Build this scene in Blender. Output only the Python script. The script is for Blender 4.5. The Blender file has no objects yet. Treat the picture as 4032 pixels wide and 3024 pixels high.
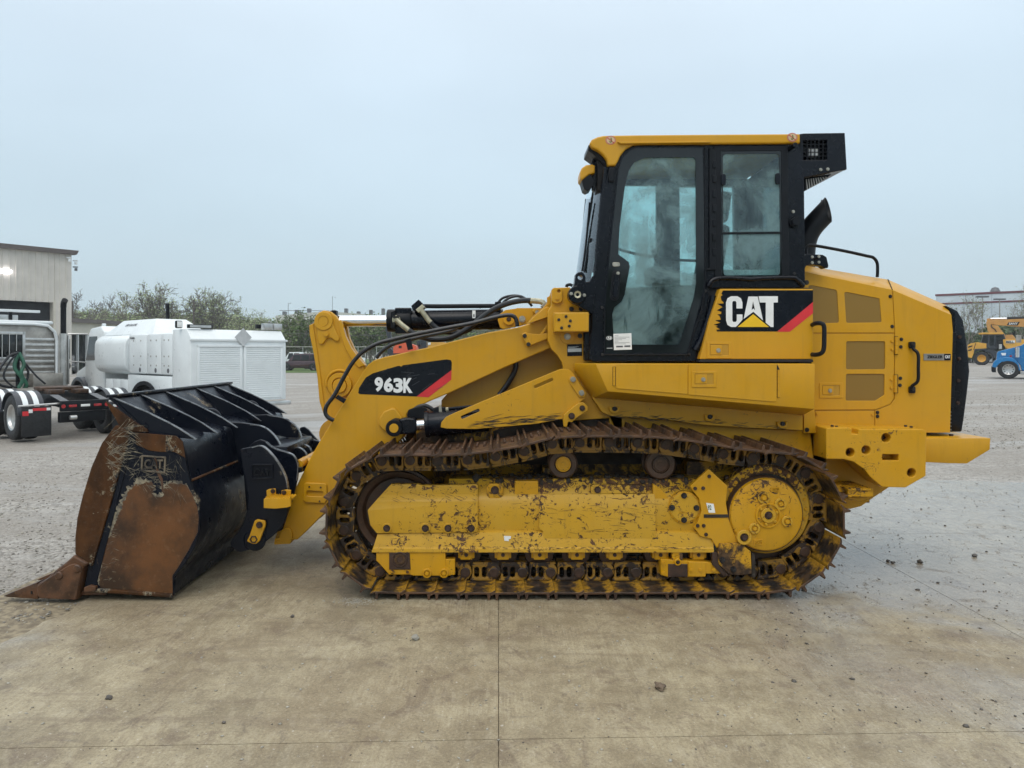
import bpy, bmesh, math, random
from mathutils import Vector, Matrix, Euler, noise
R = math.radians
random.seed(7)
sc = bpy.context.scene
COL = sc.collection

# ------------------------------------------------------------------ camera
CAMH = 1.73
F = 2912.9          # focal length in photograph pixels (26 mm equivalent)
CX, CY = 1963.0, 1389.0
cam_d = bpy.data.cameras.new('camera'); cam = bpy.data.objects.new('camera', cam_d)
COL.objects.link(cam); sc.camera = cam
cam.location = (0, 0, CAMH); cam.rotation_euler = (R(90), 0, 0)
cam_d.sensor_width = 36; cam_d.lens = F/4032*36
cam_d.shift_x = (2016-CX)/4032; cam_d.shift_y = -(1512-CY)/4032
cam_d.clip_end = 3000; cam_d.clip_start = .05

# ------------------------------------------------------------------ world, sun, exposure
w = bpy.data.worlds.new('World'); sc.world = w; w.use_nodes = True
nt = w.node_tree; nt.nodes.clear()
out = nt.nodes.new('ShaderNodeOutputWorld'); bg = nt.nodes.new('ShaderNodeBackground')
sky = nt.nodes.new('ShaderNodeTexSky'); sky.sky_type = 'NISHITA'; sky.sun_disc = False
sky.sun_elevation = R(50); sky.sun_rotation = R(200); sky.air_density = 1.5; sky.dust_density = 6
tc = nt.nodes.new('ShaderNodeTexCoord'); sp = nt.nodes.new('ShaderNodeSeparateXYZ')
nt.links.new(tc.outputs['Generated'], sp.inputs[0])
rp = nt.nodes.new('ShaderNodeValToRGB'); e = rp.color_ramp.elements
e[0].position = 0.0; e[0].color = (5.0, 6.25, 6.9, 1)
e[1].position = 1.0; e[1].color = (16, 15.9, 15.4, 1)
x = e.new(.06); x.color = (5.05, 6.35, 7.05, 1)
x = e.new(.16); x.color = (5.1, 6.45, 7.35, 1)
x = e.new(.32); x.color = (5.7, 6.95, 8.0, 1)
x = e.new(.46); x.color = (6.7, 7.8, 8.85, 1)
nt.links.new(sp.outputs['Z'], rp.inputs[0])
ns = nt.nodes.new('ShaderNodeTexNoise'); ns.inputs['Scale'].default_value = 1.6; ns.inputs['Detail'].default_value = 3
mp = nt.nodes.new('ShaderNodeMapping'); mp.inputs['Scale'].default_value = (1, 1, 2.5)
nt.links.new(tc.outputs['Generated'], mp.inputs[0]); nt.links.new(mp.outputs[0], ns.inputs['Vector'])
mr = nt.nodes.new('ShaderNodeMapRange'); mr.inputs['From Min'].default_value = .3; mr.inputs['From Max'].default_value = .7
mr.inputs['To Min'].default_value = .93; mr.inputs['To Max'].default_value = 1.07
nt.links.new(ns.outputs[0], mr.inputs[0])
vm = nt.nodes.new('ShaderNodeVectorMath'); vm.operation = 'SCALE'
nt.links.new(rp.outputs[0], vm.inputs[0]); nt.links.new(mr.outputs[0], vm.inputs['Scale'])
mx = nt.nodes.new('ShaderNodeMix'); mx.data_type = 'RGBA'; mx.inputs[0].default_value = .93
nt.links.new(sky.outputs[0], mx.inputs[6]); nt.links.new(vm.outputs[0], mx.inputs[7])
nt.links.new(mx.outputs[2], bg.inputs[0]); bg.inputs[1].default_value = .085
nt.links.new(bg.outputs[0], out.inputs[0])
sl = bpy.data.lights.new('sun', 'SUN'); sl.energy = .55; sl.angle = R(35); sl.color = (1, .97, .92)
so = bpy.data.objects.new('sun', sl); COL.objects.link(so)
so.rotation_euler = (R(38), 0, R(-18)); so.location = (0, -5, 20)
sc.view_settings.view_transform = 'Standard'; sc.view_settings.look = 'None'
sc.view_settings.gamma = 1; sc.view_settings.use_curve_mapping = False
sc.view_settings.exposure = 0.5

# ------------------------------------------------------------------ measuring helpers
# P turns a point measured in the photograph into metres on the vertical plane at distance D
def P(sx, sy, D): return ((sx-CX)*D/F, CAMH-(sy-CY)*D/F)
class Zm:
    def __init__(s, ox, oy, k): s.ox, s.oy, s.k = ox, oy, k
    def s(s, x, y): return (s.ox+x*s.k, s.oy+y*s.k)
    def p(s, x, y, D): return P(s.ox+x*s.k, s.oy+y*s.k, D)
    def v(s, x, y, D):
        a = s.p(x, y, D); return Vector((a[0], D, a[1]))
    def L(s, pts, D): return [s.p(x, y, D) for x, y in pts]
    def r(s, r, D): return r*s.k*D/F
zb = Zm(0, 1450, .5877); za = Zm(1100, 1050, .5877); zc = Zm(2200, 480, .5877)
t1 = Zm(1200, 1600, .5425); t2 = Zm(2300, 1600, .5425)
zr = Zm(3000, 1000, .46655); zq = Zm(2900, 1500, .51175); zl = Zm(0, 900, .49729)
zh = Zm(850, 1480, .4341); zv = Zm(1180, 1100, .3616); zy = Zm(1500, 1100, .3707)
z2 = Zm(3600, 1100, .27728); zu = Zm(1080, 1080, .25316); zk = Zm(2150, 500, .5727)
zt = Zm(0, 1200, .33149); zw = Zm(250, 1200, .42948); zs = Zm(2200, 1380, .49729)
def gz(x, y):
    # ground falls gently to the left and rises to the right behind the apron
    s = min(1, max(0, (y-8)/8)); s = s*s*(3-2*s)
    return s*max(-.33, min(.32, .03*(x+1) if x < 0 else .012*x))

# ------------------------------------------------------------------ mesh helpers
def fin(me, smooth=32):
    if smooth:
        me.polygons.foreach_set('use_smooth', [True]*len(me.polygons))
        me.set_sharp_from_angle(angle=R(smooth))
    me.update(); return me
def link(name, me, mat, parent=None, loc=(0, 0, 0), rot=(0, 0, 0)):
    o = bpy.data.objects.new(name, me); COL.objects.link(o)
    if mat is not None and not me.materials:
        me.materials.append(mat)
    if parent is not None: o.parent = parent
    o.location = loc; o.rotation_euler = rot
    return o
def tag(o, label=None, cat=None, group=None, kind=None):
    if label: o['label'] = label
    if cat: o['category'] = cat
    if group: o['group'] = group
    if kind: o['kind'] = kind
    return o
def thing(name, loc, rz=0, **k):
    o = bpy.data.objects.new(name, None); COL.objects.link(o)
    o.location = loc; o.rotation_euler = (0, 0, rz); o.empty_display_size = .2
    return tag(o, **k)
ORG = Vector((0, 0, 0))      # origin of the thing being built: shapes are given in world metres
def setorg(v):
    global ORG
    ORG = Vector(v)
def fillet(pts, r, n=4):
    out = []; N = len(pts)
    rr = r if isinstance(r, (list, tuple)) else [r]*N
    for i in range(N):
        a, b, c = Vector(pts[i-1]), Vector(pts[i]), Vector(pts[(i+1) % N])
        u, v = (a-b), (c-b); lu, lv = u.length, v.length
        if lu < 1e-6 or lv < 1e-6 or rr[i] <= 0: out.append(tuple(b)); continue
        u /= lu; v /= lv
        ang = u.angle(v)
        if ang > R(172): out.append(tuple(b)); continue
        d = min(rr[i]/math.tan(ang/2), lu*.48, lv*.48)
        p, q = b+u*d, b+v*d
        for k in range(n+1):
            t = k/n; out.append(tuple(p*(1-t)**2+b*2*t*(1-t)+q*t*t))
    return out
def curve_mesh(cu):
    o = bpy.data.objects.new('tmp', cu); COL.objects.link(o)
    dg = bpy.context.evaluated_depsgraph_get()
    me = bpy.data.meshes.new_from_object(o.evaluated_get(dg))
    bpy.data.objects.remove(o); bpy.data.curves.remove(cu)
    return me
def area(l): return sum(l[i-1][0]*l[i][1]-l[i][0]*l[i-1][1] for i in range(len(l)))/2
def plate_mesh(loops, y0, y1, bev=.004, org=None):
    """flat plate in the XZ plane between depth y0 and y1; first loop outline, others holes"""
    org = ORG if org is None else Vector(org)
    cu = bpy.data.curves.new('c', 'CURVE'); cu.dimensions = '2D'; cu.fill_mode = 'BOTH'
    T = abs(y1-y0); bev = min(bev, T*.45)
    for k, l in enumerate(loops):
        s = cu.splines.new('POLY'); s.points.add(len(l)-1); s.use_cyclic_u = True
        if (area(l) > 0) != (k == 0): l = l[::-1]
        for p, q in zip(s.points, l): p.co = (q[0], q[1], 0, 1)
    cu.extrude = T/2-bev; cu.bevel_depth = bev; cu.bevel_resolution = 1; cu.offset = -bev
    me = curve_mesh(cu)
    ym = (y0+y1)/2
    M = Matrix(((1, 0, 0, -org.x), (0, 0, -1, ym-org.y), (0, 1, 0, -org.z), (0, 0, 0, 1)))
    me.transform(M)
    bm = bmesh.new(); bm.from_mesh(me); bmesh.ops.remove_doubles(bm, verts=bm.verts, dist=1e-5)
    bmesh.ops.recalc_face_normals(bm, faces=bm.faces); bm.to_mesh(me); bm.free()
    return fin(me, 21)
def plate(name, loops, y0, y1, mat, parent, bev=.004):
    if isinstance(loops[0][0], (int, float)): loops = [loops]
    return link(name, plate_mesh(loops, y0, y1, bev), mat, parent)
def catmull(pts, n=6):
    pts = [Vector(p) for p in pts]; P_ = [pts[0]*2-pts[1]]+pts+[pts[-1]*2-pts[-2]]; o = []
    for i in range(1, len(P_)-2):
        a, b, c, d = P_[i-1:i+3]
        for k in range(n):
            t = k/n
            o.append(.5*((2*b)+(c-a)*t+(2*a-5*b+4*c-d)*t*t+(3*b-a-3*c+d)*t**3))
    o.append(pts[-1]); return o
def merge(items, name='mass', smooth=0):
    """one mesh out of many transformed copies: items are (mesh, matrix)"""
    import numpy as np
    cache = {}; V, Lv, Ls = [], [], []; off = 0
    for me, Mx in items:
        if me.name not in cache:
            a = np.empty(len(me.vertices)*3, 'f'); me.vertices.foreach_get('co', a)
            b = np.empty(len(me.loops), 'i'); me.loops.foreach_get('vertex_index', b)
            c = np.empty(len(me.polygons), 'i'); me.polygons.foreach_get('loop_total', c)
            cache[me.name] = (a.reshape(-1, 3), b, c)
        a, b, c = cache[me.name]; m = np.array(Mx, 'f')
        V.append(a @ m[:3, :3].T+m[:3, 3]); Lv.append(b+off); Ls.append(c); off += len(a)
    V = np.concatenate(V); Lv = np.concatenate(Lv); Ls = np.concatenate(Ls)
    me = bpy.data.meshes.new(name); me.vertices.add(len(V)); me.vertices.foreach_set('co', V.ravel())
    me.loops.add(len(Lv)); me.loops.foreach_set('vertex_index', Lv)
    st = np.concatenate(([0], np.cumsum(Ls)[:-1])).astype('i')
    me.polygons.add(len(Ls)); me.polygons.foreach_set('loop_start', st); me.polygons.foreach_set('loop_total', Ls.astype('i'))
    me.update(calc_edges=True); me.validate()
    if smooth: fin(me, smooth)
    return me
class MB:
    def __init__(s): s.bm = bmesh.new()
    def face(s, vs):
        try: return s.bm.faces.new(vs)
        except ValueError: return None
    def poly(s, verts, faces):
        v = [s.bm.verts.new(p) for p in verts]
        for f in faces: s.face([v[i] for i in f])
        return s
    def box(s, x0, x1, y0, y1, z0, z1, M=None):
        p = [Vector((x, y, z)) for x in (x0, x1) for y in (y0, y1) for z in (z0, z1)]
        if M is not None: p = [M @ q for q in p]
        return s.poly(p, [(0, 1, 3, 2), (4, 6, 7, 5), (0, 4, 5, 1), (2, 3, 7, 6), (0, 2, 6, 4), (1, 5, 7, 3)])
    def hexa(s, p):       # 8 corners: front loop 4, back loop 4
        return s.poly(p, [(0, 1, 2, 3), (7, 6, 5, 4), (0, 4, 5, 1), (1, 5, 6, 2), (2, 6, 7, 3), (3, 7, 4, 0)])
    def prism(s, pts, y0, y1):
        n = len(pts)
        v = [s.bm.verts.new((x, y0, z)) for x, z in pts]+[s.bm.verts.new((x, y1, z)) for x, z in pts]
        s.face(v[:n]); s.face(v[n:][::-1])
        for i in range(n): s.face([v[i], v[n+i], v[n+(i+1) % n], v[(i+1) % n]])
        return s
    def prismx(s, pts, x0, x1):   # profile in (y,z) swept along x
        n = len(pts)
        v = [s.bm.verts.new((x0, y, z)) for y, z in pts]+[s.bm.verts.new((x1, y, z)) for y, z in pts]
        s.face(v[:n]); s.face(v[n:][::-1])
        for i in range(n): s.face([v[i], v[n+i], v[n+(i+1) % n], v[(i+1) % n]])
        return s
    def cyl(s, a, b, r, r2=None, n=16, caps=True):
        a, b = Vector(a), Vector(b); r2 = r if r2 is None else r2
        d = (b-a).normalized(); u = d.orthogonal().normalized(); w_ = d.cross(u)
        A = [s.bm.verts.new(a+(u*math.cos(6.2832*i/n)+w_*math.sin(6.2832*i/n))*r) for i in range(n)]
        B = [s.bm.verts.new(b+(u*math.cos(6.2832*i/n)+w_*math.sin(6.2832*i/n))*r2) for i in range(n)]
        for i in range(n): s.face([A[i], A[(i+1) % n], B[(i+1) % n], B[i]])
        if caps: s.face(A[::-1]); s.face(B)
        return s
    def lathe(s, c, prof, n=32, axis='Y', caps=True):
        """prof: (radius, offset) pairs about an axis through c"""
        c = Vector(c); rings = []
        for r, o in prof:
            ring = []
            for i in range(n):
                a = 6.28318*i/n
                q = {'Y': (r*math.cos(a), o, r*math.sin(a)), 'X': (o, r*math.cos(a), r*math.sin(a)), 'Z': (r*math.cos(a), r*math.sin(a), o)}[axis]
                ring.append(s.bm.verts.new(c+Vector(q)))
            rings.append(ring)
        for A, B in zip(rings, rings[1:]):
            for i in range(n): s.face([A[i], A[(i+1) % n], B[(i+1) % n], B[i]])
        if caps: s.face(rings[0]); s.face(rings[-1][::-1])
        return s
    def tube(s, pts, r, n=8, smooth=0):
        if smooth: pts = catmull(pts, smooth)
        pts = [Vector(p) for p in pts]; rings = []; u = None
        for i, p in enumerate(pts):
            d = (pts[min(i+1, len(pts)-1)]-pts[max(i-1, 0)]).normalized()
            if u is None: u = d.orthogonal().normalized()
            u = (u-d*u.dot(d)).normalized(); w_ = d.cross(u)
            rr = r(i/(len(pts)-1)) if callable(r) else r
            rings.append([s.bm.verts.new(p+(u*math.cos(6.2832*k/n)+w_*math.sin(6.2832*k/n))*rr) for k in range(n)])
        for A, B in zip(rings, rings[1:]):
            for i in range(n): s.face([A[i], A[(i+1) % n], B[(i+1) % n], B[i]])
        s.face(rings[0][::-1]); s.face(rings[-1])
        return s
    def add(s, me, M=None):
        k = len(s.bm.verts); s.bm.from_mesh(me)
        if M is not None:
            s.bm.verts.ensure_lookup_table(); bmesh.ops.transform(s.bm, matrix=M, verts=s.bm.verts[k:])
        return s
    def mesh(s, bevel=0, smooth=32, shift=True, seg=2, name='m'):
        bm = s.bm
        bmesh.ops.recalc_face_normals(bm, faces=bm.faces)
        if bevel:
            bm.edges.ensure_lookup_table()
            es = [e_ for e_ in bm.edges if len(e_.link_faces) == 2 and e_.calc_face_angle(0) > R(28)]
            bmesh.ops.bevel(bm, geom=es, offset=bevel, segments=seg, affect='EDGES', profile=.5, clamp_overlap=True)
        if bevel and smooth: smooth = min(smooth, 24)
        if shift: bmesh.ops.translate(bm, vec=-ORG, verts=bm.verts)
        me = bpy.data.meshes.new(name); bm.to_mesh(me); bm.free()
        return fin(me, smooth)
    def build(s, name, mat, parent=None, bevel=0, smooth=32, shift=True, seg=2):
        return link(name, s.mesh(bevel, smooth, shift, seg, name), mat, parent)
def tube(name, pts, r, mat, parent, n=10, smooth=6): return MB().tube(pts, r, n, smooth).build(name, mat, parent)
def circ(c, r, n=28, a0=0): return [(c[0]+r*math.cos(a0+6.28318*i/n), c[1]+r*math.sin(a0+6.28318*i/n)) for i in range(n)]
def slot(a, b, r, n=8):
    a, b = Vector(a), Vector(b); d = (b-a).normalized(); th = math.atan2(d.y, d.x); o = []
    for i in range(n+1):
        t = th+math.pi/2+math.pi*i/n; o.append((a.x+r*math.cos(t), a.y+r*math.sin(t)))
    for i in range(n+1):
        t = th-math.pi/2+math.pi*i/n; o.append((b.x+r*math.cos(t), b.y+r*math.sin(t)))
    return o
def text_mesh(body, h, depth=.002, bold=0.0, sx=1.0):
    """letters in the XZ plane facing -Y, origin at lower left"""
    cu = bpy.data.curves.new('t', 'FONT'); cu.body = body; cu.size = 1; cu.extrude = depth/h/2 if h else 0
    cu.offset = bold; cu.resolution_u = 4
    me = curve_mesh(cu)
    xs = [v.co.x for v in me.vertices]; ys = [v.co.y for v in me.vertices]
    k = h/(max(ys)-min(ys))
    me.transform(Matrix(((k*sx, 0, 0, -min(xs)*k*sx), (0, 0, -k, 0), (0, k, 0, -min(ys)*k), (0, 0, 0, 1))))
    return me, (max(xs)-min(xs))*k*sx
def text(name, body, x, z, y, h, mat, parent, width=None, bold=.02, slant=0, depth=.002, sx=1):
    me, wd = text_mesh(body, h, depth, bold, sx)
    k = (width/wd) if width else 1
    me.transform(Matrix(((k, 0, slant, x-ORG.x), (0, 1, 0, y-ORG.y), (0, 0, 1, z-ORG.z), (0, 0, 0, 1))))
    return link(name, me, mat, parent)

# ------------------------------------------------------------------ materials
class N:
    def __init__(s, name):
        s.m = bpy.data.materials.new(name); s.m.use_nodes = True; s.t = s.m.node_tree
        s.b = s.t.nodes['Principled BSDF']; s.o = s.t.nodes['Material Output']; s.pos = None
    def n(s, typ, **k):
        x = s.t.nodes.new(typ)
        for a, b in k.items():
            if a.startswith('i_'): x.inputs[int(a[2:])].default_value = b
            else: setattr(x, a, b)
        return x
    def l(s, a, b): s.t.links.new(a, b)
    def vec(s, scale=(1, 1, 1), rot=(0, 0, 0), obj=False):
        if obj: src = s.n('ShaderNodeTexCoord').outputs['Object']
        else: src = s.n('ShaderNodeNewGeometry').outputs['Position']
        m = s.n('ShaderNodeMapping'); m.inputs['Scale'].default_value = scale; m.inputs['Rotation'].default_value = rot
        s.l(src, m.inputs[0]); return m.outputs[0]
    def noise(s, scale, detail=4, rough=.55, vec=None, dist=0):
        x = s.n('ShaderNodeTexNoise'); x.inputs['Scale'].default_value = scale; x.inputs['Detail'].default_value = detail
        x.inputs['Roughness'].default_value = rough; x.inputs['Distortion'].default_value = dist
        s.l(vec if vec is not None else s.vec(), x.inputs['Vector']); return x.outputs[0]
    def ramp(s, src, a, b, lo=0, hi=1):
        x = s.n('ShaderNodeMapRange'); x.interpolation_type = 'SMOOTHSTEP'
        for i, v in enumerate((a, b, lo, hi)): x.inputs[i+1].default_value = v
        s.l(src, x.inputs[0]); return x.outputs[0]
    def mix(s, fac, a, b, mode='MIX'):
        x = s.n('ShaderNodeMix', data_type='RGBA', blend_type=mode)
        for k, v in ((0, fac), (6, a), (7, b)):
            if hasattr(v, 'links'): s.l(v, x.inputs[k])
            elif k: x.inputs[k].default_value = (*v[:3], 1)
            else: x.inputs[k].default_value = v
        return x.outputs[2]
    def math(s, op, a, b=0):
        x = s.n('ShaderNodeMath', operation=op)
        for k, v in ((0, a), (1, b)):
            if hasattr(v, 'links'): s.l(v, x.inputs[k])
            else: x.inputs[k].default_value = v
        return x.outputs[0]
    def col(s, c):
        if hasattr(c, 'links'): s.l(c, s.b.inputs['Base Color'])
        else: s.b.inputs['Base Color'].default_value = (*c[:3], 1)
    def set(s, k, v):
        if hasattr(v, 'links'): s.l(v, s.b.inputs[k])
        else: s.b.inputs[k].default_value = v
    def bump(s, h, strength=.3, dist=.01):
        x = s.n('ShaderNodeBump'); x.inputs['Strength'].default_value = strength; x.inputs['Distance'].default_value = dist
        s.l(h, x.inputs['Height']); s.l(x.outputs[0], s.b.inputs['Normal'])

def plain(name, c, rough=.5, metal=0, var=.15, scale=3, bump=0, coat=0, bscale=60):
    m = N(name)
    n = m.noise(scale, 5, .6)
    k = m.ramp(n, .3, .7, 1-var, 1+var)
    v = m.n('ShaderNodeVectorMath', operation='SCALE'); v.inputs[0].default_value = c; m.l(k, v.inputs['Scale'])
    m.col(v.outputs[0]); m.set('Roughness', m.ramp(m.noise(scale*3, 4), .3, .7, rough*.85, min(1, rough*1.15)))
    m.set('Metallic', metal)
    if coat: m.set('Coat Weight', coat); m.set('Coat Roughness', .08)
    if bump: m.bump(m.noise(bscale, 4), bump, .004)
    return m.m
YEL = (.58, .29, .004)
def yellow(name, chips=0.0, grime=.25, c=YEL, rough=.36, chip_col=(.045, .022, .012), z0=None, mud=0, ledge=0):
    """enamel paint with road film, rain streaks and chips"""
    m = N(name)
    film = m.ramp(m.noise(1.5, 7, .62, m.vec((1, 1, .8)), .7), .42, .58)
    streak = m.ramp(m.noise(5, 4, .6, m.vec((3.2, 3.2, .35))), .5, .8)
    base = m.mix(m.math('MULTIPLY', film, .30), c, (c[0]*1.0, c[1]*1.10, c[2]+.028))
    dust = m.ramp(m.noise(9, 8, .75), .45, .75); base = m.mix(m.math('MULTIPLY', dust, .14), base, (.30, .19, .07))
    base = m.mix(m.math('MULTIPLY', streak, grime), base, (c[0]*.62, c[1]*.66, c[2]*1.4))
    run = m.ramp(m.noise(1, 5, .62, m.vec((26, 26, 1.1))), .60, .74)
    base = m.mix(m.math('MULTIPLY', run, .22), base, (.33, .19, .03))
    rub = m.ramp(m.noise(1, 6, .7, m.vec((9, 9, 34), (0, .25, 0)), .8), .67, .71)
    base = m.mix(m.math('MULTIPLY', rub, .30), base, (.26, .15, .04))
    speck = m.ramp(m.noise(95, 3, .7), .66, .72)
    base = m.mix(m.math('MULTIPLY', speck, .30), base, (.16, .09, .03))
    rgh = m.ramp(m.noise(7, 5), .3, .7, rough*.8, rough*1.25)
    h = m.noise(260, 2)
    if chips > 0:
        big = m.noise(2.3, 4, .6)
        sc1 = m.noise(24, 8, .74, m.vec((1, 1, 1), (0, .5, 0)), 1.0)
        sc2 = m.noise(46, 7, .7, m.vec((.22, 1, 1.9), (0, .35, 0)), .5)
        t = m.math('ADD', m.math('MULTIPLY', m.math('SUBTRACT', big, .5), .55), sc1)
        if ledge:   # knocked by stones along the top ledge
            gg = m.n('ShaderNodeSeparateXYZ'); m.l(m.n('ShaderNodeNewGeometry').outputs['Position'], gg.inputs[0])
            lz = m.math('MULTIPLY', m.ramp(gg.outputs['Z'], .685, .77), .10); t = m.math('ADD', t, lz)
        a = m.ramp(t, .76-chips*.24, .775-chips*.24)
        t2_ = m.math('ADD', m.math('MULTIPLY', m.math('SUBTRACT', big, .5), .4), sc2)
        b = m.ramp(t2_, .77-chips*.19, .785-chips*.19)
        mask = m.math('MAXIMUM', a, b)
        base = m.mix(mask, base, m.mix(m.ramp(m.noise(25, 4), .4, .6), chip_col, (.11, .05, .02)))
        rgh = m.math('ADD', rgh, m.math('MULTIPLY', mask, .35))
        m.bump(m.math('SUBTRACT', h, m.math('MULTIPLY', mask, 2.0)), .35, .0016)
    if mud:   # oily soil film that has settled in patches
        md = m.ramp(m.math('ADD', m.noise(4.5, 8, .7, dist=.6), 0), .62-mud*.25, .72-mud*.25)
        soil = m.mix(m.ramp(m.noise(30, 5), .35, .65), (.03, .017, .009), (.10, .055, .025))
        base = m.mix(md, base, soil); rgh = m.math('ADD', rgh, m.math('MULTIPLY', md, .3))
    m.col(base); m.set('Roughness', rgh)
    if chips == 0: m.bump(h, .06, .001)
    m.set('Coat Weight', .06); m.set('Coat Roughness', .18); m.set('Specular IOR Level', .38)
    return m.m
def steel_mud(name, a=(.085, .040, .018), b=(.028, .015, .009), c=None, cov=.3, rough=.55, scale=9, zscale=1):
    m = N(name)
    k = m.ramp(m.noise(scale, 7, .65), .35, .65)
    base = m.mix(k, b, a)
    base = m.mix(m.math('MULTIPLY', m.ramp(m.noise(scale*9, 4, .7), .55, .7), .5), base, (.16, .085, .04))
    if c is not None:
        t = m.ramp(m.noise(scale*.75, 9, .72, dist=.8), .56-cov*.3, .60-cov*.3)
        base = m.mix(t, base, c)
    m.col(base); m.set('Roughness', m.ramp(m.noise(scale*2, 4), .3, .7, rough*.7, min(1, rough*1.3)))
    m.bump(m.noise(scale*7, 7, .7), .5, .004)
    return m.m
M = {}
M['yel'] = yellow('yellow_enamel')
M['yel_shade'] = yellow('yellow_enamel_shaded', grime=.5, c=(.46, .245, .016))  # grimier, darker copy of the enamel: shade of inner parts put into colour
M['yel_chip'] = yellow('yellow_enamel_chipped', chips=.35, grime=.3)
M['yel_worn'] = yellow('yellow_enamel_scraped', chips=.66, ledge=1, grime=.35, c=(.56, .31, .018))
M['yel_hub'] = yellow('yellow_enamel_hub', chips=.60, grime=.4)
M['yel_mud'] = yellow('yellow_enamel_muddy', chips=.75, grime=.5, mud=.35)
M['yel_mud2'] = yellow('yellow_enamel_very_muddy', chips=.9, grime=.5, mud=.72)
M['black'] = plain('black_enamel', (.0025, .004, .008), .26, 0, .3, 4, coat=.05)
M['black'].node_tree.nodes['Principled BSDF'].inputs['Specular IOR Level'].default_value = .26
M['black_m'] = plain('black_satin', (.0045, .006, .009), .42, 0, .3, 5, .1)
M['black_m'].node_tree.nodes['Principled BSDF'].inputs['Specular IOR Level'].default_value = .25
M['rubber'] = plain('rubber', (.010, .011, .013), .62, 0, .3, 8, .2)
M['hose'] = plain('hose_rubber', (.008, .010, .014), .33, 0, .3, 8, .15)
M['chrome'] = plain('chrome_rod', (.80, .80, .82), .13, 1, .05, 3)
M['steel'] = plain('zinc_steel', (.42, .40, .34), .38, .8, .2, 30)
M['zinc'] = plain('zinc_fitting', (.45, .42, .30), .35, .6, .25, 20)
M['bolt'] = plain('rusty_bolt', (.055, .032, .024), .55, .3, .4, 40)
M['bolt_dk'] = plain('dark_bolt', (.03, .028, .028), .45, .4, .4, 40)
M['track'] = steel_mud('track_shoe_steel')
M['link'] = steel_mud('track_link_steel', a=(.04, .022, .012), b=(.016, .01, .007), c=(.30, .155, .016), cov=.24, rough=.5, scale=11)
M['pin'] = steel_mud('track_pin_steel', a=(.06, .03, .018), b=(.03, .017, .012), rough=.5, scale=14)
M['roller'] = steel_mud('roller_steel', a=(.075, .036, .018), b=(.035, .02, .012), rough=.5, scale=6)
M['soil'] = steel_mud('packed_soil', a=(.05, .04, .03), b=(.018, .014, .01), rough=.9, scale=14)
M['white'] = plain('white_paint', (.74, .78, .79), .32, 0, .04, 2, coat=.2)
M['white_decal'] = plain('white_vinyl', (.80, .81, .80), .4, 0, .05, 9)
M['red_decal'] = plain('red_vinyl', (.62, .028, .035), .35, 0, .1, 9)
M['yel_decal'] = plain('yellow_vinyl', (.80, .50, .01), .35, 0, .05, 9)
M['lamp_red'] = plain('red_lens', (.35, .012, .015), .2, 0, .2, 9, coat=.5)
M['alu'] = plain('aluminium', (.55, .55, .54), .35, .85, .15, 4)
M['alu_dirty'] = plain('dull_aluminium', (.36, .34, .31), .45, .7, .25, 3, .15)
M['blackhole'] = plain('dark_interior', (.006, .006, .007), .8, 0, .2, 4)
M['grey_pl'] = plain('grey_plastic', (.10, .105, .115), .5, 0, .1, 4)
def shoe_mat():
    """inner face of the pads: paint left at the edges, bare and oily in the middle, brown earth over the steel"""
    m = N('track_pad_paint_and_soil')
    k = m.ramp(m.noise(9, 7, .65), .35, .65)
    steel = m.mix(k, (.030, .016, .010), (.095, .045, .020))
    steel = m.mix(m.math('MULTIPLY', m.ramp(m.noise(80, 4, .7), .55, .7), .4), steel, (.17, .09, .04))
    tcn = m.n('ShaderNodeTexCoord'); g = m.n('ShaderNodeSeparateXYZ'); m.l(tcn.outputs['Object'], g.inputs[0])
    nrm = m.n('ShaderNodeSeparateXYZ'); m.l(tcn.outputs['Normal'], nrm.inputs[0])
    inner = m.ramp(nrm.outputs['Z'], .6, .9)
    ed = m.math('ABSOLUTE', m.math('SUBTRACT', g.outputs['X'], .105))
    pnt = m.math('ADD', m.math('MULTIPLY', ed, 3.0), m.math('MULTIPLY', m.noise(16, 8, .75), 1.0))
    pm = m.math('MULTIPLY', m.ramp(pnt, .61, .80), inner)
    oil = m.mix(m.ramp(m.noise(14, 5), .4, .7), (.012, .010, .009), (.07, .04, .02))
    base = m.mix(inner, steel, oil)
    base = m.mix(m.math('MULTIPLY', pm, m.ramp(m.noise(22, 7, .7), .30, .62, .35, .95)), base, (.46, .24, .014))
    m.col(base); m.set('Roughness', m.ramp(m.noise(20, 4), .3, .7, .35, .7))
    m.bump(m.noise(60, 7, .7), .5, .003)
    return m.m
M['shoe'] = shoe_mat()
def mesh_grille(name, c):
    m = N(name)
    v = m.n('ShaderNodeTexVoronoi', feature='DISTANCE_TO_EDGE'); v.inputs['Scale'].default_value = 1
    v.inputs['Randomness'].default_value = 0
    m.l(m.vec((75, 75, 75), (0, R(45), 0)), v.inputs['Vector'])
    k = m.ramp(v.outputs['Distance'], .16, .24)
    m.col(m.mix(k, c, (.07, .042, .008))); m.set('Roughness', .5)
    m.bump(k, -.5, .002)
    return m.m
M['grille'] = mesh_grille('perforated_sheet', (.235, .135, .018))
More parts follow.
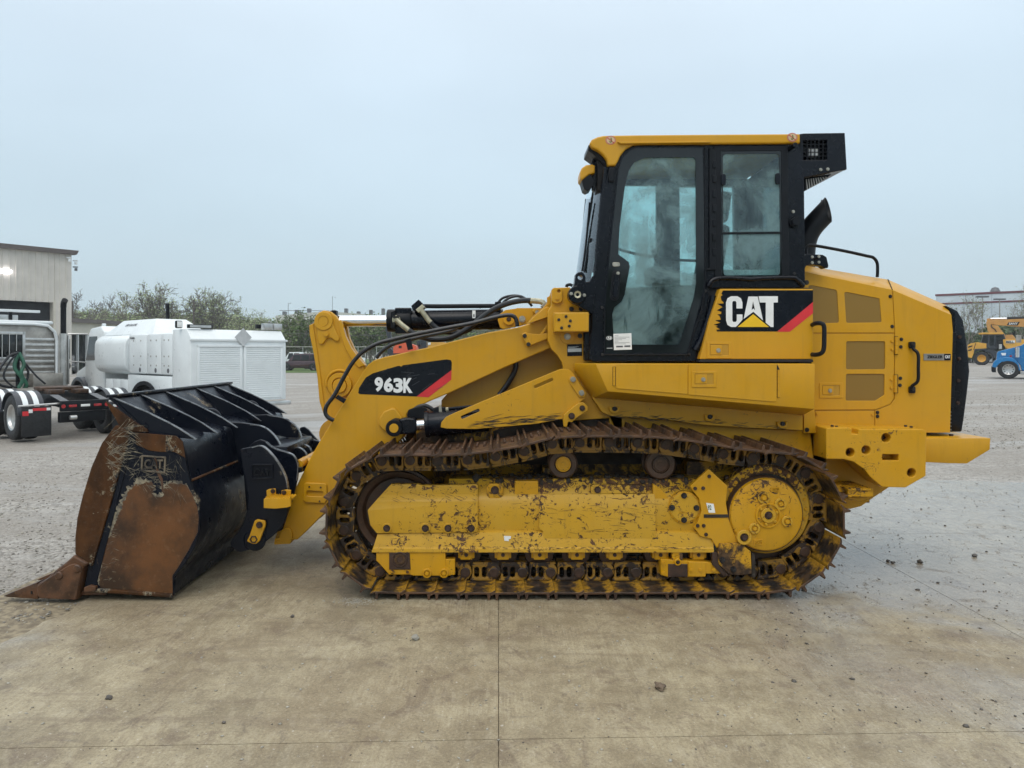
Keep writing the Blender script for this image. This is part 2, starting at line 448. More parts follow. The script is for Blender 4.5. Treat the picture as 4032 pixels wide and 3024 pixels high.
def glass(name, tint, mixf, rough=.02, fog=0):
    m = N(name); t = m.t
    tr = m.n('ShaderNodeBsdfTransparent'); tr.inputs[0].default_value = (*tint, 1)
    gl = m.n('ShaderNodeBsdfGlossy'); gl.inputs['Roughness'].default_value = rough; gl.inputs[0].default_value = (.9, .95, 1, 1)
    fr = m.n('ShaderNodeFresnel'); fr.inputs[0].default_value = 1.45
    a = m.n('ShaderNodeMixShader'); m.l(m.math('ADD', fr.outputs[0], mixf), a.inputs[0]); m.l(tr.outputs[0], a.inputs[1]); m.l(gl.outputs[0], a.inputs[2])
    last = a.outputs[0]
    if fog:
        df = m.n('ShaderNodeBsdfTranslucent'); df.inputs[0].default_value = (.85, 1.0, 1.0, 1)
        d2 = m.n('ShaderNodeBsdfDiffuse'); d2.inputs[0].default_value = (.30, .42, .43, 1)
        dd = m.n('ShaderNodeMixShader'); dd.inputs[0].default_value = .35; m.l(df.outputs[0], dd.inputs[1]); m.l(d2.outputs[0], dd.inputs[2])
        b = m.n('ShaderNodeMixShader')
        f = m.math('MULTIPLY', m.ramp(m.noise(3.2, 6, .6, dist=.5), .3, .7), fog)
        drip = m.ramp(m.noise(22, 4, .6, m.vec((1, 1, .12))), .58, .66)
        f = m.math('MULTIPLY', f, m.math('SUBTRACT', 1, m.math('MULTIPLY', drip, .6)))
        m.l(f, b.inputs[0]); m.l(last, b.inputs[1]); m.l(dd.outputs[0], b.inputs[2]); last = b.outputs[0]
    m.l(last, m.o.inputs[0]); return m.m
M['glass_cab'] = glass('tinted_cab_glass', (.84, .985, .975), .008, .03, .72)
M['glass'] = glass('clear_glass', (.8, .9, .9), .03)
M['glass_dk'] = plain('dark_glass', (.008, .011, .013), .06, 0, .2, 2)
# ================================================================== THE SETTING
def ground_mats():
    # gravel
    m = N('wet_gravel')
    v = m.n('ShaderNodeTexVoronoi'); v.inputs['Scale'].default_value = 34
    m.l(m.vec(), v.inputs['Vector'])
    sepc = m.n('ShaderNodeSeparateColor'); m.l(v.outputs['Color'], sepc.inputs[0])
    v2 = m.n('ShaderNodeTexVoronoi'); v2.inputs['Scale'].default_value = 11; m.l(m.vec(), v2.inputs['Vector'])
    sep2 = m.n('ShaderNodeSeparateColor'); m.l(v2.outputs['Color'], sep2.inputs[0])
    base = m.mix(sepc.outputs[0], (.185, .170, .150), (.40, .375, .34))
    base = m.mix(m.math('MULTIPLY', m.ramp(sep2.outputs[0], .5, .9), .4), base, (.47, .45, .42))
    # tyre ruts: long smears roughly across the view
    rut = m.noise(1.0, 7, .62, m.vec((.10, .55, 1), (0, 0, .06)), .5)
    base = m.mix(m.math('MULTIPLY', m.ramp(rut, .40, .62), .65), base, (.26, .235, .205))
    wet = m.ramp(m.noise(1.0, 6, .6, m.vec((.13, .42, 1), (0, 0, -.1)), .6), .50, .66)
    base = m.mix(m.math('MULTIPLY', wet, .45), base, (.40, .40, .40))
    m.col(base)
    m.set('Roughness', m.ramp(wet, 0, 1, .75, .38))
    h = m.math('ADD', m.math('MULTIPLY', v.outputs['Distance'], -1.0), m.math('MULTIPLY', v2.outputs['Distance'], -.9))
    h = m.math('ADD', h, m.math('MULTIPLY', rut, 5))
    m.bump(h, .9, .022)
    M['gravel'] = m.m
    # concrete
    m = N('broomed_concrete')
    big = m.noise(.55, 6, .6, m.vec((1, 1, 1)), .6)
    mid = m.noise(2.6, 8, .66)
    base = m.mix(m.ramp(mid, .3, .7), (.235, .193, .122), (.395, .335, .220))
    base = m.mix(m.math('MULTIPLY', m.ramp(big, .42, .66), .6), base, (.215, .160, .092))
    brn = m.ramp(m.noise(3.2, 9, .72, m.vec((1, .8, 1)), 1.2), .52, .62)
    base = m.mix(m.math('MULTIPLY', brn, .55), base, (.150, .108, .076))
    # broom lines running away from the camera
    wv = m.n('ShaderNodeTexNoise'); wv.inputs['Scale'].default_value = 1; wv.inputs['Detail'].default_value = 3
    m.l(m.vec((75, 2.2, 1), (0, 0, .02)), wv.inputs['Vector'])
    amp = m.ramp(m.noise(1.3, 5, .6), .42, .62)
    wv2 = m.n('ShaderNodeTexNoise'); wv2.inputs['Scale'].default_value = 1; wv2.inputs['Detail'].default_value = 3
    m.l(m.vec((60, 2.5, 1), (0, 0, .72)), wv2.inputs['Vector'])
    lx = m.n('ShaderNodeSeparateXYZ'); m.l(m.n('ShaderNodeNewGeometry').outputs['Position'], lx.inputs[0])
    side = m.ramp(lx.outputs['X'], -1.5, -.9)
    lines = m.mix(side, wv2.outputs[0], wv.outputs[0])
    ln = m.ramp(lines, .38, .62)
    base = m.mix(m.math('MULTIPLY', m.math('MULTIPLY', ln, amp), .30), base, (.47, .41, .28))
    # damp film where tracked water lies: right-hand side and behind the machine
    wx = m.math('ADD', m.math('MULTIPLY', m.noise(.8, 6, .65, dist=.4), 2.6), m.math('MULTIPLY', lx.outputs['X'], .26))
    wx = m.math('ADD', wx, m.math('MULTIPLY', lx.outputs['Y'], .14))
    wetr = m.ramp(wx, 2.15, 2.9)
    wl = m.math('ADD', m.math('MULTIPLY', m.noise(.9, 6, .65, dist=.4), 1.6), m.math('MULTIPLY', lx.outputs['X'], -.40))
    wetl = m.ramp(wl, 1.75, 2.3)
    wet = m.math('MAXIMUM', wetr, wetl)
    base = m.mix(m.math('MULTIPLY', wet, .55), base, (.285, .262, .240))  # pale sky sheen of the damp film put into the colour
    scuff = m.ramp(m.noise(1, 7, .68, m.vec((2.4, 7.5, 1), (0, 0, .5)), .9), .60, .68)
    base = m.mix(m.math('MULTIPLY', scuff, .42), base, (.15, .125, .10))
    gr_ = m.noise(75, 6, .82)
    base = m.mix(m.math('MULTIPLY', m.ramp(gr_, .40, .485, 1, 0), .45), base, (.105, .083, .055))
    base = m.mix(m.math('MULTIPLY', m.ramp(gr_, .535, .60), .28), base, (.56, .50, .38))
    mott = m.noise(13, 9, .78, m.vec((1, .55, 1)), .8)
    base = m.mix(m.math('MULTIPLY', m.ramp(mott, .50, .60), .32), base, (.150, .112, .072))
    base = m.mix(m.math('MULTIPLY', m.ramp(mott, .40, .48, 1, 0), .22), base, (.46, .41, .31))
    fine = m.noise(26, 8, .75)
    base = m.mix(m.math('MULTIPLY', m.ramp(fine, .45, .72), .35), base, (.16, .13, .092))
    pit = m.ramp(m.noise(60, 4, .7), .64, .70)
    base = m.mix(m.math('MULTIPLY', pit, .6), base, (.10, .08, .06))
    spk = m.ramp(m.noise(38, 2, .5), .70, .73)
    base = m.mix(m.math('MULTIPLY', spk, .5), base, (.6, .56, .5))
    # tyre and track marks swung across the bays
    tm = m.ramp(m.noise(1, 6, .62, m.vec((.55, 5.5, 1), (0, 0, .35)), 1.4), .57, .64)
    base = m.mix(m.math('MULTIPLY', tm, .30), base, (.165, .125, .085))
    mud = m.ramp(m.noise(5.5, 10, .8, m.vec((1, .8, 1), (0, 0, .4)), 1.0), .57, .63)
    base = m.mix(m.math('MULTIPLY', mud, .55), base, (.135, .105, .078))
    wet = m.math('MULTIPLY', wet, m.math('SUBTRACT', 1, m.math('MULTIPLY', mud, .6)))
    m.col(base)
    m.set('Roughness', m.ramp(m.math('ADD', wet, m.math('MULTIPLY', m.noise(9, 5), .5)), .10, 1.2, .58, .15))
    h = m.math('ADD', m.math('MULTIPLY', m.math('MULTIPLY', ln, amp), .8), m.math('MULTIPLY', m.noise(40, 7, .8), 2.2))
    m.bump(m.math('MULTIPLY', h, m.math('SUBTRACT', 1, m.math('MULTIPLY', wet, .75))), .45, .004)
    M['concrete'] = m.m
    m = N('joint_filler'); m.col(m.mix(m.ramp(m.noise(20, 5), .35, .7), (.15, .12, .08), (.30, .25, .165))); m.set('Roughness', .8)
    M['joint'] = m.m
    m = N('mown_grass')
    m.col(m.mix(m.ramp(m.noise(.8, 6, .7), .3, .7), (.055, .105, .022), (.10, .155, .035))); m.set('Roughness', .9)
    m.bump(m.noise(30, 5), .5, .05)
    M['grass'] = m.m
ground_mats()
# ground sheet reaching the horizon, with the gentle fall of the yard
mb = MB()
def spaced(a, b, n, p):
    return [a+(b-a)*((i/n)**p) for i in range(n+1)]
ys = [-12, -6, -3, 0]+[i*1.0 for i in range(1, 30)]+spaced(30, 900, 24, 2.2)
xs = [-900, -500, -250, -120]+[x*2.0 for x in range(-40, 41)]+[120, 250, 500, 900]
grid = [[mb.bm.verts.new((x, y, gz(x, y)-.012)) for x in xs] for y in ys]
for j in range(len(ys)-1):
    for i in range(len(xs)-1): mb.face([grid[j][i], grid[j][i+1], grid[j+1][i+1], grid[j+1][i]])
tag(mb.build('ground', M['gravel'], smooth=60), kind='structure')
# concrete apron poured in bays, sawn joints between them
apron = tag(MB().poly([(-3.9, -8, -.010), (16, -8, -.010), (16, 12.9, -.010), (-3.4, 12.4, -.010)], [(0, 1, 2, 3)]).build('pavement', M['joint'], smooth=0), kind='structure')
def yrow(j, x): return [-4.0, -.4, 3.31, 6.95, 10.1, 12.75][j]+.030*x
xc = [-3.35, .0, 3.18, 6.6, 10.2, 13.8]
def bay(x0, x1, j):
    g = .0022; mb = MB(); nx, ny = 40, 40
    lft = x0 < -3
    def c(u, v):
        x = x0+g+(x1-x0-2*g)*u
        if x0 > 3: x += .0
        y0 = yrow(j, x)+g; y1 = yrow(j+1, x)-g
        y = y0+(y1-y0)*v
        if lft:   # broken outer edge that dies into the gravel
            e0 = x0+.42+.18*noise.noise((0, y*1.3, 3))+.07*noise.noise((5, y*6, 1)); x = e0+(x1-g-e0)*u
        ch = .0022*noise.noise((x*9, y*9, 5)); x += ch if u in (0, 1) else 0; y += ch if v in (0, 1) else 0
        return (x, y, 0)
    vs = [[mb.bm.verts.new(c(i/nx, k/ny)) for i in range(nx+1)] for k in range(ny+1)]
    for k in range(ny):
        for i in range(nx): mb.face([vs[k][i], vs[k][i+1], vs[k+1][i+1], vs[k+1][i]])
    # rim dropping into the joint
    rim = [vs[0][i] for i in range(nx+1)]+[vs[k][nx] for k in range(1, ny+1)]+[vs[ny][i] for i in range(nx-1, -1, -1)]+[vs[k][0] for k in range(ny-1, 0, -1)]
    low = [mb.bm.verts.new(v.co-Vector((0, 0, .0095))) for v in rim]
    for i in range(len(rim)): mb.face([rim[i-1], rim[i], low[i], low[i-1]])
    return mb.build('concrete_slab', M['concrete'], apron, smooth=20, shift=False)
for j in range(5):
    for i in range(5): bay(xc[i], xc[i+1], j)

# ================================================================== TRACK LOADER
YC = 6.40
ORG0 = Vector((.35, YC, 0)); setorg(ORG0)
TL = thing('track_loader', ORG0, label='yellow crawler loader on steel tracks with a big rusty black bucket, filling the foreground', cat='track loader')
_bm = {}
def bolt_mesh(r, matk):
    k = (round(r, 3), matk)
    if k not in _bm:
        mb = MB(); mb.cyl((0, 0, 0), (0, -r*.25, 0), r*1.25, n=16); mb.cyl((0, -r*.25, 0), (0, -r*.95, 0), r, r*.93, n=6)
        me = mb.mesh(smooth=30, shift=False, name='bolt'); me.materials.append(M[matk]); _bm[k] = me
    return _bm[k]
def bolt(zm, x, y, D, r, matk='bolt', parent=None, name='bolt'):
    px, pz = zm.p(x, y, D)
    return link(name, bolt_mesh(zm.r(r, D), matk), None, parent or TL, Vector((px, D, pz))-ORG)
def pl(name, zm, pts, y0, y1, mat, parent=None, rnd=0, bev=.004, holes=()):
    """plate from points read off the photograph; y0 is the near face"""
    o = zm.L(pts, y0)
    if rnd: o = fillet(o, [zm.r(q, y0) for q in rnd] if isinstance(rnd, (list, tuple)) else zm.r(rnd, y0))
    return plate(name, [o]+[h for h in holes], y0, y1, M[mat], parent or TL, bev)

# ---- tracks
Pt = .209
LD = 5.42
pins_near = [t1.p(x, y, LD) for x, y in [(545, 1197), (752, 1205), (958, 1205), (1165, 1205), (1375, 1205), (1580, 1205), (1785, 1205), (1990, 1205)]]
pins_near += [t2.p(x, y, LD) for x, y in [(170, 1205), (375, 1205), (585, 1205), (795, 1205), (1005, 1205), (1215, 1203), (1425, 1180), (1600, 1055), (1700, 878), (1700, 672), (1605, 487),
                                          (1430, 387), (1225, 370), (1010, 345), (800, 308), (592, 278), (385, 265), (180, 262)]]
pins_near += [t1.p(x, y, LD) for x, y in [(1995, 262), (1795, 272), (1592, 325), (1385, 362), (1180, 388), (970, 395), (765, 392), (560, 397), (375, 505), (290, 690), (285, 898), (375, 1075)]]
def shoe_mesh():
    mb = MB()
    prof = [(-.026, -.083), (-.018, -.090), (.000, -.080), (.009, -.080), (.013, -.121), (.026, -.121), (.034, -.080), (.160, -.080), (.167, -.121), (.180, -.121), (.186, -.080), (.205, -.072), (.222, -.055),
            (.217, -.049), (.198, -.060), (.185, -.065), (.005, -.065), (-.010, -.074)]
    mb.prism(prof, -.35, .35)
    for x in (.070, .128):
        for y in (-.085, -.035, .035, .085):
            mb.cyl((x, y, -.079), (x, y, -.097), .0125, .012, n=6)
    for v in mb.bm.verts:       # worn, slightly chewed grouser tips
        if v.co.z < -.11: v.co.z += .004*noise.noise(v.co*30)
    return mb.mesh(smooth=25, shift=False, bevel=.0022, seg=1, name='track_shoe')
def link_mesh():
    out_ = [(.050, .060), (.075, .070), (Pt-.02, .070), (Pt+.025, .060), (Pt+.045, .030), (Pt+.047, -.010), (Pt+.025, -.045), (Pt-.02, -.062), (.028, -.062), (.045, -.040), (.053, 0)]
    out_ = fillet(out_, .012, 3)
    h = [slot((.082, -.022), (.082, .022), .0175), slot((.137, -.022), (.137, .022), .0175)]
    a = plate_mesh([out_]+h, -.100, -.070, .004, org=(0, 0, 0)); b = plate_mesh([out_]+h, .070, .100, .004, org=(0, 0, 0))
    mb = MB(); mb.add(a); mb.add(b)
    mb.box(.055, Pt+.035, -.104, -.052, .062, .074); mb.box(.055, Pt+.035, .052, .104, .062, .074)
    mb.cyl((Pt, -.07, 0), (Pt, .07, 0), .033, n=14)
    return mb.mesh(smooth=30, shift=False, name='track_link')
def pin_mesh():
    mb = MB(); mb.lathe((0, 0, 0), [(.0, -.112), (.031, -.112), (.036, -.109), (.036, -.099), (.020, -.098), (.020, .098), (.036, .1005), (.036, .109), (.0, .111)], 16)
    return mb.mesh(smooth=30, shift=False, name='track_pin')
SM, LM, PM = shoe_mesh(), link_mesh(), pin_mesh()
def chain(pins, yc, name):
    cx = sum(p[0] for p in pins)/len(pins); cz = sum(p[1] for p in pins)/len(pins)
    mb = MB()     # inner bushings form the carcass that carries the pads
    for p in pins: mb.cyl((p[0], yc-.05, p[1]), (p[0], yc+.05, p[1]), .030, n=10)
    root = mb.build(name, M['pin'], TL)
    for i in range(len(pins)):
        a, b = pins[i], pins[(i+1) % len(pins)]
        th = -math.atan2(b[1]-a[1], b[0]-a[0]); L_ = math.hypot(b[0]-a[0], b[1]-a[1])
        loc = Vector((a[0], yc, a[1]))-ORG
        jit = (random.uniform(-.006, .006), random.uniform(-.012, .012))
        o = link('track_shoe', SM, M['shoe'], root, loc+Vector((0, jit[0], 0)), (0, th+jit[1]*.6, 0)); o.scale = (L_/Pt, 1, 1)
        o = link('track_link', LM, M['link'], root, loc+Vector((0, .0014*(i % 2), 0)), (0, th, 0)); o.scale = (L_/Pt, 1, 1)
        link('track_pin', PM, M['pin'], root, Vector((b[0], yc, b[1]))-ORG, (0, th, 0))
    return root
chain(pins_near, 5.52, 'near_track_chain'.replace('near_', ''))
chain(pins_near, 2*YC-5.52, 'track_chain')

def mirror_y(objs):
    for o in objs:
        me = o.data.copy()
        me.transform(Matrix.Scale(-1, 4, (0, 1, 0))); me.flip_normals()
        link(o.name.split('.')[0], me, None, o.parent)
far = []
# idler wheel
ic = t1.p(672, 770, 5.44); ir = t1.r(306, 5.44)
mb = MB()
mb.lathe((ic[0], 5.52, ic[1]), [(.0, -.045), (.08, -.045), (.09, -.03), (ir-.07, -.02), (ir-.05, -.055), (ir-.012, -.075), (ir-.012, -.03), (ir+.006, -.028), (ir+.006, .028), (ir-.012, .03), (ir-.012, .075), (ir-.05, .055), (ir-.07, .02), (.09, .03), (0, .045)], 64)
far.append(mb.build('idler_wheel', M['roller'], TL))
# sprocket ring and final drive
sc_ = t2.p(1322, 778, 5.45)
mb = MB(); nt_ = 24; pts = []
for i in range(nt_*4):
    a = 6.28318*i/(nt_*4); r = (.385, .385, .345, .345)[i % 4]; pts.append((sc_[0]+r*math.cos(a), sc_[1]+r*math.sin(a)))
far.append(plate('sprocket_ring', [pts, circ(sc_, .27, 40)], 5.49, 5.55, M['roller'], TL, .006))
bc = t2.p(1318, 745, 5.40); br = t2.r(325, 5.40)
mb = MB(); mb.lathe((bc[0], 5.40, bc[1]), [(0, .02), (br-.075, .02), (br-.07, .012), (br-.065, 0), (br-.012, 0), (br, .012), (br, .10), (0, .10)], 64)
dr_ring = mb.build('drive_housing', M['yel_worn'], TL); far.append(dr_ring)
for i in range(26):
    a = 6.28318*i/26
    link('bolt', bolt_mesh(.011, 'bolt_y' if 'bolt_y' in M else 'yel_chip'), None, dr_ring, Vector((bc[0]+(br-.035)*math.cos(a), 5.40, bc[1]+(br-.035)*math.sin(a)))-ORG)
hc = t2.p(1330, 790, 5.30); hr = t2.r(268, 5.30)
mb = MB(); mb.lathe((hc[0], 5.30, hc[1]), [(0, -.004), (.06, -.003), (hr-.03, .004), (hr-.010, .012), (hr, .03), (hr, .115), (0, .115)], 72)
hub = mb.build('final_drive_cover', M['yel_hub'], TL); far.append(hub)
mb = MB(); mb.lathe((hc[0], 5.33, hc[1]), [(hr-.02, .0), (hr+.004, .0), (hr+.008, .01), (hr+.008, .075), (hr-.02, .075)], 64, caps=False); mb.build('hub_skirt', M['roller'], hub)  # muddy hub side, its dark shading put into the brown colour
mb = MB(); mb.lathe((bc[0], 5.408, bc[1]), [(0, 0), (br-.066, 0), (br-.066, .012), (0, .012)], 64); mb.build('hub_recess_shade', M['soil'], dr_ring)  # dark disc paints the shade in the gap around the hub
def ring(zm, x, y, r0, r1, D, dep, mat, name, parent, n=28):
    c = zm.p(x, y, D); a, b = zm.r(r0, D), zm.r(r1, D)
    mb = MB(); mb.lathe((c[0], D, c[1]), [(0, .006), (a*.92, .006), (a, .002), (a+.002, -dep), (b-.003, -dep), (b, -dep+.003), (b, .03), (0, .03)], n)
    return mb.build(name, M[mat], parent)
ring(t2, 1335, 790, 78, 92, 5.296, .010, 'yel_chip', 'hub_flange', hub)
ring(t2, 1335, 790, 28, 55, 5.292, .012, 'yel_worn', 'hub_center', hub)
bolt(t2, 1335, 790, 5.287, 22, 'bolt', hub)
for k in range(6):
    a = R(18+60*k); bolt(t2, 1335+68*math.cos(a), 790-68*math.sin(a), 5.285, 9, 'bolt_dk' if 0 else 'yel_worn', hub)
for x, y, r0, r1, dk in ((1303, 662, 26, 46, 0), (1425, 708, 24, 44, 0), (1472, 835, 24, 40, 0), (1236, 885, 22, 40, 0), (1160, 950, 30, 54, 1)):
    ring(t2, x, y, r0, r1, 5.295, .010, 'yel_worn', 'port_boss', hub)
    bolt(t2, x, y, 5.298, r0*.72, 'bolt' if dk else 'yel_chip', hub, 'port_plug')
for (x0, y0, x1, y1) in ((1362, 585, 1420, 622), (1235, 965, 1298, 1012)):
    o = [t2.p(x0, y0+6, 5.2945), t2.p(x1, y0, 5.2945), t2.p(x1, y1-6, 5.2945), t2.p(x0, y1, 5.2945)]
    i_ = [t2.p(x0+7, y0+13, 5.2945), t2.p(x1-7, y0+7, 5.2945), t2.p(x1-7, y1-13, 5.2945), t2.p(x0+7, y1-7, 5.2945)]
    plate('cast_mark', [o, i_], 5.2945, 5.31, M['yel_chip'], hub, .001)
text('cast_letters', 'CAT', *t2.p(1368, 612, 5.293), 5.293, t2.r(18, 5.3), M['yel_mud'], hub, width=t2.r(44, 5.3), depth=.004)
text('cast_letters', 'CAT', *t2.p(1243, 1000, 5.293), 5.293, t2.r(20, 5.3), M['yel_mud'], hub, width=t2.r(46, 5.3), depth=.004)

# ---- track roller frame: plates whose faces belly outwards
def bulge(name, zm, pts, y0, y1, mat, prof, rnd=0, holes=(), parent=None):
    """prof: list of (photo y, depth of the face) from top to bottom"""
    o = zm.L(pts, y0)
    if rnd: o = fillet(o, zm.r(rnd, y0))
    mb = MB(); mb.prism(o, y0, y1)
    P_ = [(zm.p(0, yy, y0)[1], d) for yy, d in prof]
    for z, d in P_:
        bmesh.ops.bisect_plane(mb.bm, geom=mb.bm.verts[:]+mb.bm.edges[:]+mb.bm.faces[:], plane_co=(0, 0, z), plane_no=(0, 0, 1))
    for v in mb.bm.verts:
        if abs(v.co.y-y0) < 1e-4:
            z = v.co.z
            if z >= P_[0][0]: v.co.y = P_[0][1]; continue
            if z <= P_[-1][0]: v.co.y = P_[-1][1]; continue
            for (za_, da), (zb_, db) in zip(P_, P_[1:]):
                if zb_ <= z <= za_: v.co.y = da+(db-da)*(za_-z)/(za_-zb_); break
    return mb.build(name, M[mat], parent or TL, bevel=.003, smooth=40)
frame = bulge('roller_frame', t1, [(1040, 545), (2960, 545), (2960, 1052), (490, 1052), (530, 925), (1040, 905)], 5.36, 5.68, 'yel_worn',
              [(545, 5.47), (600, 5.435), (650, 5.385), (690, 5.362), (760, 5.355), (880, 5.362), (905, 5.368), (912, 5.345), (1018, 5.335), (1026, 5.325), (1050, 5.325)])
# that rectangle is trimmed visually by the guards in front; sprocket end plate covers its rear
far.append(frame)
g1 = bulge('idler_guard', t1, [(620, 572), (815, 572), (850, 580), (1080, 578), (1255, 570), (1255, 912), (525, 920), (478, 860), (458, 752), (520, 680)], 5.34, 5.37, 'yel_worn',
           [(570, 5.43), (610, 5.405), (650, 5.365), (690, 5.338), (760, 5.330), (880, 5.332), (912, 5.334)], rnd=14)
far.append(g1)
for x in (595, 875, 1040, 1208):
    ring(t1, x, 885, 25, 37, 5.326, .004, 'yel_worn', 'bolt_boss', g1); bolt(t1, x, 885, 5.326, 20, 'bolt', g1)
g2 = bulge('frame_side_panel', t1, [(1700, 640), (2545, 640), (2545, 958), (1735, 958), (1728, 905), (1700, 885)], 5.34, 5.37, 'yel_worn',
           [(640, 5.372), (700, 5.347), (760, 5.338), (900, 5.338), (958, 5.340)])
far.append(g2)
pl('frame_lug', t1, [(1320, 590), (1340, 562), (1420, 562), (1438, 590), (1438, 640), (1420, 668), (1340, 668), (1320, 640)], 5.372, 5.42, 'yel_mud', rnd=16)
bolt(t1, 1380, 608, 5.370, 24, 'bolt')
pl('frame_pad', t1, [(1525, 543), (1695, 543), (1695, 640), (1525, 640)], 5.392, 5.46, 'yel_chip', rnd=6)
pl('frame_bracket', t2, [(50, 578), (75, 570), (445, 575), (452, 632), (50, 636)], 5.375, 5.43, 'yel_worn', rnd=6)
bolt(t2, 98, 605, 5.372, 20, 'bolt'); bolt(t2, 415, 597, 5.372, 16, 'bolt')
# rib and ledge toward the sprocket
pl('frame_rib', t2, [(500, 560), (560, 600), (640, 700), (580, 780), (575, 870), (700, 880), (795, 1045), (500, 1045)], 5.372, 5.42, 'yel_chip', rnd=10)
pl('round_cover', t2, [(730+118*math.cos(a*.2618), 735+118*math.sin(a*.2618)) for a in range(24)], 5.350, 5.40, 'yel_mud')
rc = pl('round_cover_cap', t2, [(730+106*math.cos(a*.2618), 735+106*math.sin(a*.2618)) for a in range(24)], 5.343, 5.36, 'yel_worn')
for x, y in ((725, 648), (638, 735), (815, 737), (725, 825)): bolt(t2, x, y, 5.341, 17, 'bolt_dk', rc)
text('cast_letters', '1881 AS', *t2.p(692, 778, 5.341), 5.341, t2.r(15, 5.34), M['yel_mud'], rc, width=t2.r(64, 5.34))
sgp = pl('sprocket_guard', t2, [(770, 580), (905, 455), (1042, 578), (1030, 700), (1050, 820), (1085, 915), (1135, 990), (985, 995), (965, 1032), (925, 962), (845, 945), (798, 880), (822, 845), (852, 760), (835, 670), (795, 620)], 5.325, 5.36, 'yel_chip', rnd=6)
for x, y in ((908, 508), (806, 596), (864, 594), (824, 866), (868, 866), (885, 930)): bolt(t2, x, y, 5.323, 11, 'bolt', sgp)
pl('sprocket_guard_bar', t2, [(870, 785), (1045, 785), (1050, 808), (870, 810)], 5.319, 5.33, 'soil', sgp, bev=.003)
sticker = pl('paper_tag', t2, [(885, 700), (940, 708), (952, 773), (905, 772)], 5.322, 5.3235, 'white_decal', sgp, bev=0)
tag(sticker, label='small white paper tag with green writing')
text('tag_letters', '92', *t2.p(898, 752, 5.3212), 5.3212, t2.r(34, 5.32), M['grass'], sgp, width=t2.r(26, 5.32), depth=.0005)
pl('paper_tag', t1, [(1445, 940), (1497, 942), (1495, 962), (1480, 964), (1482, 978), (1448, 975)], 5.3335, 5.3345, 'white_decal', bev=0)
lg = pl('rear_guide_guard', t2, [(985, 998), (1135, 992), (1210, 1055), (1218, 1218), (1130, 1226), (1055, 1222), (978, 1145), (972, 1060)], 5.305, 5.36, 'yel_mud2', rnd=8)
pl('guide_guard_shadow_plate', t2, [(930, 1060), (975, 1060), (982, 1150), (1056, 1224), (1060, 1232), (1010, 1232), (930, 1150)], 5.318, 5.36, 'pin', lg).name = 'guide_shadow_plate'  # dark plate drawn as the shadow along the guard's edge
for x, y in ((1003, 1115), (1083, 1183)): bolt(t2, x, y, 5.303, 18, 'bolt_dk', lg)
pl('guide_block', t2, [(1215, 1060), (1240, 1075), (1245, 1240), (1215, 1240)], 5.33, 5.42, 'soil', lg)
# lower guides and rollers
fg = pl('front_guide_guard', t1, [(518, 1056), (1020, 1056), (1024, 1165), (1052, 1185), (1060, 1230), (790, 1230), (760, 1222), (612, 1222), (540, 1140), (518, 1120)], 5.335, 5.42, 'yel_chip', rnd=6)
pl('wear_plate', t1, [(612, 1060), (760, 1060), (768, 1186), (612, 1186)], 5.328, 5.34, 'pin', fg)
ring(t1, 690, 1112, 48, 56, 5.325, .006, 'pin', 'round_hole', fg); ring(t1, 690, 1112, 20, 40, 5.326, .002, 'yel_mud2', 'hole_plug', fg)
pl('guide_lug', t1, [(1022, 1110), (1090, 1110), (1090, 1224), (1055, 1224), (1022, 1190)], 5.34, 5.41, 'yel_chip', fg)
for x in (887, 1010):
    ring(t1, x, 1212, 22, 34, 5.328, .006, 'yel_chip', 'bolt_boss', fg); bolt(t1, x, 1213, 5.328, 13, 'yel_chip', fg)
for x in (636, 747): bolt(t1, x, 1200, 5.326, 12, 'yel_mud', fg)
rollx = [1176, 1438, 1700, 1966]; rollz = [t1.p(x, 1055, 5.46) for x in rollx]+[t2.p(x, 1055, 5.46) for x in (208, 535, 806)]
for c in rollz:
    mb = MB(); mb.lathe((c[0], 5.52, c[1]), [(0, -.088), (.045, -.088), (.06, -.08), (.085, -.08), (.105, -.076), (.108, -.045), (.095, -.04), (.095, .04), (.108, .045), (.105, .076), (.05, .085), (0, .088)], 36)
    o = mb.build('track_roller', M['roller'], TL); far.append(o)
    mb = MB(); x, z = c
    mb.box(x-.060, x+.060, 5.375, 5.44, z-.026, z+.030); mb.box(x-.043, x+.043, 5.365, 5.40, z-.034, z+.020)
    cap = mb.build('roller_cap', M['yel_chip'], o, bevel=.006); 
    link('bolt', bolt_mesh(.011, 'bolt'), None, o, Vector((x, 5.364, z+.002))-ORG)
rg = pl('rear_guide', t2, [(556, 1110), (600, 1110), (640, 1115), (885, 1130), (1000, 1150), (1010, 1215), (885, 1215), (880, 1240), (612, 1240), (556, 1225)], 5.335, 5.42, 'yel_chip', rnd=5)
pl('wear_plate', t2, [(610, 1145), (752, 1145), (752, 1240), (610, 1240)], 5.329, 5.34, 'pin', rg)
pl('guide_box', t2, [(757, 1130), (882, 1130), (882, 1236), (757, 1236)], 5.322, 5.34, 'yel_chip', rg)
pl('mud_strip', t2, [(636, 1045), (716, 1045), (716, 1118), (640, 1118)], 5.333, 5.38, 'yel_mud2', rg)
ring(t2, 680, 1131, 14, 25, 5.322, .006, 'yel_chip', 'bolt_boss', rg); bolt(t2, 680, 1131, 5.322, 10, 'bolt', rg)
for x, y in ((573, 1135), (573, 1208), (775, 1187), (845, 1187), (940, 1187)): bolt(t2, x, y, 5.320, 12, 'yel_chip', rg)
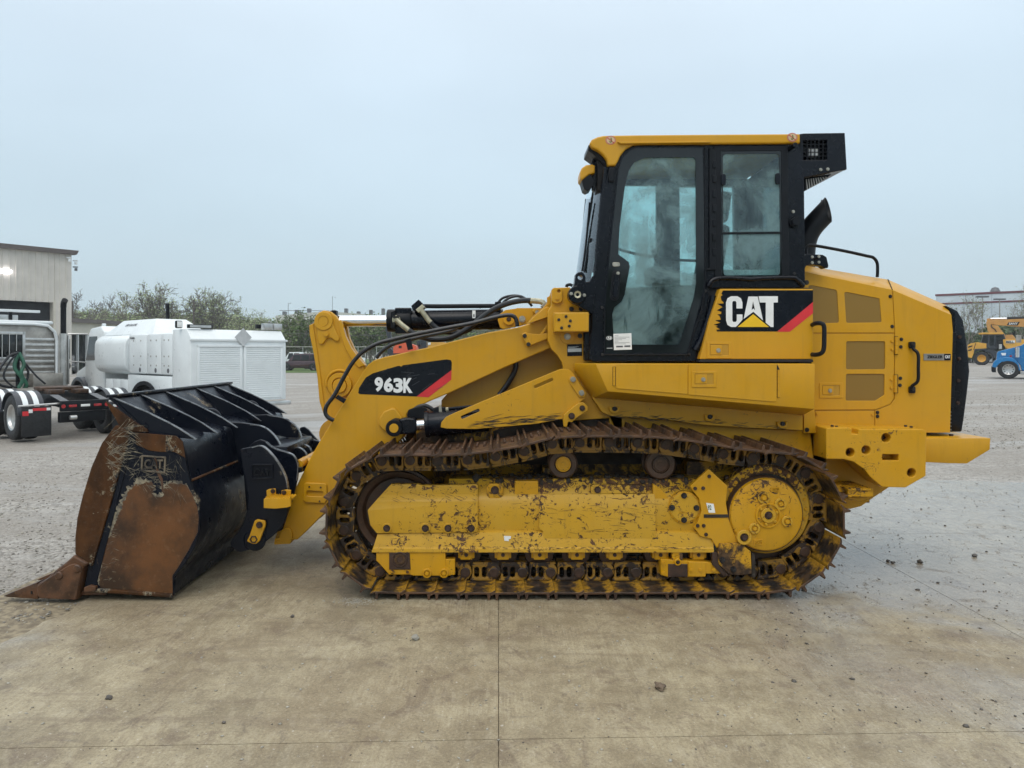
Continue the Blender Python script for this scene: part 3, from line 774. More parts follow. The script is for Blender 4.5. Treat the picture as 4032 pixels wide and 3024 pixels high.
# carrier rollers
for zm, x, y, r, hubm in ((t1, 1876, 420, 106, 'yel_chip'), (t2, 556, 422, 110, 'roller')):
    c = zm.p(x, y, 5.44); rr = zm.r(r, 5.44)
    mb = MB(); mb.lathe((c[0], 5.44, c[1]), [(0, .01), (rr*.55, .012), (rr*.6, .002), (rr*.9, 0), (rr, .012), (rr, .05), (rr*.9, .06), (rr*.9, .13), (rr, .14), (rr, .18), (0, .18)], 48)
    o = mb.build('carrier_roller', M['roller'], TL); far.append(o)
    mb = MB(); mb.lathe((c[0], 5.435, c[1]), [(0, 0), (rr*.16, 0), (rr*.18, .004), (rr*.42, .004), (rr*.46, -.002), (rr*.52, 0), (rr*.53, .02), (0, .02)], 32)
    mb.build('roller_hub', M[hubm], o)
    mb = MB().cyl((c[0], 5.5, c[1]), (c[0], 5.95, c[1]), .04, n=16); mb.build('roller_shaft', M['soil'], o)
# soil caked on the ledge above the roller frame
items = []; rs = random.Random(3)
ico = bmesh.new(); bmesh.ops.create_icosphere(ico, subdivisions=2, radius=1); icm = bpy.data.meshes.new('ico'); ico.to_mesh(icm); ico.free()
ico = bmesh.new(); bmesh.ops.create_icosphere(ico, subdivisions=1, radius=1); icm1 = bpy.data.meshes.new('ico1'); ico.to_mesh(icm1); ico.free()
x0 = t1.p(1250, 545, 5.5)[0]; x1 = t2.p(760, 545, 5.5)[0]; z0 = t1.p(0, 548, 5.47)[1]
for i in range(240):
    s = rs.uniform(.010, .034)*(1 if rs.random() < .9 else 1.5)
    p = Vector((rs.uniform(x0, x1), rs.uniform(5.455, 5.66), z0-.004+rs.uniform(0, .008)))
    items.append((icm1, Matrix.Translation(p-ORG) @ Euler((rs.random()*6, rs.random()*6, rs.random()*6)).to_matrix().to_4x4() @ Matrix.Diagonal((s*1.5, s, s*.7, 1))))
tag(link('caked_soil', merge(items, 'caked_soil', 80), M['soil'], TL), kind='stuff')
mirror_y([o for o in far if o.name.split('.')[0] not in ()])

# ---- hull behind the tracks
setorg(ORG0)
mb = MB(); hx0, hz0 = P(1640, 2050, 5.95); hx1, hz1 = P(3300, 1700, 5.95)
mb.box(hx0, hx1, 5.93, 2*YC-5.93, .42, P(0, 1640, 5.93)[1])
mb.build('main_frame', M['yel_mud2'], TL, bevel=.01)
mb = MB(); mb.box(hx0+.3, hx1-.5, 5.62, 5.93, .55, .66); mb.box(hx0+1.0, hx0+1.25, 5.66, 5.93, .6, .85); mb.box(hx0+2.1, hx0+2.5, 5.66, 5.93, .6, .9)
mb.build('pivot_shaft_housing', M['yel_mud2'], TL, bevel=.01)
# dirty side wall right behind the upper run
pl('hull_side', t1, [(985, 160), (1200, 140), (1900, 60), (2300, 60), (4100, 330), (4100, 700), (2900, 700), (1500, 700), (985, 300)], 5.885, 5.93, 'yel_mud2', bev=.002)
# inner fender band, scuffed dark just above the pads
pl('inner_fender', zs, [(-520, 640), (-200, 560), (60, 525), (330, 530), (560, 540), (1050, 590), (1500, 655), (1900, 760), (1900, 900), (-500, 900)], 5.84, 5.88, 'soil', bev=.002)
# belly panel under the side tank
bp = pl('lower_side_panel', zs, [(230, 250), (1932, 400), (1932, 632), (1500, 612), (1150, 588), (850, 548), (560, 530), (420, 520), (345, 490), (305, 430), (270, 378)], 5.72, 5.80, 'yel_chip', rnd=6, bev=.003)
for x, y in ((443, 463), (1197, 527), (1772, 582)):
    c = zs.p(x, y, 5.705)
    o = [(c[0]+zs.r(44, 5.7)*math.cos(a), c[1]+zs.r(34, 5.7)*math.sin(a)) for a in [math.pi*(1+i/14) for i in range(15)]]
    i_ = [(c[0]+zs.r(22, 5.7)*math.cos(a), c[1]+zs.r(16, 5.7)*math.sin(a)) for a in [math.pi*(2-i/14) for i in range(15)]]
    h_ = zs.r(18, 5.7)
    plate('bolt_guard', [(o[0][0], o[0][1]+h_)]+o+[(o[-1][0], o[-1][1]+h_), (i_[0][0], i_[0][1]+h_)]+i_+[(i_[-1][0], i_[-1][1]+h_)], 5.695, 5.725, M['yel_chip'], bp, .003)
    bolt(zs, x, y, 5.714, 16, 'bolt_dk', bp)
pl('hull_rear_side', zs, [(400, 515), (850, 550), (1500, 615), (1935, 635), (2050, 650), (2120, 640), (2120, 1050), (1600, 1050), (1500, 800), (900, 700), (400, 640)], 5.80, 5.86, 'yel_chip')
sp_ = pl('hull_corner_plate', zs, [(1942, 475), (2025, 468), (2046, 655), (1942, 655)], 5.755, 5.80, 'yel', bev=.003)
bolt(zs, 1965, 628, 5.753, 14, 'bolt_dk', sp_)

# ---- side tank / tool box over the track
D0, D1 = 5.45, 5.86
def v3(zm, x, y, D): return zm.v(x, y, D)
mb = MB()
fr = [v3(zs, 290, 105, D0), v3(zs, 2030, 105, D0), v3(zs, 2025, 466, D0), v3(zs, 388, 325, D0)]
lo = [v3(zs, 268, 378, 5.74), v3(zs, 1932, 516, 5.74)]; up = [v3(zs, 126, 100, 5.74), v3(zs, 126, 152, 5.74)]
vs = [mb.bm.verts.new(p) for p in fr+lo+up]
bk = [mb.bm.verts.new(Vector((p.x, D1, p.z))) for p in (fr[0], fr[1], lo[1], lo[0], up[1], up[0])]
f = mb.face
f([vs[0], vs[1], vs[2], vs[3]]); f([vs[3], vs[2], vs[5], vs[4]])
f([vs[6], vs[0], vs[3], vs[4], vs[7]])
rt = mb.bm.verts.new(Vector((lo[1].x+.04, 5.86, lo[1].z)))
f([vs[1], vs[2], vs[5], bk[2], bk[1]]); f([vs[4], vs[5], bk[2], bk[3]]); f([vs[7], vs[4], bk[3], bk[4]]); f([vs[6], vs[7], bk[4], bk[5]]); f([vs[0], vs[6], bk[5], bk[0]]); f([vs[1], vs[0], bk[0], bk[1]])
mb.bm.verts.remove(rt)
tank = mb.build('side_tank', M['yel'], TL, bevel=.007)
def latch(zm, x0, y0, x1, y1, D, parent):
    """recessed paddle latch: raised frame, dark pocket, paddle and a key bolt"""
    o = fillet(zm.L([(x0, y0), (x1, y0), (x1, y1), (x0, y1)], D), zm.r(6, D)); wd = x1-x0; hg = y1-y0
    ins = fillet(zm.L([(x0+wd*.12, y0+hg*.15), (x1-wd*.12, y0+hg*.15), (x1-wd*.12, y1-hg*.18), (x0+wd*.12, y1-hg*.18)], D), zm.r(4, D))
    fr_ = plate('latch', [o, ins], D-.006, D+.001, M['yel'], parent, .002)
    pl('latch_pocket', zm, [(x0+wd*.1, y0+hg*.12), (x1-wd*.1, y0+hg*.12), (x1-wd*.1, y1-hg*.15), (x0+wd*.1, y1-hg*.15)], D-.0015, D, 'yel_shade', parent, bev=0)
    pl('latch_paddle', zm, [(x0+wd*.15, y0+hg*.2), (x0+wd*.62, y0+hg*.2), (x0+wd*.62, y1-hg*.22), (x0+wd*.15, y1-hg*.22)], D-.007, D-.0018, 'yel', parent, rnd=3, bev=.002)
    bolt(zm, x0+wd*.47, (y0+y1)/2+2, D-.007, min(wd*.075, 14), 'steel', parent, 'key_bolt')
def hinge(zm, x, y0, y1, w_, D, parent, n=4):
    mb = MB(); hh = (y1-y0)/n
    for k in range(n):
        a = zm.p(x, y0+k*hh+.6, D); b = zm.p(x, y0+(k+1)*hh-.6, D)
        mb.cyl((a[0], D, a[1]), (b[0], D, b[1]), zm.r(w_, D)*.55, n=10)
    return mb.build('hinge', M['yel'], parent)
d1 = pl('tank_door', zs, [(452, 107), (1020, 107), (1020, 346), (468, 302), (453, 294)], D0-.007, D0-.001, 'yel', tank, rnd=7, bev=.002)
d2 = pl('tank_door', zs, [(1027, 107), (1727, 107), (1727, 398), (1718, 407), (1027, 350)], D0-.007, D0-.001, 'yel', tank, rnd=7, bev=.002)
latch(zs, 1052, 164, 1248, 291, D0-.007, tank)
pl('hinge_plate', zs, [(427, 128), (451, 128), (451, 280), (427, 280)], D0-.003, D0, 'blackhole', tank, bev=0)
hinge(zs, 439, 130, 278, 17, D0-.004, tank); hinge(zs, 1741, 152, 371, 17, D0-.004, tank, 4)
pl('door_seam', zs, [(1728, 107), (1750, 150), (1751, 373), (1728, 373)], D0-.0022, D0, 'blackhole', tank, bev=0)
bolt(zs, 186, 126, 5.66, 9, 'yel', tank)
# ================================================================== LOADER: rear body
HD = 5.85
def H(x, y, D=HD): return zr.v(x, y, D)
# solid core of the hood (side wall, chamfer, top) one step behind the panels
mb = MB()
def sect(side, top, bot):     # cross-section ring from near side bottom over the top to the far side
    m = lambda p: Vector((p.x, 2*YC-p.y, p.z))
    return [bot, side, top, m(top), m(side), m(bot)]
yS = HD+.004
A = sect(H(340, 150, yS), H(340, 92, 6.05), H(340, 1500, yS))
B = sect(H(1100, 300, yS), H(1072, 218, 6.05), H(1100, 1500, yS))
C = sect(H(1600, 512, yS), H(1556, 432, 6.05), H(1588, 1500, yS))
rings = [[mb.bm.verts.new(p) for p in s] for s in (A, B, C)]
for a, b in zip(rings, rings[1:]):
    for i in range(5): mb.face([a[i], b[i], b[i+1], a[i+1]])
mb.face(rings[0]); mb.face(rings[-1][::-1])
hood = mb.build('engine_hood', M['yel'], TL, bevel=.008)
def gr(pts, D=HD-.004): return fillet(zr.L(pts, D), zr.r(16, D))
G1 = [(392, 268), (420, 264), (625, 303), (634, 320), (650, 580), (400, 588)]
G2 = [(695, 325), (720, 322), (992, 376), (1010, 577), (712, 582)]
G3 = [(710, 737), (1038, 737), (1037, 973), (708, 975)]
G4 = [(708, 1012), (1033, 1012), (1031, 1190), (955, 1238), (705, 1238)]
PD = HD-.006
p = pl('hood_side_panel', zr, [(345, 146), (1098, 301), (1120, 664), (345, 664)], PD, HD+.003, 'yel', hood, rnd=4, bev=.002, holes=(gr(G1), gr(G2)))
e1 = [(345, 146), (1098, 301)]
for g in (G1, G2):
    pl('grille', zr, g, HD-.0015, HD+.002, 'grille', p, bev=0)
p = pl('engine_door', zr, [(345, 674), (1118, 674), (1112, 1218), (1078, 1268), (960, 1312), (345, 1316)], PD-.003, HD+.002, 'yel', hood, rnd=[0, 8, 20, 20, 8, 0], bev=.002, holes=(gr(G3), gr(G4)))
for g in (G3, G4): pl('grille', zr, g, HD-.0015, HD+.002, 'grille', p, bev=0)
latch(zr, 483, 1087, 679, 1216, PD-.003, p)
for y0, y1 in ((698, 845), (1022, 1170)):
    pl('hinge_plate', zr, [(1116, y0-4), (1150, y0-4), (1150, y1+4), (1114, y1+4)], PD-.0045, PD, 'blackhole', p, bev=0)
    hinge(zr, 1134 if y0 < 900 else 1128, y0, y1, 26, PD-.008, p)
    for k in (22, 90): bolt(zr, 1098-(6 if y0 > 900 else 0), y0+k+16, PD-.003, 12, 'yel', p)
for x, y in ((1176, 720), (1172, 784), (1168, 1049), (1165, 1108), (975, 1337), (975, 1370), (1083, 358), (1099, 612)): bolt(zr, x, y, PD, 12, 'bolt_dk', hood)
bolt(zr, 375, 242, PD, 12, 'bolt_dk', hood)
p = pl('rear_side_panel', zr, [(1106, 304), (1600, 514), (1612, 655), (1588, 1508), (957, 1508), (955, 1322), (1085, 1274), (1122, 1222), (1124, 660)], PD, HD+.003, 'yel', hood, rnd=4, bev=.002)
pl('lower_access_panel', zr, [(452, 1326), (948, 1323), (948, 1510), (450, 1508)], PD, HD+.003, 'yel', hood, rnd=4, bev=.002)
for x, y in ((466, 1352), (932, 1357)): bolt(zr, x, y, PD, 11, 'yel', hood)
# seam on the roof between hood and rear tank
a, b = H(1100, 300, yS-.002), H(1066, 217, 6.045)
MB().tube([a, b, Vector((b.x, 2*YC-b.y, b.z+.002))], .004, 6).build('hood_seam', M['blackhole'], hood)
# name badge
bg_ = pl('dealer_badge', zr, [(1366, 842), (1594, 842), (1594, 898), (1366, 898)], PD-.005, PD, 'alu_dirty', hood, bev=.001)
tag(bg_, label='metal dealer badge reading ZIEGLER CAT')
pl('badge_panel', zr, [(1540, 843), (1593, 843), (1593, 897), (1540, 897)], PD-.0065, PD-.004, 'black', bg_, bev=0)
text('badge_letters', 'ZIEGLER', *zr.p(1396, 880, PD-.0062), PD-.0062, zr.r(24, PD), M['blackhole'], bg_, width=zr.r(130, PD), bold=.025)
text('badge_letters', 'CAT', *zr.p(1546, 881, PD-.0078), PD-.0078, zr.r(25, PD), M['white_decal'], bg_, width=zr.r(42, PD), bold=.03)
# grab handles
def handle(pts, r, zm, D, stand, parent, feet=True, name='grab_handle'):
    v = [zm.v(x, y, D-d) for x, y, d in pts]
    o = MB().tube(v, r, 12, 5).build(name, M['black_m'], parent)
    return o
hd = handle([(1276, 765, .03), (1278, 800, .035), (1318, 845, .06), (1320, 960, .065), (1316, 1070, .06), (1268, 1115, .035), (1268, 1150, .03)], .0125, zr, HD, .06, hood)
for y in (768, 1146):
    pl('handle_foot', zr, [(1250, y-28), (1300, y-28), (1300, y+30), (1250, y+30)], HD-.035, PD, 'black_m', hd, rnd=14, bev=.006)
    bolt(zr, 1275, y-4, HD-.036, 13, 'bolt_dk', hd)
handle([(425, 598, 0), (455, 586, .05), (500, 586, .09), (524, 612, .10), (526, 700, .10), (522, 800, .10), (500, 838, .09), (455, 850, .05), (425, 848, 0)], .0165, zr, 5.60, .1, TL)
# rear radiator guard, swung shut behind the enclosure
mb = MB()
g = [(1556, 432), (1652, 478), (1702, 560), (1732, 760), (1756, 990), (1735, 1180), (1712, 1360), (1690, 1502), (1592, 1502), (1600, 1300), (1610, 800), (1612, 640), (1604, 512)]
o_ = zr.L(g, 5.93)
mb.prism(o_, 5.93, 2*YC-5.93)
rgd = mb.build('radiator_guard', M['black'], TL, bevel=.012)
for k in range(7):
    y0 = 660+k*92
    pl('hinge_strip', zr, [(1612-k*2.2, y0), (1639-k*2.2, y0), (1637-k*2.2, y0+86), (1610-k*2.2, y0+86)], 5.90, 5.93, 'black_m', rgd, bev=.003)
for k in range(6):
    pl('guard_louvre', zr, [(1590, 1330+k*30), (1600, 1330+k*30), (1600, 1338+k*30), (1590, 1338+k*30)], 5.90, 5.93, 'alu_dirty', rgd, bev=0)
for y in (700, 884, 1069, 1257): bolt(zr, 1668-(y-700)*.025, y, 5.928, 13, 'bolt', rgd)
# counterweight
CD = 5.45
def cr(x, y, r): return circ(zq.p(x, y, CD), zq.r(r, CD), 24)
cwh = [cr(1151, 438, 35), cr(875, 550, 34), cr(997, 532, 34), cr(1347, 706, 34), fillet(zq.L([(1123, 565), (1248, 565), (1248, 611), (1123, 611)], CD), .004)]
cw = pl('counterweight', zq, [(690, 362), (872, 358), (886, 372), (886, 408), (936, 408), (938, 372), (1440, 372), (1464, 396), (1457, 732), (1302, 821), (1122, 817), (1030, 740), (985, 680), (900, 622), (830, 602), (690, 600)], CD, CD+.14, 'yel_chip', rnd=[14, 8, 6, 4, 4, 6, 14, 14, 10, 10, 10, 20, 20, 20, 10, 6], bev=.006, holes=cwh)
pl('counterweight_body', zq, [(700, 366), (870, 364), (1440, 378), (1460, 396), (1450, 728), (1300, 815), (1122, 810), (985, 680), (900, 625), (830, 606), (700, 603)], CD+.10, 5.92, 'yel_chip', cw, bev=.008)
for x, y in ((1151, 438), (875, 550), (1347, 706)):
    bolt(zq, x+2, y, CD+.09, 24, 'bolt', cw)
ring(zq, 997, 532, 14, 30, CD+.09, .01, 'alu_dirty', 'tow_pin', cw); 
for x, y in ((736, 352), (770, 358), (1301, 352), (1344, 360)):
    c = zq.v(x, y, CD+.07); MB().cyl(c, c+Vector((0, 0, .013)), .011, n=6).build('bolt', M['bolt'], cw)
# chassis belly under the counterweight and rear step
pl('rear_hull_side', zq, [(560, 395), (700, 395), (1200, 780), (1170, 822), (1060, 895), (960, 965), (880, 985), (800, 985), (600, 700)], 5.80, 5.90, 'yel_chip', bev=.006)
mb = MB(); a = zq.v(800, 700, 5.9); b = zq.v(1170, 822, 5.9); c = zq.v(880, 985, 5.9)
mb.prism([(P(3200, 1740, 5.9)[0], b.z+.2), (b.x-.02, b.z+.2), (b.x-.02, b.z+.01), (c.x+.1, c.z+.05), (c.x-.05, c.z+.02), (P(3200, 1740, 5.9)[0], c.z+.1)], 5.89, 2*YC-5.89)
mb.build('belly_guard', M['yel_chip'], TL, bevel=.008)
st = pl('rear_step', zq, [(858, 838), (900, 826), (1050, 826), (1056, 890), (1000, 893), (900, 890), (858, 900)], 5.50, 5.53, 'yel_mud', rnd=12, bev=.004)
pl('step_tread', zq, [(862, 832)]+[(862+i*12, 824+(i % 2)*8) for i in range(1, 16)]+[(1044, 835), (1050, 842), (862, 842)], 5.49, 5.80, 'yel_mud', st, bev=0)
pl('step_bracket', zq, [(760, 806), (815, 800), (820, 856), (780, 856)], 5.62, 5.80, 'yel_mud', st, bev=.004)
pl('step_underside', zq, [(850, 895), (1050, 892), (960, 930), (870, 915)], 5.60, 5.80, 'yel_mud', st, bev=.004)
# rear bumper
mb = MB(); zt_ = zq.p(1465, 402, 5.88)[1]
BP = zq.L([(1464, 402), (1640, 440), (1956, 440), (1950, 530), (1775, 636), (1640, 634), (1460, 612)], 5.72)
x0 = BP[0][0]-.3; top = BP[2][1]
near = [(x0, top), (BP[2][0], top), (BP[3][0], BP[3][1]), BP[4], BP[5], (x0, BP[6][1])]
mb.prism(near, 5.72, 2*YC-5.72)
bump_ = mb.build('rear_bumper', M['yel_chip'], TL, bevel=.006)
c = Vector((BP[2][0]-.22, 5.86, top)); MB().cyl(c, c+Vector((0, 0, .016)), .016, n=6).build('bolt', M['bolt'], bump_)
# top rail and bracket behind the cab
tube('handrail', [zc.v(x, y, 5.98) for x, y in ((1660, 900), (1658, 860), (1670, 832), (1710, 828), (1900, 862), (2060, 897), (2108, 910), (2133, 945), (2136, 1000), (2134, 1040))], .0125, M['black_m'], TL)
mb = MB(); 
hk = pl('mirror_bracket', zc, [(1580, 895), (1640, 900), (1660, 885), (1770, 890), (1795, 905), (1808, 960), (1806, 978), (1785, 980), (1765, 965), (1700, 955), (1660, 962), (1640, 1000), (1600, 990), (1580, 950)], 5.72, 5.80, 'black', rnd=10,
        holes=(fillet(zc.L([(1706, 918), (1735, 912), (1738, 935), (1710, 938)], 5.72), .004),))
for x, y in ((1698, 905), (1743, 902), (1698, 943), (1743, 940)): bolt(zc, x, y, 5.718, 8, 'steel', hk)
# exhaust stack
ex = MB(); pts = [zc.v(x, y, 6.3) for x, y in ((1640, 1000), (1642, 880), (1655, 790), (1690, 715), (1760, 635), (1900, 490))]
cat = catmull(pts, 6); ex.tube(cat, zc.r(72, 6.3), 28)
cut_ = zc.v(1800, 578, 6.3); cn = Vector((.80, -.56, .24)).normalized()
bmesh.ops.bisect_plane(ex.bm, geom=ex.bm.verts[:]+ex.bm.edges[:]+ex.bm.faces[:], plane_co=cut_, plane_no=cn, clear_outer=True)
be = [e_ for e_ in ex.bm.edges if e_.is_boundary]; rim_ = []
if be:
    v0 = be[0].verts[0]; rim_ = [v0]; prev = None; cur = v0
    while True:
        nx_ = [e_ for e_ in cur.link_edges if e_.is_boundary and e_ is not prev]
        if not nx_: break
        prev = nx_[0]; cur = prev.other_vert(cur)
        if cur is v0: break
        rim_.append(cur)
rim_ = [v.co.copy() for v in rim_]
es = ex.build('exhaust_pipe', M['black_m'], TL)
cc = sum(rim_, Vector())/len(rim_)
m2 = MB(); m2.poly([cc+(p_-cc)*.94-cn*.03 for p_ in rim_], [tuple(range(len(rim_)))]); m2.build('pipe_mouth', M['blackhole'], es, smooth=0)
m2 = MB(); m2.tube([cc+(p_-cc)*.985 for p_ in rim_]+[cc+(rim_[0]-cc)*.985], .004, 6); m2.build('pipe_rim', M['black_m'], es)

M['red_pale'] = plain('faded_red_vinyl', (.50, .16, .12), .4, 0, .1, 9); M['cream'] = plain('faded_cream_vinyl', (.60, .45, .26), .4, 0, .1, 9)
# ================================================================== LOADER: cab
KD = 5.68; KF = 6.92       # near and far side planes
DO = [(395, 300), (420, 230), (470, 178), (520, 160), (975, 160), (985, 600), (985, 1110), (955, 1230), (862, 1562), (300, 1562), (302, 1230), (330, 900)]
def K(pts, D, r=0): 
    o = zc.L(pts, D); return fillet(o, zc.r(r, D)) if r else o
frame_o = [(338, 292), (440, 160), (560, 142), (1612, 140), (1645, 380), (1652, 1110), (1005, 1110), (1010, 1160), (930, 1600), (940, 1606), (222, 1606), (212, 1560), (235, 1050), (300, 500)]
door_hole = [(410, 300), (435, 235), (480, 190), (525, 178), (965, 178), (970, 1100), (850, 1545), (315, 1545), (318, 1230), (345, 900)]
win_hole = [(1060, 190), (1515, 190), (1525, 1025), (1065, 1030)]
cabm = plate('cab_frame', [K(frame_o, KD, 14), K(door_hole, KD, 20), K(win_hole, KD, 10)], KD, KD+.07, M['black'], TL, .006)
# far side, floor, rear wall and front posts
far_o = [P(zc.s(*q)[0], zc.s(*q)[1], KD) for q in frame_o]
fh = [P(zc.s(*q)[0], zc.s(*q)[1], KD) for q in [(430, 330), (520, 190), (960, 190), (960, 1000), (330, 1050)]]
fh2 = [P(zc.s(*q)[0], zc.s(*q)[1], KD) for q in [(1060, 200), (1500, 200), (1510, 1000), (1065, 1000)]]
plate('cab_far_frame', [far_o, fh, fh2], KF-.07, KF, M['black'], cabm, .006)
plate('far_window', [[P(zc.s(*q)[0], zc.s(*q)[1], KD) for q in [(400, 320), (510, 180), (1520, 180), (1520, 1010), (320, 1060)]]], KF-.035, KF-.031, M['glass'], cabm, 0)
xa, xb = zc.p(1500, 0, KD)[0], zc.p(1650, 0, KD)[0]; zf = zc.p(0, 1600, KD)[1]; zt0 = zc.p(0, 150, KD)[1]
MB().box(zc.p(230, 0, KD)[0], xb, KD+.06, KF-.06, zf, zf+.06).build('cab_floor', M['blackhole'], cabm)
zmid = zc.p(0, 1010, KD)[1]
rw = MB(); rw.box(xb-.05, xb-.012, KD+.06, KD+.30, zmid, zt0); rw.box(xb-.05, xb-.012, KF-.25, KF-.06, zmid, zt0); rw.box(xb-.05, xb-.012, KD+.06, KF-.06, zf, zmid)
rw.box(xb-.05, xb-.012, KD+.29, KF-.24, zt0-.12, zt0)
rw.build('cab_rear_wall', M['blackhole'], cabm)
MB().box(xb-.034, xb-.030, KD+.30, KF-.25, zmid, zt0-.12).build('rear_window', M['glass'], cabm)
# windshield: a curved pane bulging forwards between the front posts
mb = MB(); nz, nyy = 10, 14; vv = []
for j in range(nz+1):
    t = j/nz; zx, zy_ = 318+(228-318)*t, 330+(1300-330)*t
    px, pz = zc.p(zx, zy_, KD); row = []
    for i in range(nyy+1):
        s = i/nyy; bul = .105*(1-abs(2*s-1)**2.6)*(.5+.5*t)+.0
        row.append(mb.bm.verts.new((px-bul, KD+.03+(KF-KD-.06)*s, pz)))
    vv.append(row)
for j in range(nz):
    for i in range(nyy): mb.face([vv[j][i], vv[j][i+1], vv[j+1][i+1], vv[j+1][i]])
mb.build('windshield', M['glass'], cabm, smooth=60)
for D in (KD+.008, KF-.05):
    a, b = zc.p(322, 300, KD), zc.p(222, 1590, KD)
    MB().tube([(a[0], D+.02, a[1]), ((a[0]+b[0])/2-.012, D+.02, (a[1]+b[1])/2), (b[0], D+.02, b[1])], .026, 10, 6).build('front_post', M['black'], cabm)
c0 = zc.p(228, 1290, KD); MB().box(c0[0]-.06, c0[0]+.05, KD+.05, KF-.05, zf, c0[1]).build('front_cowl', M['black'], cabm, bevel=.01)
# door
GO = [(400, 840), (408, 700), (442, 440), (468, 330), (505, 270), (575, 238), (905, 236), (918, 250), (922, 1080), (905, 1180), (808, 1492), (372, 1492), (358, 1290), (372, 1242), (420, 1205), (440, 1160), (476, 970), (470, 940), (400, 888)]
door = plate('cab_door', [K(DO, KD-.014, 10), K(GO, KD-.014, 14)], KD-.014, KD+.004, M['black'], TL, .004)
DO2 = [(x+(640-x)*.012, y+(900-y)*.008) for x, y in DO]
plate('door_glass', [K(DO2, KD-.010, 8)], KD-.001, KD+.003, M['glass_cab'], door, 0)
# enamel border printed on the glass is slightly browner than the frame
DI = [(x+(640-x)*.035, y+(860-y)*.022) for x, y in DO]
plate('glass_border', [K(DI, KD-.0155, 10), K(GO, KD-.0155, 14)], KD-.0162, KD-.0142, M['glass_dk'], door, 0)
hp = plate('door_handle', [K(slot((385, 1025), (373, 1170), 30), KD-.020)], KD-.022, KD-.015, M['black_m'], door, .003)
plate('handle_grip', [K(slot((390, 1030), (378, 1165), 15), KD-.045)], KD-.046, KD-.020, M['black'], door, .006)
pl('lock_plate', zc, [(358, 940), (410, 940), (412, 968), (362, 970)], KD-.022, KD-.015, 'steel', door, rnd=14)
bolt(zc, 397, 1014, KD-.047, 9, 'steel', door, 'key_bolt')
for x, y in ((290, 1243), (292, 1558), (873, 1556), (985, 1133)): bolt(zc, x, y, KD-.016, 8, 'bolt_dk', door)
tube('door_seal', [zc.v(x, y, KD-.016) for x, y in ((306, 1240), (306, 1540), (306, 1555), (330, 1558), (840, 1558), (862, 1550), (900, 1420), (978, 1120), (978, 400), (978, 175))], .006, M['black_m'], door)
pl('door_hinge', zc, [(338, 305), (375, 305), (372, 398), (335, 398)], KD-.028, KD, 'black_m', door, rnd=8, bev=.006)
pl('hinge_bar', zc, [(1010, 170), (1035, 170), (1052, 215), (1052, 990), (990, 994), (990, 985), (1010, 980)], KD-.02, KD, 'black_m', cabm, rnd=5)
for k in range(7): pl('hinge_knuckle', zc, [(1033, 258+k*98), (1056, 258+k*98), (1056, 308+k*98), (1033, 308+k*98)], KD-.03, KD-.004, 'black_m', cabm, rnd=4)
# papers stuck inside the lower corner of the door
pp = pl('inspection_sheet', zc, [(366, 1420), (487, 1415), (490, 1525), (370, 1529)], KD-.0185, KD-.0168, 'white_decal', door, bev=0)
for k in range(7):
    pl('print_line', zc, [(374, 1432+k*9), (400+25*((k*7) % 4), 1432+k*9), (400+25*((k*7) % 4), 1434+k*9), (374, 1434+k*9)], KD-.0190, KD-.0186, 'grey_pl', pp, bev=0)
pl('print_line', zc, [(385, 1500), (430, 1499), (430, 1510), (385, 1511)], KD-.0190, KD-.0186, 'grey_pl', pp, bev=0)
pl('print_line', zc, [(440, 1498), (480, 1496), (480, 1508), (440, 1509)], KD-.0190, KD-.0186, 'grey_pl', pp, bev=0)
el = [(338+20*math.cos(a*.3142), 1448+13*math.sin(a*.3142)) for a in range(20)]
el2 = [(338+17*math.cos(a*.3142), 1448+10.5*math.sin(a*.3142)) for a in range(20)]
plate('round_emblem', [K(el, KD-.0175), K(el2, KD-.0175)], KD-.0178, KD-.0165, M['white_decal'], door, 0)
text('emblem_letter', 'N', *zc.p(328, 1456, KD-.0175), KD-.0175, zc.r(16, KD), M['white_decal'], door, width=zc.r(20, KD), bold=.03, slant=.1)
pl('small_label', zc, [(322, 1515), (360, 1514), (360, 1517), (322, 1518)], KD-.0178, KD-.0165, 'white_decal', door, bev=0)
# side window
WO = [(1040, 160), (1535, 155), (1547, 1032), (1046, 1042)]
WI = [(1095, 212), (1484, 210), (1492, 1030), (1100, 1034)]
win = plate('side_window', [K(WO, KD-.012, 6), K([(1088, 196), (1490, 193), (1497, 1030), (1094, 1036)], KD-.012, 6)], KD-.012, KD-.001, M['black_m'], TL, .004)
plate('window_glass', [K([(1080, 190), (1495, 188), (1502, 1034), (1086, 1040)], KD-.005)], KD-.002, KD+.002, M['glass_cab'], win, 0)
plate('window_border', [K([(1089, 197), (1489, 194), (1496, 1029), (1095, 1035)], KD-.008, 6), K([(1102, 220), (1476, 216), (1440, 470), (1438, 985), (1480, 1022), (1103, 1026), (1100, 700)], KD-.008, 10)], KD-.0065, KD-.005, M['glass_dk'], win, 0) if 0 else None
plate('window_border', [K([(1089, 197), (1489, 194), (1496, 1029), (1095, 1035)], KD-.008, 6), K([(1100, 215), (1478, 212), (1484, 1026), (1104, 1030)], KD-.008, 26)], KD-.0065, KD-.005, M['glass_dk'], win, 0)
pl('window_bar', zc, [(1094, 738), (1492, 734), (1493, 750), (1094, 754)], KD-.012, KD-.004, 'black_m', win)
for x, y in ((1105, 385), (1470, 380)): pl('window_latch', zc, [(x-16, y-38), (x+16, y-38), (x+16, y+38), (x-16, y+38)], KD-.026, KD-.008, 'black', win, rnd=14, bev=.005)
pl('inner_sill', zc, [(1102, 990), (1448, 990), (1460, 1028), (1104, 1028)], KD+.10, KD+.14, 'white', win)
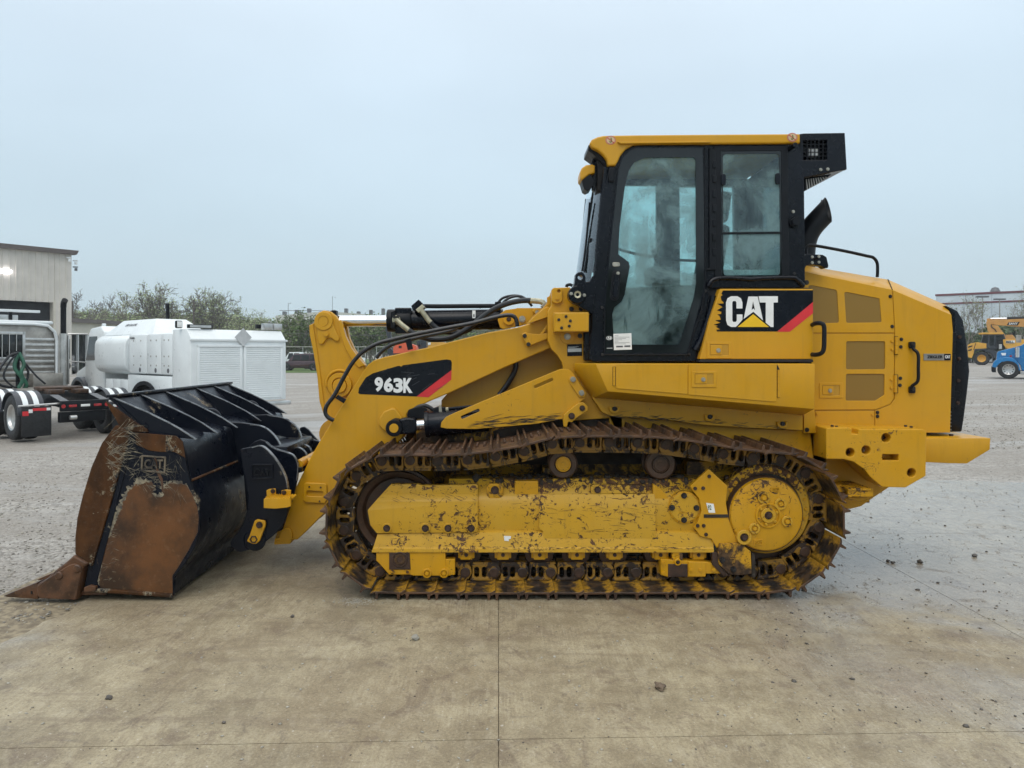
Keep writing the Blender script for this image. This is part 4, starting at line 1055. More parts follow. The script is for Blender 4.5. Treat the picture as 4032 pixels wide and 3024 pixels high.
bolt(zc, 1580, 668, KD-.02, 30, 'black_m', cabm, 'rubber_stop'); pl('stop_bracket', zc, [(1550, 640), (1590, 640), (1600, 700), (1552, 695)], KD-.016, KD, 'black_m', cabm, rnd=8)
bolt(zc, 1571, 601, KD, 9, 'steel', cabm); bolt(zc, 1579, 1016, KD, 9, 'bolt_dk', cabm); bolt(zc, 1660, 1076, KD+.05, 13, 'bolt_dk', cabm)
MB().cyl(zc.v(1553, 175, KD), zc.v(1585, 152, KD-.10), .017, n=14).build('work_lamp', M['black_m'], cabm)
# thick rail under the window, leaning panel edge beneath the door side
tube('lower_rail', [zc.v(x, y, KD-.03) for x, y in ((1005, 1100), (1020, 1070), (1050, 1052), (1100, 1046), (1200, 1048), (1285, 1054), (1370, 1048), (1560, 1044), (1600, 1060), (1640, 1098))], .017, M['black'], cabm)
pl('rail_plate', zc, [(1010, 1075), (1050, 1055), (1560, 1052), (1600, 1070), (1640, 1112), (1010, 1112)], KD-.02, KD+.02, 'black', cabm, rnd=10)
tube('corner_tube', [zc.v(x, y, KD-.01) for x, y in ((1040, 1165), (1020, 1260), (985, 1380), (950, 1470), (915, 1530))], .030, M['black'], cabm)
# roof
RO = [(206, 145), (222, 118), (262, 100), (300, 92), (500, 88), (1000, 84), (1617, 80), (1617, 143), (1100, 147), (560, 150), (500, 155), (450, 182), (415, 225), (398, 262), (380, 292), (332, 294), (322, 252), (300, 222), (262, 190), (225, 172)]
roof = MB()
prof = [(206, 140), (262, 100), (300, 92), (1617, 80), (1617, 135), (560, 140), (300, 150)]
roof.prism([P(zc.s(*q)[0], zc.s(*q)[1], KD) for q in prof], KD+.03, KD+.35)
prof2 = [(440, 96), (1617, 80), (1617, 135), (560, 140), (440, 150)]
roof.prism([P(zc.s(*q)[0], zc.s(*q)[1], KD) for q in prof2], KD+.35, KF-.03)
rf = roof.build('cab_roof', M['yel'], TL, bevel=.010)
plate('roof_side', [K(RO, KD-.03, 10)], KD-.035, KD+.04, M['yel'], rf, .012)
plate('roof_side', [[P(zc.s(*q)[0]+(70 if q[0] < 500 else 0), zc.s(*q)[1], KD) for q in RO]], KF-.04, KF+.035, M['yel'], rf, .012)
pl('rain_gutter', zc, [(395, 132), (1022, 128), (1008, 138), (415, 145)], KD-.060, KD-.033, 'yel', rf, bev=.003)
for x, y in ((348, 122), (1565, 103)):
    tg = plate('round_sticker', [K([(x+35*math.cos(a*.2618), y+30*math.sin(a*.2618)) for a in range(24)], KD-.037)], KD-.0368, KD-.0352, M['red_pale'], rf, 0)
    tag(tg, label='round red and white sticker with a crossed-out green hook')
    plate('sticker_face', [K([(x+27*math.cos(a*.2618), y+23*math.sin(a*.2618)) for a in range(24)], KD-.037)], KD-.0375, KD-.0366, M['cream'], tg, 0)
    tube('hook_mark', [zc.v(x+dx, y+dy, KD-.038) for dx, dy in ((2, -16), (4, -4), (6, 6), (0, 14), (-8, 8))], .0035, M['grass'], tg, n=6)
    tube('bar_mark', [zc.v(x+dx, y+dy, KD-.0385) for dx, dy in ((-22, -16), (0, 0), (22, 18))], .0025, M['red_decal'], tg, n=6)
# front visor, lamps and mesh below the roof nose
pl('visor', zc, [(200, 155), (215, 145), (300, 210), (320, 280), (318, 300), (250, 230), (196, 190)], KD+.02, KD+.30, 'black_m', rf)
lampb = MB(); c1 = zc.L([(140, 350), (150, 318), (180, 296), (222, 292), (240, 300), (238, 350), (200, 360), (150, 400), (140, 385)], KD+.10)
lh = plate('work_lamp_cowl', [c1], KD+.06, KD+.24, M['yel'], TL, .012)
pl('work_lamp', zc, [(152, 385), (215, 350), (240, 400), (215, 450), (190, 462), (170, 450)], KD+.07, KD+.22, 'black_m', lh)
pl('lamp_arm', zc, [(210, 290), (250, 195), (330, 190), (330, 300), (270, 350), (240, 470), (225, 450), (225, 340)], KD+.12, KD+.18, 'black', lh)
plate('screen_mesh', [K([(258, 220), (322, 250), (325, 330), (285, 470), (262, 455), (262, 330)], KD+.06)], KD+.05, KD+.25, M['blackhole'], lh, .003)
# wipers and cables in front of the screen
tube('wiper', [zc.v(x, y, KD+.35) for x, y in ((232, 470), (222, 540), (205, 700), (185, 850), (165, 1000))], .012, M['black_m'], TL)
tube('wiper', [zc.v(x, y, KD+.30) for x, y in ((208, 540), (196, 680), (178, 860), (158, 1000))], .009, M['black_m'], TL)
tube('wiper_arm', [zc.v(x, y, KD+.25) for x, y in ((275, 590), (262, 680), (240, 775), (215, 800), (195, 870), (170, 1010))], .007, M['black_m'], TL)
tube('screen_cable', [zc.v(x, y, KD+.15) for x, y in ((270, 620), (268, 700), (245, 780), (240, 860), (232, 930), (228, 1010))], .006, M['black_m'], TL)
pl('wiper_pivot', zc, [(205, 780), (245, 770), (248, 800), (210, 806)], KD+.2, KD+.3, 'black_m')
# air unit hanging off the rear of the roof
AO = [(1615, 80), (1645, 76), (1918, 72), (1932, 318), (1640, 374), (1620, 360)]
GH = [(1638, 125), (1798, 123), (1799, 253), (1640, 256)]
au = plate('air_unit', [K(AO, KD+.02, 5), K(GH, KD+.02)], KD+.02, KD+.06, M['black'], TL, .006)
plate('air_unit_body', [K([(1620, 84), (1915, 76), (1928, 316), (1640, 370)], KD+.04)], KD+.12, KF-.05, M['black'], au, .008)
plate('air_unit_wall', [K([(1800, 80), (1915, 76), (1928, 316), (1805, 340)], KD+.04)], KD+.05, KD+.13, M['black'], au, .004)
plate('air_unit_wall', [K([(1620, 260), (1805, 258), (1805, 338), (1640, 366)], KD+.04)], KD+.05, KD+.13, M['black'], au, .004)
plate('air_unit_wall', [K([(1620, 84), (1805, 80), (1805, 118), (1620, 120)], KD+.04)], KD+.05, KD+.13, M['black'], au, .004)
for i in range(1, 6): pl('grille_bar', zc, [(1638+i*26.7-2.5, 122), (1638+i*26.7+2.5, 122), (1638+i*26.7+2.5, 256), (1638+i*26.7-2.5, 256)], KD+.022, KD+.032, 'black_m', au, bev=.001)
for i in range(1, 5): pl('grille_bar', zc, [(1638, 124+i*26-2.5), (1799, 124+i*26-2.5), (1799, 124+i*26+2.5), (1638, 124+i*26+2.5)], KD+.026, KD+.034, 'black_m', au, bev=.001)
lp = pl('rear_lamp', zc, [(1676, 178), (1738, 176), (1738, 228), (1676, 230)], KD+.045, KD+.10, 'alu', au, rnd=4)
for i in range(2):
    for j in range(2): c = zc.v(1692+i*30, 192+j*26, KD+.044); MB().cyl(c, c+Vector((0, -.004, 0)), .012, n=14).build('lamp_lens', M['white_decal'], lp)
for x, y in ((1755, 320), (1802, 317)): bolt(zc, x, y, KD+.018, 9, 'steel', au)
plate('air_intake', [K([(1648, 378), (1830, 348), (1800, 372), (1648, 462)], KD+.09)], KD+.09, KD+.13, M['black_m'], au, .002)
for k in range(9):
    x = 1656+k*16
    if x < 1790: pl('intake_slat', zc, [(x, 384-k*2), (x+6, 383-k*2), (x+14, 456-(x-1648)*.62), (x+8, 458-(x-1648)*.62)] , KD+.080, KD+.092, 'alu_dirty', au, bev=0)
# seat and controls inside
seat = MB()
sx, sz = zc.p(760, 1250, 6.3)
seat.box(sx-.22, sx+.26, 6.10, 6.62, sz-.16, sz+.02)
seat.build('seat_cushion', M['black_m'], TL, bevel=.05, seg=3)
sb = MB(); Mx = Matrix.Translation((sx+.33, 6.36, sz+.36)) @ Matrix.Rotation(R(10), 4, 'Y')
sb.box(-.07, .07, -.24, .24, -.40, .34, Mx); sbo = sb.build('seat_back', M['black_m'], TL, bevel=.05, seg=3)
Mx = Matrix.Translation((sx+.43, 6.36, sz+.86)) @ Matrix.Rotation(R(8), 4, 'Y')
MB().box(-.05, .05, -.13, .13, -.13, .13, Mx).build('headrest', M['black_m'], TL, bevel=.035, seg=3)
c2 = zc.p(640, 1030, 6.0)
MB().box(c2[0]-.07, c2[0]+.16, 5.98, 6.1, c2[1]-.08, c2[1]+.07).build('armrest', M['black_m'], TL, bevel=.03, seg=3)
tube('control_lever', [(c2[0]+.02, 6.05, c2[1]+.05), (c2[0]+.03, 6.05, c2[1]+.14), (c2[0]-.0, 6.05, c2[1]+.22)], .022, M['black_m'], TL)
MB().box(c2[0]-.08, c2[0]+.35, 6.0, 6.8, zf+.05, zf+.42).build('control_console', M['black_m'], TL, bevel=.03)
tube('inside_rail', [zc.v(x, y, KD+.05) for x, y in ((395, 850), (500, 880), (640, 905), (800, 925), (925, 930))], .011, M['black_m'], cabm)
MB().box(zc.p(690, 0, 6.6)[0], zc.p(790, 0, 6.6)[0], KF-.12, KF-.06, zf, zt0).build('far_post', M['black_m'], cabm)
# lower panel carrying the big logo
LDp = 5.60
logo_o = [(1082, 1118), (1704, 1118), (1706, 1590), (944, 1590), (1010, 1330)]
lp_ = plate('logo_panel', [K(logo_o, LDp, 6)], LDp, KD+.02, M['yel'], TL, .006)
dec = [(1100, 1130), (1703, 1128), (1703, 1210), (1462, 1404), (1060, 1404), (1056, 1392), (1082, 1390), (1052, 1372), (1068, 1366), (1038, 1358), (1084, 1345), (1050, 1330), (1086, 1325), (1078, 1300), (1062, 1290), (1088, 1287), (1090, 1272), (1060, 1262), (1098, 1240), (1062, 1218), (1105, 1216), (1102, 1205), (1090, 1196), (1085, 1170), (1098, 1160), (1090, 1150)]
dk_ = plate('logo_decal', [K(dec, LDp)], LDp-.0016, LDp-.0002, M['black_dec'] if 'black_dec' in M else M['black'], lp_, 0)
plate('decal_stripe', [K([(1703, 1206), (1703, 1282), (1548, 1406), (1462, 1406)], LDp)], LDp-.0018, LDp-.0002, M['red_decal'], dk_, 0)
Cc = [(1230, 1250), (1230, 1210), (1220, 1182), (1196, 1168), (1154, 1168), (1130, 1182), (1120, 1210), (1120, 1330), (1130, 1360), (1154, 1374), (1185, 1374), (1196, 1364), (1230, 1325), (1230, 1290), (1192, 1290), (1192, 1330), (1186, 1340), (1168, 1340), (1162, 1330), (1162, 1210), (1168, 1200), (1184, 1200), (1190, 1210), (1190, 1250)]
plate('logo_letter', [K(Cc, LDp)], LDp-.0034, LDp-.0018, M['white_decal'], dk_, 0)
Aa = [(1270, 1170), (1332, 1170), (1368, 1330), (1303, 1272), (1238, 1320)]
Ah = [(1301, 1192), (1290, 1250), (1303, 1240), (1313, 1250)]
plate('logo_letter', [K(Aa, LDp), K([(1301, 1200), (1291, 1262), (1303, 1250), (1314, 1262)], LDp)], LDp-.0034, LDp-.0018, M['white_decal'], dk_, 0)
plate('logo_letter', [K([(1338, 1168), (1467, 1168), (1467, 1210), (1438, 1210), (1438, 1374), (1420, 1374), (1386, 1345), (1386, 1210), (1346, 1210)], LDp)], LDp-.0034, LDp-.0018, M['white_decal'], dk_, 0)
plate('logo_triangle', [K([(1302, 1288), (1408, 1374), (1197, 1374)], LDp)], LDp-.0034, LDp-.0018, M['yel_decal'], dk_, 0)
latch(zc, 992, 1474, 1157, 1584, LDp, lp_)
pl('rubber_strip', zc, [(944, 1592), (1706, 1592), (1706, 1610), (940, 1610)], LDp-.004, KD, 'rubber', lp_)
MB().box(zc.p(990, 0, KD)[0], zc.p(1700, 0, KD)[0], KD+.01, KF-.02, zc.p(0, 1600, KD)[1]-.12, zc.p(0, 1110, KD)[1]).build('cab_base', M['black_m'], TL, bevel=.005)
MB().box(zc.p(225, 0, KD)[0], zc.p(1700, 0, KD)[0], 5.84, KF-.05, zs.p(0, 520, 5.8)[1], zf-.005).build('hull_deck', M['yel_shade'], TL, bevel=.005)

# ================================================================== LOADER: front tower
TD = 5.80
tw = pl('front_tower', za, [(1822, 160), (1838, 142), (1945, 138), (1985, 230), (2080, 270), (2200, 300), (2212, 560), (2300, 640), (2300, 1200), (2212, 1015), (2000, 1030), (1900, 1040), (1860, 900), (1905, 700), (1893, 640), (1860, 590), (1825, 555), (1800, 500), (1798, 300), (1822, 262)], TD, TD+.07, 'yel', rnd=10, bev=.006)
tw_far = MB(); 
pl('inner_tower', za, [(1086, 895), (1180, 790), (1500, 640), (1700, 500), (1640, 400), (1700, 330), (1880, 180), (2100, 250), (2300, 700), (2300, 1060), (1086, 1060)], 6.12, 6.16, 'yel_shade', bev=.004)
pl('inner_tower', za, [(1086, 895), (1180, 790), (1500, 640), (1700, 500), (1640, 400), (1700, 330), (1880, 180), (2100, 250), (2300, 700), (2300, 1060), (1086, 1060)], 2*YC-6.16, 2*YC-6.12, 'yel_shade', bev=.004)
pl('front_tower', za, [(1822, 160), (1838, 142), (1945, 138), (2080, 270), (2200, 300), (2300, 640), (2300, 1200), (1905, 1040), (1905, 700), (1800, 500), (1798, 300), (1822, 262)], 2*YC-TD-.07, 2*YC-TD, 'yel', bev=.006)
mb = MB(); q0, q1 = za.p(1895, 200, 6.1), za.p(2290, 1000, 6.1)
mb.box(q0[0], q1[0], 5.87, 2*YC-5.87, q1[1], q0[1]-.25); mb.build('tower_core', M['yel_shade'], tw)
for k in (0,):
    pl('tower_bracket', zy, [(1812, 110), (1835, 88), (1915, 90), (1926, 110), (1926, 225), (1905, 248), (1870, 256), (1835, 248), (1815, 225)], TD-.03, TD+.01, 'yel', tw, rnd=14, bev=.005, holes=(circ(zy.p(1891, 124, TD-.03), zy.r(17, TD), 18),))
    bolt(zy, 1873, 203, TD-.032, 17, 'yel', tw)
bx = pl('valve_box', zy, [(1840, 352), (2205, 348), (2210, 360), (2208, 556), (1842, 560)], 5.62, TD-.002, 'yel', tw, rnd=8, bev=.008)
for x, y in ((1889, 429), (1966, 394), (2012, 441), (2000, 496), (1919, 516)): bolt(zy, x, y, 5.618, 13, 'bolt_dk', bx)
ring(zy, 1980, 607, 34, 78, TD-.004, .008, 'yel', 'pin_boss', tw); bolt(zy, 1980, 607, TD-.012, 28, 'steel', tw)
pl('tower_bracket', zy, [(2082, 560), (2148, 560), (2148, 610), (2130, 632), (2100, 632), (2082, 610)], TD-.02, TD, 'yel', tw, rnd=12); bolt(zy, 2114, 600, TD-.022, 20, 'bolt_dk', tw)
for x, y in ((2023, 314), (2125, 312)): bolt(zy, x, y, TD-.01, 20, 'bolt_dk', tw)
stk = pl('data_plate', zy, [(1977, 690), (2135, 686), (2137, 812), (1979, 816)], TD-.003, TD, 'black', tw, bev=0)
pl('plate_text', zy, [(1983, 735), (2130, 731), (2131, 768), (1984, 772)], TD-.0045, TD-.002, 'alu', stk, bev=0)
for k in range(3): pl('plate_text', zy, [(1986, 727-k*6), (2060+20*k, 725-k*6), (2060+20*k, 728-k*6), (1986, 730-k*6)], TD-.0045, TD-.002, 'alu', stk, bev=0)
# cab pivot and lifting eye
pv = zy.p(2088, 162, 5.60)
mb = MB(); mb.lathe((pv[0], 5.60, pv[1]), [(0, 0), (zy.r(88, 5.6), 0), (zy.r(97, 5.6), .008), (zy.r(97, 5.6), .12), (0, .12)], 40); pvo = mb.build('cab_pivot', M['black'], TL)
mb = MB(); mb.lathe((pv[0], 5.592, pv[1]), [(0, .01), (zy.r(18, 5.6), .01), (zy.r(20, 5.6), 0), (zy.r(38, 5.6), -.004), (zy.r(42, 5.6), .01), (0, .012)], 8); mb.build('pivot_pin', M['zinc'], pvo)
for x, y in ((2021, 152), (2160, 168)): bolt(zy, x, y, 5.597, 14, 'steel', pvo)
pl('cab_mount', zk, [(200, 1040), (204, 1012), (222, 998), (245, 996), (265, 1010), (272, 1035), (272, 1068), (300, 1060), (330, 1010), (340, 1100), (318, 1290), (296, 1270), (240, 1240), (180, 1200), (160, 1150), (165, 1120), (195, 1085)], 5.66, 5.76, 'black', rnd=8, holes=(circ(zk.p(235, 1034, 5.66), zk.r(17, 5.66), 18),))
tube('mount_loop', [zk.v(x, y, 5.9) for x, y in ((140, 1100), (145, 1088), (165, 1084), (182, 1092))], .012, M['black_m'], TL)

# ================================================================== LOADER: lift arms
AD = 5.95
arm_src = [za.s(*q) for q in [(1850, 282), (1800, 320), (1700, 372), (1600, 406), (1400, 440), (1000, 540), (700, 606), (635, 626), (590, 660), (560, 705), (300, 1120)]]
arm_src += [(1232, 1784), (1154, 1940), (1110, 2044), (1083, 2118), (1080, 2138), (1141, 2140), (1149, 2127), (1171, 2125), (1197, 2101), (1284, 2014), (1420, 1880)]
arm_src += [za.s(*q) for q in [(820, 1150), (858, 1090), (852, 990), (870, 965), (1000, 905), (1150, 842), (1500, 680), (1815, 545), (1860, 500)]]
arm_o = fillet([P(x, y, AD) for x, y in arm_src], .03)
arm = plate('lift_arm', [arm_o], AD, AD+.15, M['yel'], TL, .008)
plate('lift_arm', [arm_o], 2*YC-AD-.15, 2*YC-AD, M['yel'], TL, .008)
mb = MB(); c = P(1330, 1700, 6.2); mb.cyl((c[0], AD+.1, c[1]), (c[0], 2*YC-AD-.1, c[1]), .12, n=28); mb.build('arm_cross_tube', M['yel_shade'], TL)
DE = AD-.0012
d9 = pl('model_decal', za, [(528, 846), (534, 812), (580, 742), (625, 715), (790, 666), (806, 664), (815, 671), (828, 660), (1120, 621), (1148, 626), (1155, 642), (1154, 700), (920, 870), (560, 855), (538, 854)], DE, AD, 'black', arm, rnd=5, bev=0)
pl('decal_stripe', za, [(1154, 692), (1152, 757), (1000, 875), (918, 871)], DE-.0003, AD, 'red_decal', d9, bev=0)
def digit(ch, x0, x1, y0, y1):
    a = za.p(x0, y1, DE-.001); b = za.p(x1, y0, DE-.001)
    text('model_digit', ch, a[0], a[1], DE-.0012, b[1]-a[1], M['white_decal'], d9, width=b[0]-a[0], bold=.05, depth=.001)
digit('9', 638, 695, 740, 838); digit('6', 700, 762, 742, 840); digit('3', 764, 828, 746, 845); digit('K', 830, 893, 746, 846)
rs = random.Random(4)
for k in range(12):
    x, y = rs.uniform(560, 1100), rs.uniform(690, 850)
    if y < 860-(x-560)*.35 and x < 640: continue
    l_ = rs.uniform(30, 90); a = rs.uniform(-.7, .2)
    pl('scratch', za, [(x, y), (x+l_*math.cos(a), y+l_*math.sin(a)), (x+l_*math.cos(a), y+l_*math.sin(a)+1.6), (x, y+1.2)], DE-.003, DE-.0028, 'grey_pl', d9, bev=0)
# cast pad low on the arm, stop block at the toe
pp_ = pl('arm_pad', zh, [(795, 985), (812, 968), (985, 975), (1005, 988), (1008, 1120), (985, 1158), (820, 1150), (788, 1128)], AD-.018, AD, 'yel', arm, rnd=14, bev=.006,
         holes=(fillet(zh.L([(820, 1042), (970, 1050), (975, 1095), (822, 1090)], AD-.018), zh.r(18, AD)),))
for x, y in ((848, 1006), (952, 1011), (942, 1136)): bolt(zh, x, y, AD-.016, 9, 'bolt', pp_)
pl('toe_block', zh, [(530, 1480), (570, 1470), (580, 1410), (620, 1380), (660, 1385), (688, 1420), (690, 1480), (670, 1498), (530, 1500)], AD-.03, AD, 'yel', arm, rnd=8, bev=.006)
pl('toe_plate', zh, [(528, 1502), (688, 1490), (672, 1524), (528, 1532)], AD-.03, AD+.1, 'yel', arm, bev=.004)
# boss behind the cylinder eye
pl('cylinder_boss', za, [(664, 1062), (668, 1015), (700, 970), (755, 946), (778, 952), (822, 1010), (822, 1080), (760, 1112), (700, 1100)], AD-.03, AD, 'yel', arm, rnd=22, bev=.01)
# arm bracket
br_ = pl('arm_bracket', zy, [(1495, 583), (1540, 558), (1560, 572), (1690, 583), (1760, 570), (1786, 600), (1780, 625), (1605, 695), (1570, 716), (1550, 712)], AD-.05, AD-.035, 'yel', arm, rnd=6)
pl('bracket_leg', zy, [(1500, 585), (1540, 562), (1600, 695), (1560, 714)], AD-.055, AD, 'yel', arm, rnd=5)
pl('bracket_strut', zy, [(1690, 580), (1775, 465), (1790, 480), (1712, 590)], AD-.05, AD-.03, 'yel', arm, bev=.002)
for x, y in ((1527, 600), (1567, 690)): bolt(zy, x, y, AD-.057, 18, 'bolt_dk', arm)
pl('tower_link', zy, [(1775, 410), (1820, 390), (1840, 430), (1850, 545), (1780, 625), (1775, 600)], TD+.03, TD+.05, 'yel', arm, bev=.003)
# arm hose rail
tube('hose_rail', [za.v(x, y, AD-.06) for x, y in ((364, 1030), (325, 1008), (308, 975), (318, 930), (372, 855), (430, 745), (490, 645), (560, 570), (660, 515), (760, 487), (900, 455), (1100, 415), (1300, 377), (1440, 340), (1530, 325), (1572, 335), (1590, 365), (1594, 400))], .0165, M['hose'], arm)
pl('rail_clamp', za, [(372, 880), (392, 858), (448, 890), (430, 916)], AD-.055, AD-.04, 'black_m', arm)
pl('rail_clamp', za, [(842, 490), (880, 478), (896, 552), (860, 560)], AD-.055, AD-.04, 'black_m', arm)
tube('hose', [za.v(x, y, AD+.10) for x, y in ((650, 612), (690, 565), (750, 525), (830, 500), (950, 470), (1100, 440), (1190, 415))], .0155, M['hose'], arm)
tube('hose', [za.v(x, y, AD+.12) for x, y in ((1585, 640), (1580, 690), (1540, 770), (1490, 840), (1470, 860))], .022, M['hose'], TL)

# lift cylinder (near) - outboard of the arm
SD = 5.80
lc = MB(); a, b = za.v(778, 1075, SD), za.v(1400, 1020, SD)
ax = (b-a).normalized()
bar = MB().cyl(a+ax*.25, b, .098, n=32).build('lift_cylinder', M['black'], TL, bevel=.004)
MB().cyl(a+ax*.12, a+ax*.26, .042, n=28).build('cylinder_rod', M['chrome'], bar)
MB().cyl(a+ax*.235, a+ax*.27, .106, n=32).build('cylinder_gland', M['black'], bar, bevel=.006)
mb = MB(); mb.lathe((a.x, SD-.09, a.z), [(0, .004), (za.r(30, SD), .004), (za.r(32, SD), .0), (za.r(52, SD), 0), (za.r(56, SD), .008), (za.r(56, SD), .16), (0, .16)], 36)
ey = mb.build('rod_eye', M['black_m'], bar)
mb = MB(); mb.lathe((a.x, SD-.094, a.z), [(0, 0), (za.r(29, SD), 0), (za.r(31, SD), .004), (za.r(31, SD), .02), (0, .02)], 28); mb.build('eye_pin', M['yel'], bar)
pl('rod_fork', za, [(800, 1022), (850, 1012), (905, 1015), (918, 1040), (918, 1100), (905, 1118), (850, 1124), (800, 1125)], SD-.06, SD+.06, 'black', bar, rnd=14, bev=.014)
pl('fork_ear', za, [(855, 1000), (862, 960), (900, 945), (950, 935), (990, 950), (995, 1000), (960, 1020), (870, 1020)], SD+.12, SD+.14, 'black_m', rnd=14, bev=.005)
tube('cylinder_pipe', [za.v(x, y, SD) for x, y in ((1105, 955), (1200, 945), (1300, 935), (1420, 920))], .012, M['black'], bar)
pl('pipe_block', za, [(1030, 950), (1060, 938), (1110, 940), (1112, 968), (1060, 985), (1040, 1000), (990, 1000), (990, 980), (1030, 975)], SD-.03, SD+.03, 'black', bar, rnd=6, bev=.006)
pl('pipe_fitting', za, [(1068, 925), (1085, 925), (1090, 975), (1068, 978)], SD-.035, SD, 'steel', bar)
pl('pipe_fitting', za, [(1112, 945), (1132, 943), (1133, 965), (1113, 967)], SD-.022, SD+.01, 'zinc', bar)
tube('hose', [za.v(x, y, SD+.15) for x, y in ((880, 985), (920, 945), (970, 930), (1010, 945), (1035, 965))], .016, M['hose'], bar)
# shield plate
sh = pl('cylinder_shield', zy, [(634, 1572), (640, 1520), (690, 1462), (780, 1420), (1890, 958), (1940, 948), (2000, 958), (2050, 1008), (2182, 1210), (2172, 1262), (1960, 1420), (1935, 1480), (1650, 1535), (1300, 1565), (1000, 1590), (700, 1586)], 5.70, 5.725, 'yel_chip',
        rnd=[6, 30, 30, 40, 20, 20, 30, 30, 20, 20, 20, 10, 30, 30, 30, 10], bev=.003,
        holes=(slot(zy.p(866, 1465, 5.70), zy.p(1032, 1392, 5.70), zy.r(17, 5.7)), slot(zy.p(1642, 1140, 5.70), zy.p(1812, 1066, 5.70), zy.r(17, 5.7))))
pl('bolt_strap', zy, [(1992, 1065), (2010, 1030), (2060, 1030), (2180, 1210), (2165, 1250), (2110, 1255), (2020, 1125)], 5.685, 5.70, 'yel', sh, rnd=14)
for x, y in ((2040, 1062), (2130, 1205)):
    bolt(zy, x, y, 5.682, 24, 'steel', sh)
sl_ = pl('lower_strap', zy, [(1935, 1500), (1945, 1440), (1985, 1400), (2100, 1312), (2150, 1305), (2198, 1350), (2195, 1395), (2080, 1470), (2030, 1520), (1990, 1510), (1975, 1570), (1940, 1565)], 5.66, 5.70, 'yel_chip', TL, rnd=14)
for x, y, r in ((2138, 1367, 24), (2025, 1450, 28)): bolt(zy, x, y, 5.657, r, 'bolt', sl_)

# tilt cylinder on the centre line
CDp = 6.40
a, b = za.v(400, 364, CDp), za.v(1500, 352, CDp)
tcyl = MB().cyl(za.v(880, 361, CDp), b, za.r(68, CDp), n=36).build('tilt_cylinder', M['black'], TL, bevel=.004)
MB().cyl(a-Vector((.1, 0, 0)), za.v(735, 363, CDp), za.r(38, CDp), n=32).build('cylinder_rod', M['chrome'], tcyl)
MB().cyl(za.v(725, 362, CDp), za.v(890, 361, CDp), za.r(76, CDp), n=36).build('cylinder_gland', M['black_m'], tcyl, bevel=.008)
pl('gland_block', za, [(775, 275), (882, 275), (885, 300), (878, 448), (775, 450), (772, 300)], CDp-.08, CDp+.08, 'black', tcyl, rnd=6, bev=.008)
pl('gland_flange', za, [(745, 300), (775, 290), (775, 425), (745, 410)], CDp-.13, CDp+.1, 'black_m', tcyl, rnd=6, bev=.008)
c = zy.p(163, 432, CDp-.17); fl = [(c[0]+zy.r(44, 6.2)*math.cos(t_*.3927), c[1]+zy.r(50, 6.2)*math.sin(t_*.3927)) for t_ in range(16)]
ff = plate('hose_flange', [fl], CDp-.18, CDp-.15, M['zinc'], tcyl, .004)
for x, y in ((143, 398), (177, 398), (143, 468), (180, 470)): bolt(zy, x, y, CDp-.18, 14, 'bolt_dk', ff)
pl('elbow_block', zy, [(320, 282), (398, 214), (468, 282), (458, 300), (440, 320), (380, 340), (340, 330)], CDp-.16, CDp-.04, 'black', tcyl, rnd=3, bev=.004)
pl('elbow_ring', zy, [(367, 322), (438, 264), (468, 295), (398, 356)], CDp-.17, CDp-.05, 'zinc', tcyl, rnd=6)
tube('hose_end', [zy.v(x, y, CDp-.15) for x, y in ((428, 328), (450, 360), (475, 395), (510, 440), (528, 458))], .022, M['zinc'], tcyl)
tube('hose_end', [zy.v(x, y, CDp-.20) for x, y in ((160, 430), (190, 455), (230, 490), (270, 520), (300, 545))], .022, M['zinc'], tcyl)
tube('hose', [zy.v(x, y, CDp-.20) for x, y in ((295, 540), (350, 575), (440, 612), (520, 632), (600, 638), (700, 628), (800, 595), (900, 535), (1000, 462), (1100, 385), (1200, 318), (1300, 272), (1400, 242), (1500, 226), (1590, 224))], .0235, M['hose'], tcyl)
tube('hose', [zy.v(x, y, CDp-.14) for x, y in ((522, 450), (560, 495), (620, 535), (700, 558), (800, 562), (880, 555), (960, 520))], .023, M['hose'], tcyl)
tube('hose_end', [zy.v(x, y, CDp-.20) for x, y in ((1585, 226), (1640, 230), (1690, 235), (1725, 252), (1740, 280))], .024, M['zinc'], tcyl)
pl('hose_manifold', zy, [(1700, 285), (1745, 235), (1780, 245), (1790, 270), (1735, 310)], CDp-.25, CDp-.15, 'steel', tcyl)
tube('cylinder_pipe', [zy.v(x, y, CDp-.03) for x, y in ((455, 284), (600, 286), (900, 284), (1215, 282))], .019, M['black_m'], tcyl)
pl('pipe_clamp', zy, [(1212, 238), (1278, 236), (1280, 300), (1250, 318), (1200, 312)], CDp-.07, CDp+.05, 'black_m', tcyl, rnd=4)
tube('hose', [zy.v(x, y, CDp-.03) for x, y in ((1245, 245), (1285, 205), (1340, 182), (1420, 172), (1490, 182), (1540, 208))], .011, M['hose'], tcyl)
tube('hose', [zy.v(x, y, CDp-.08) for x, y in ((1275, 275), (1320, 225), (1380, 192), (1450, 180), (1520, 200), (1580, 255), (1605, 285))], .011, M['hose'], tcyl)
tube('hose', [zy.v(x, y, CDp-.03) for x, y in ((1150, 322), (1300, 305), (1420, 300), (1500, 310))], .012, M['hose'], tcyl) if 0 else None
dc_ = pl('warning_decal', zy, [(970, 330), (1005, 330), (1003, 412), (971, 412)], CDp-.170, CDp-.158, 'white_decal', tcyl, bev=0)
pl('decal_mark', zy, [(982, 368), (992, 368), (994, 398), (980, 398)], CDp-.172, CDp-.168, 'blackhole', dc_, bev=0)
pl('cylinder_clevis', zy, [(1240, 430), (1260, 370), (1320, 325), (1440, 308), (1440, 304), (1720, 304), (1720, 340), (1560, 470), (1500, 490), (1300, 530), (1265, 510)], CDp-.22, CDp-.16, 'yel', rnd=10)
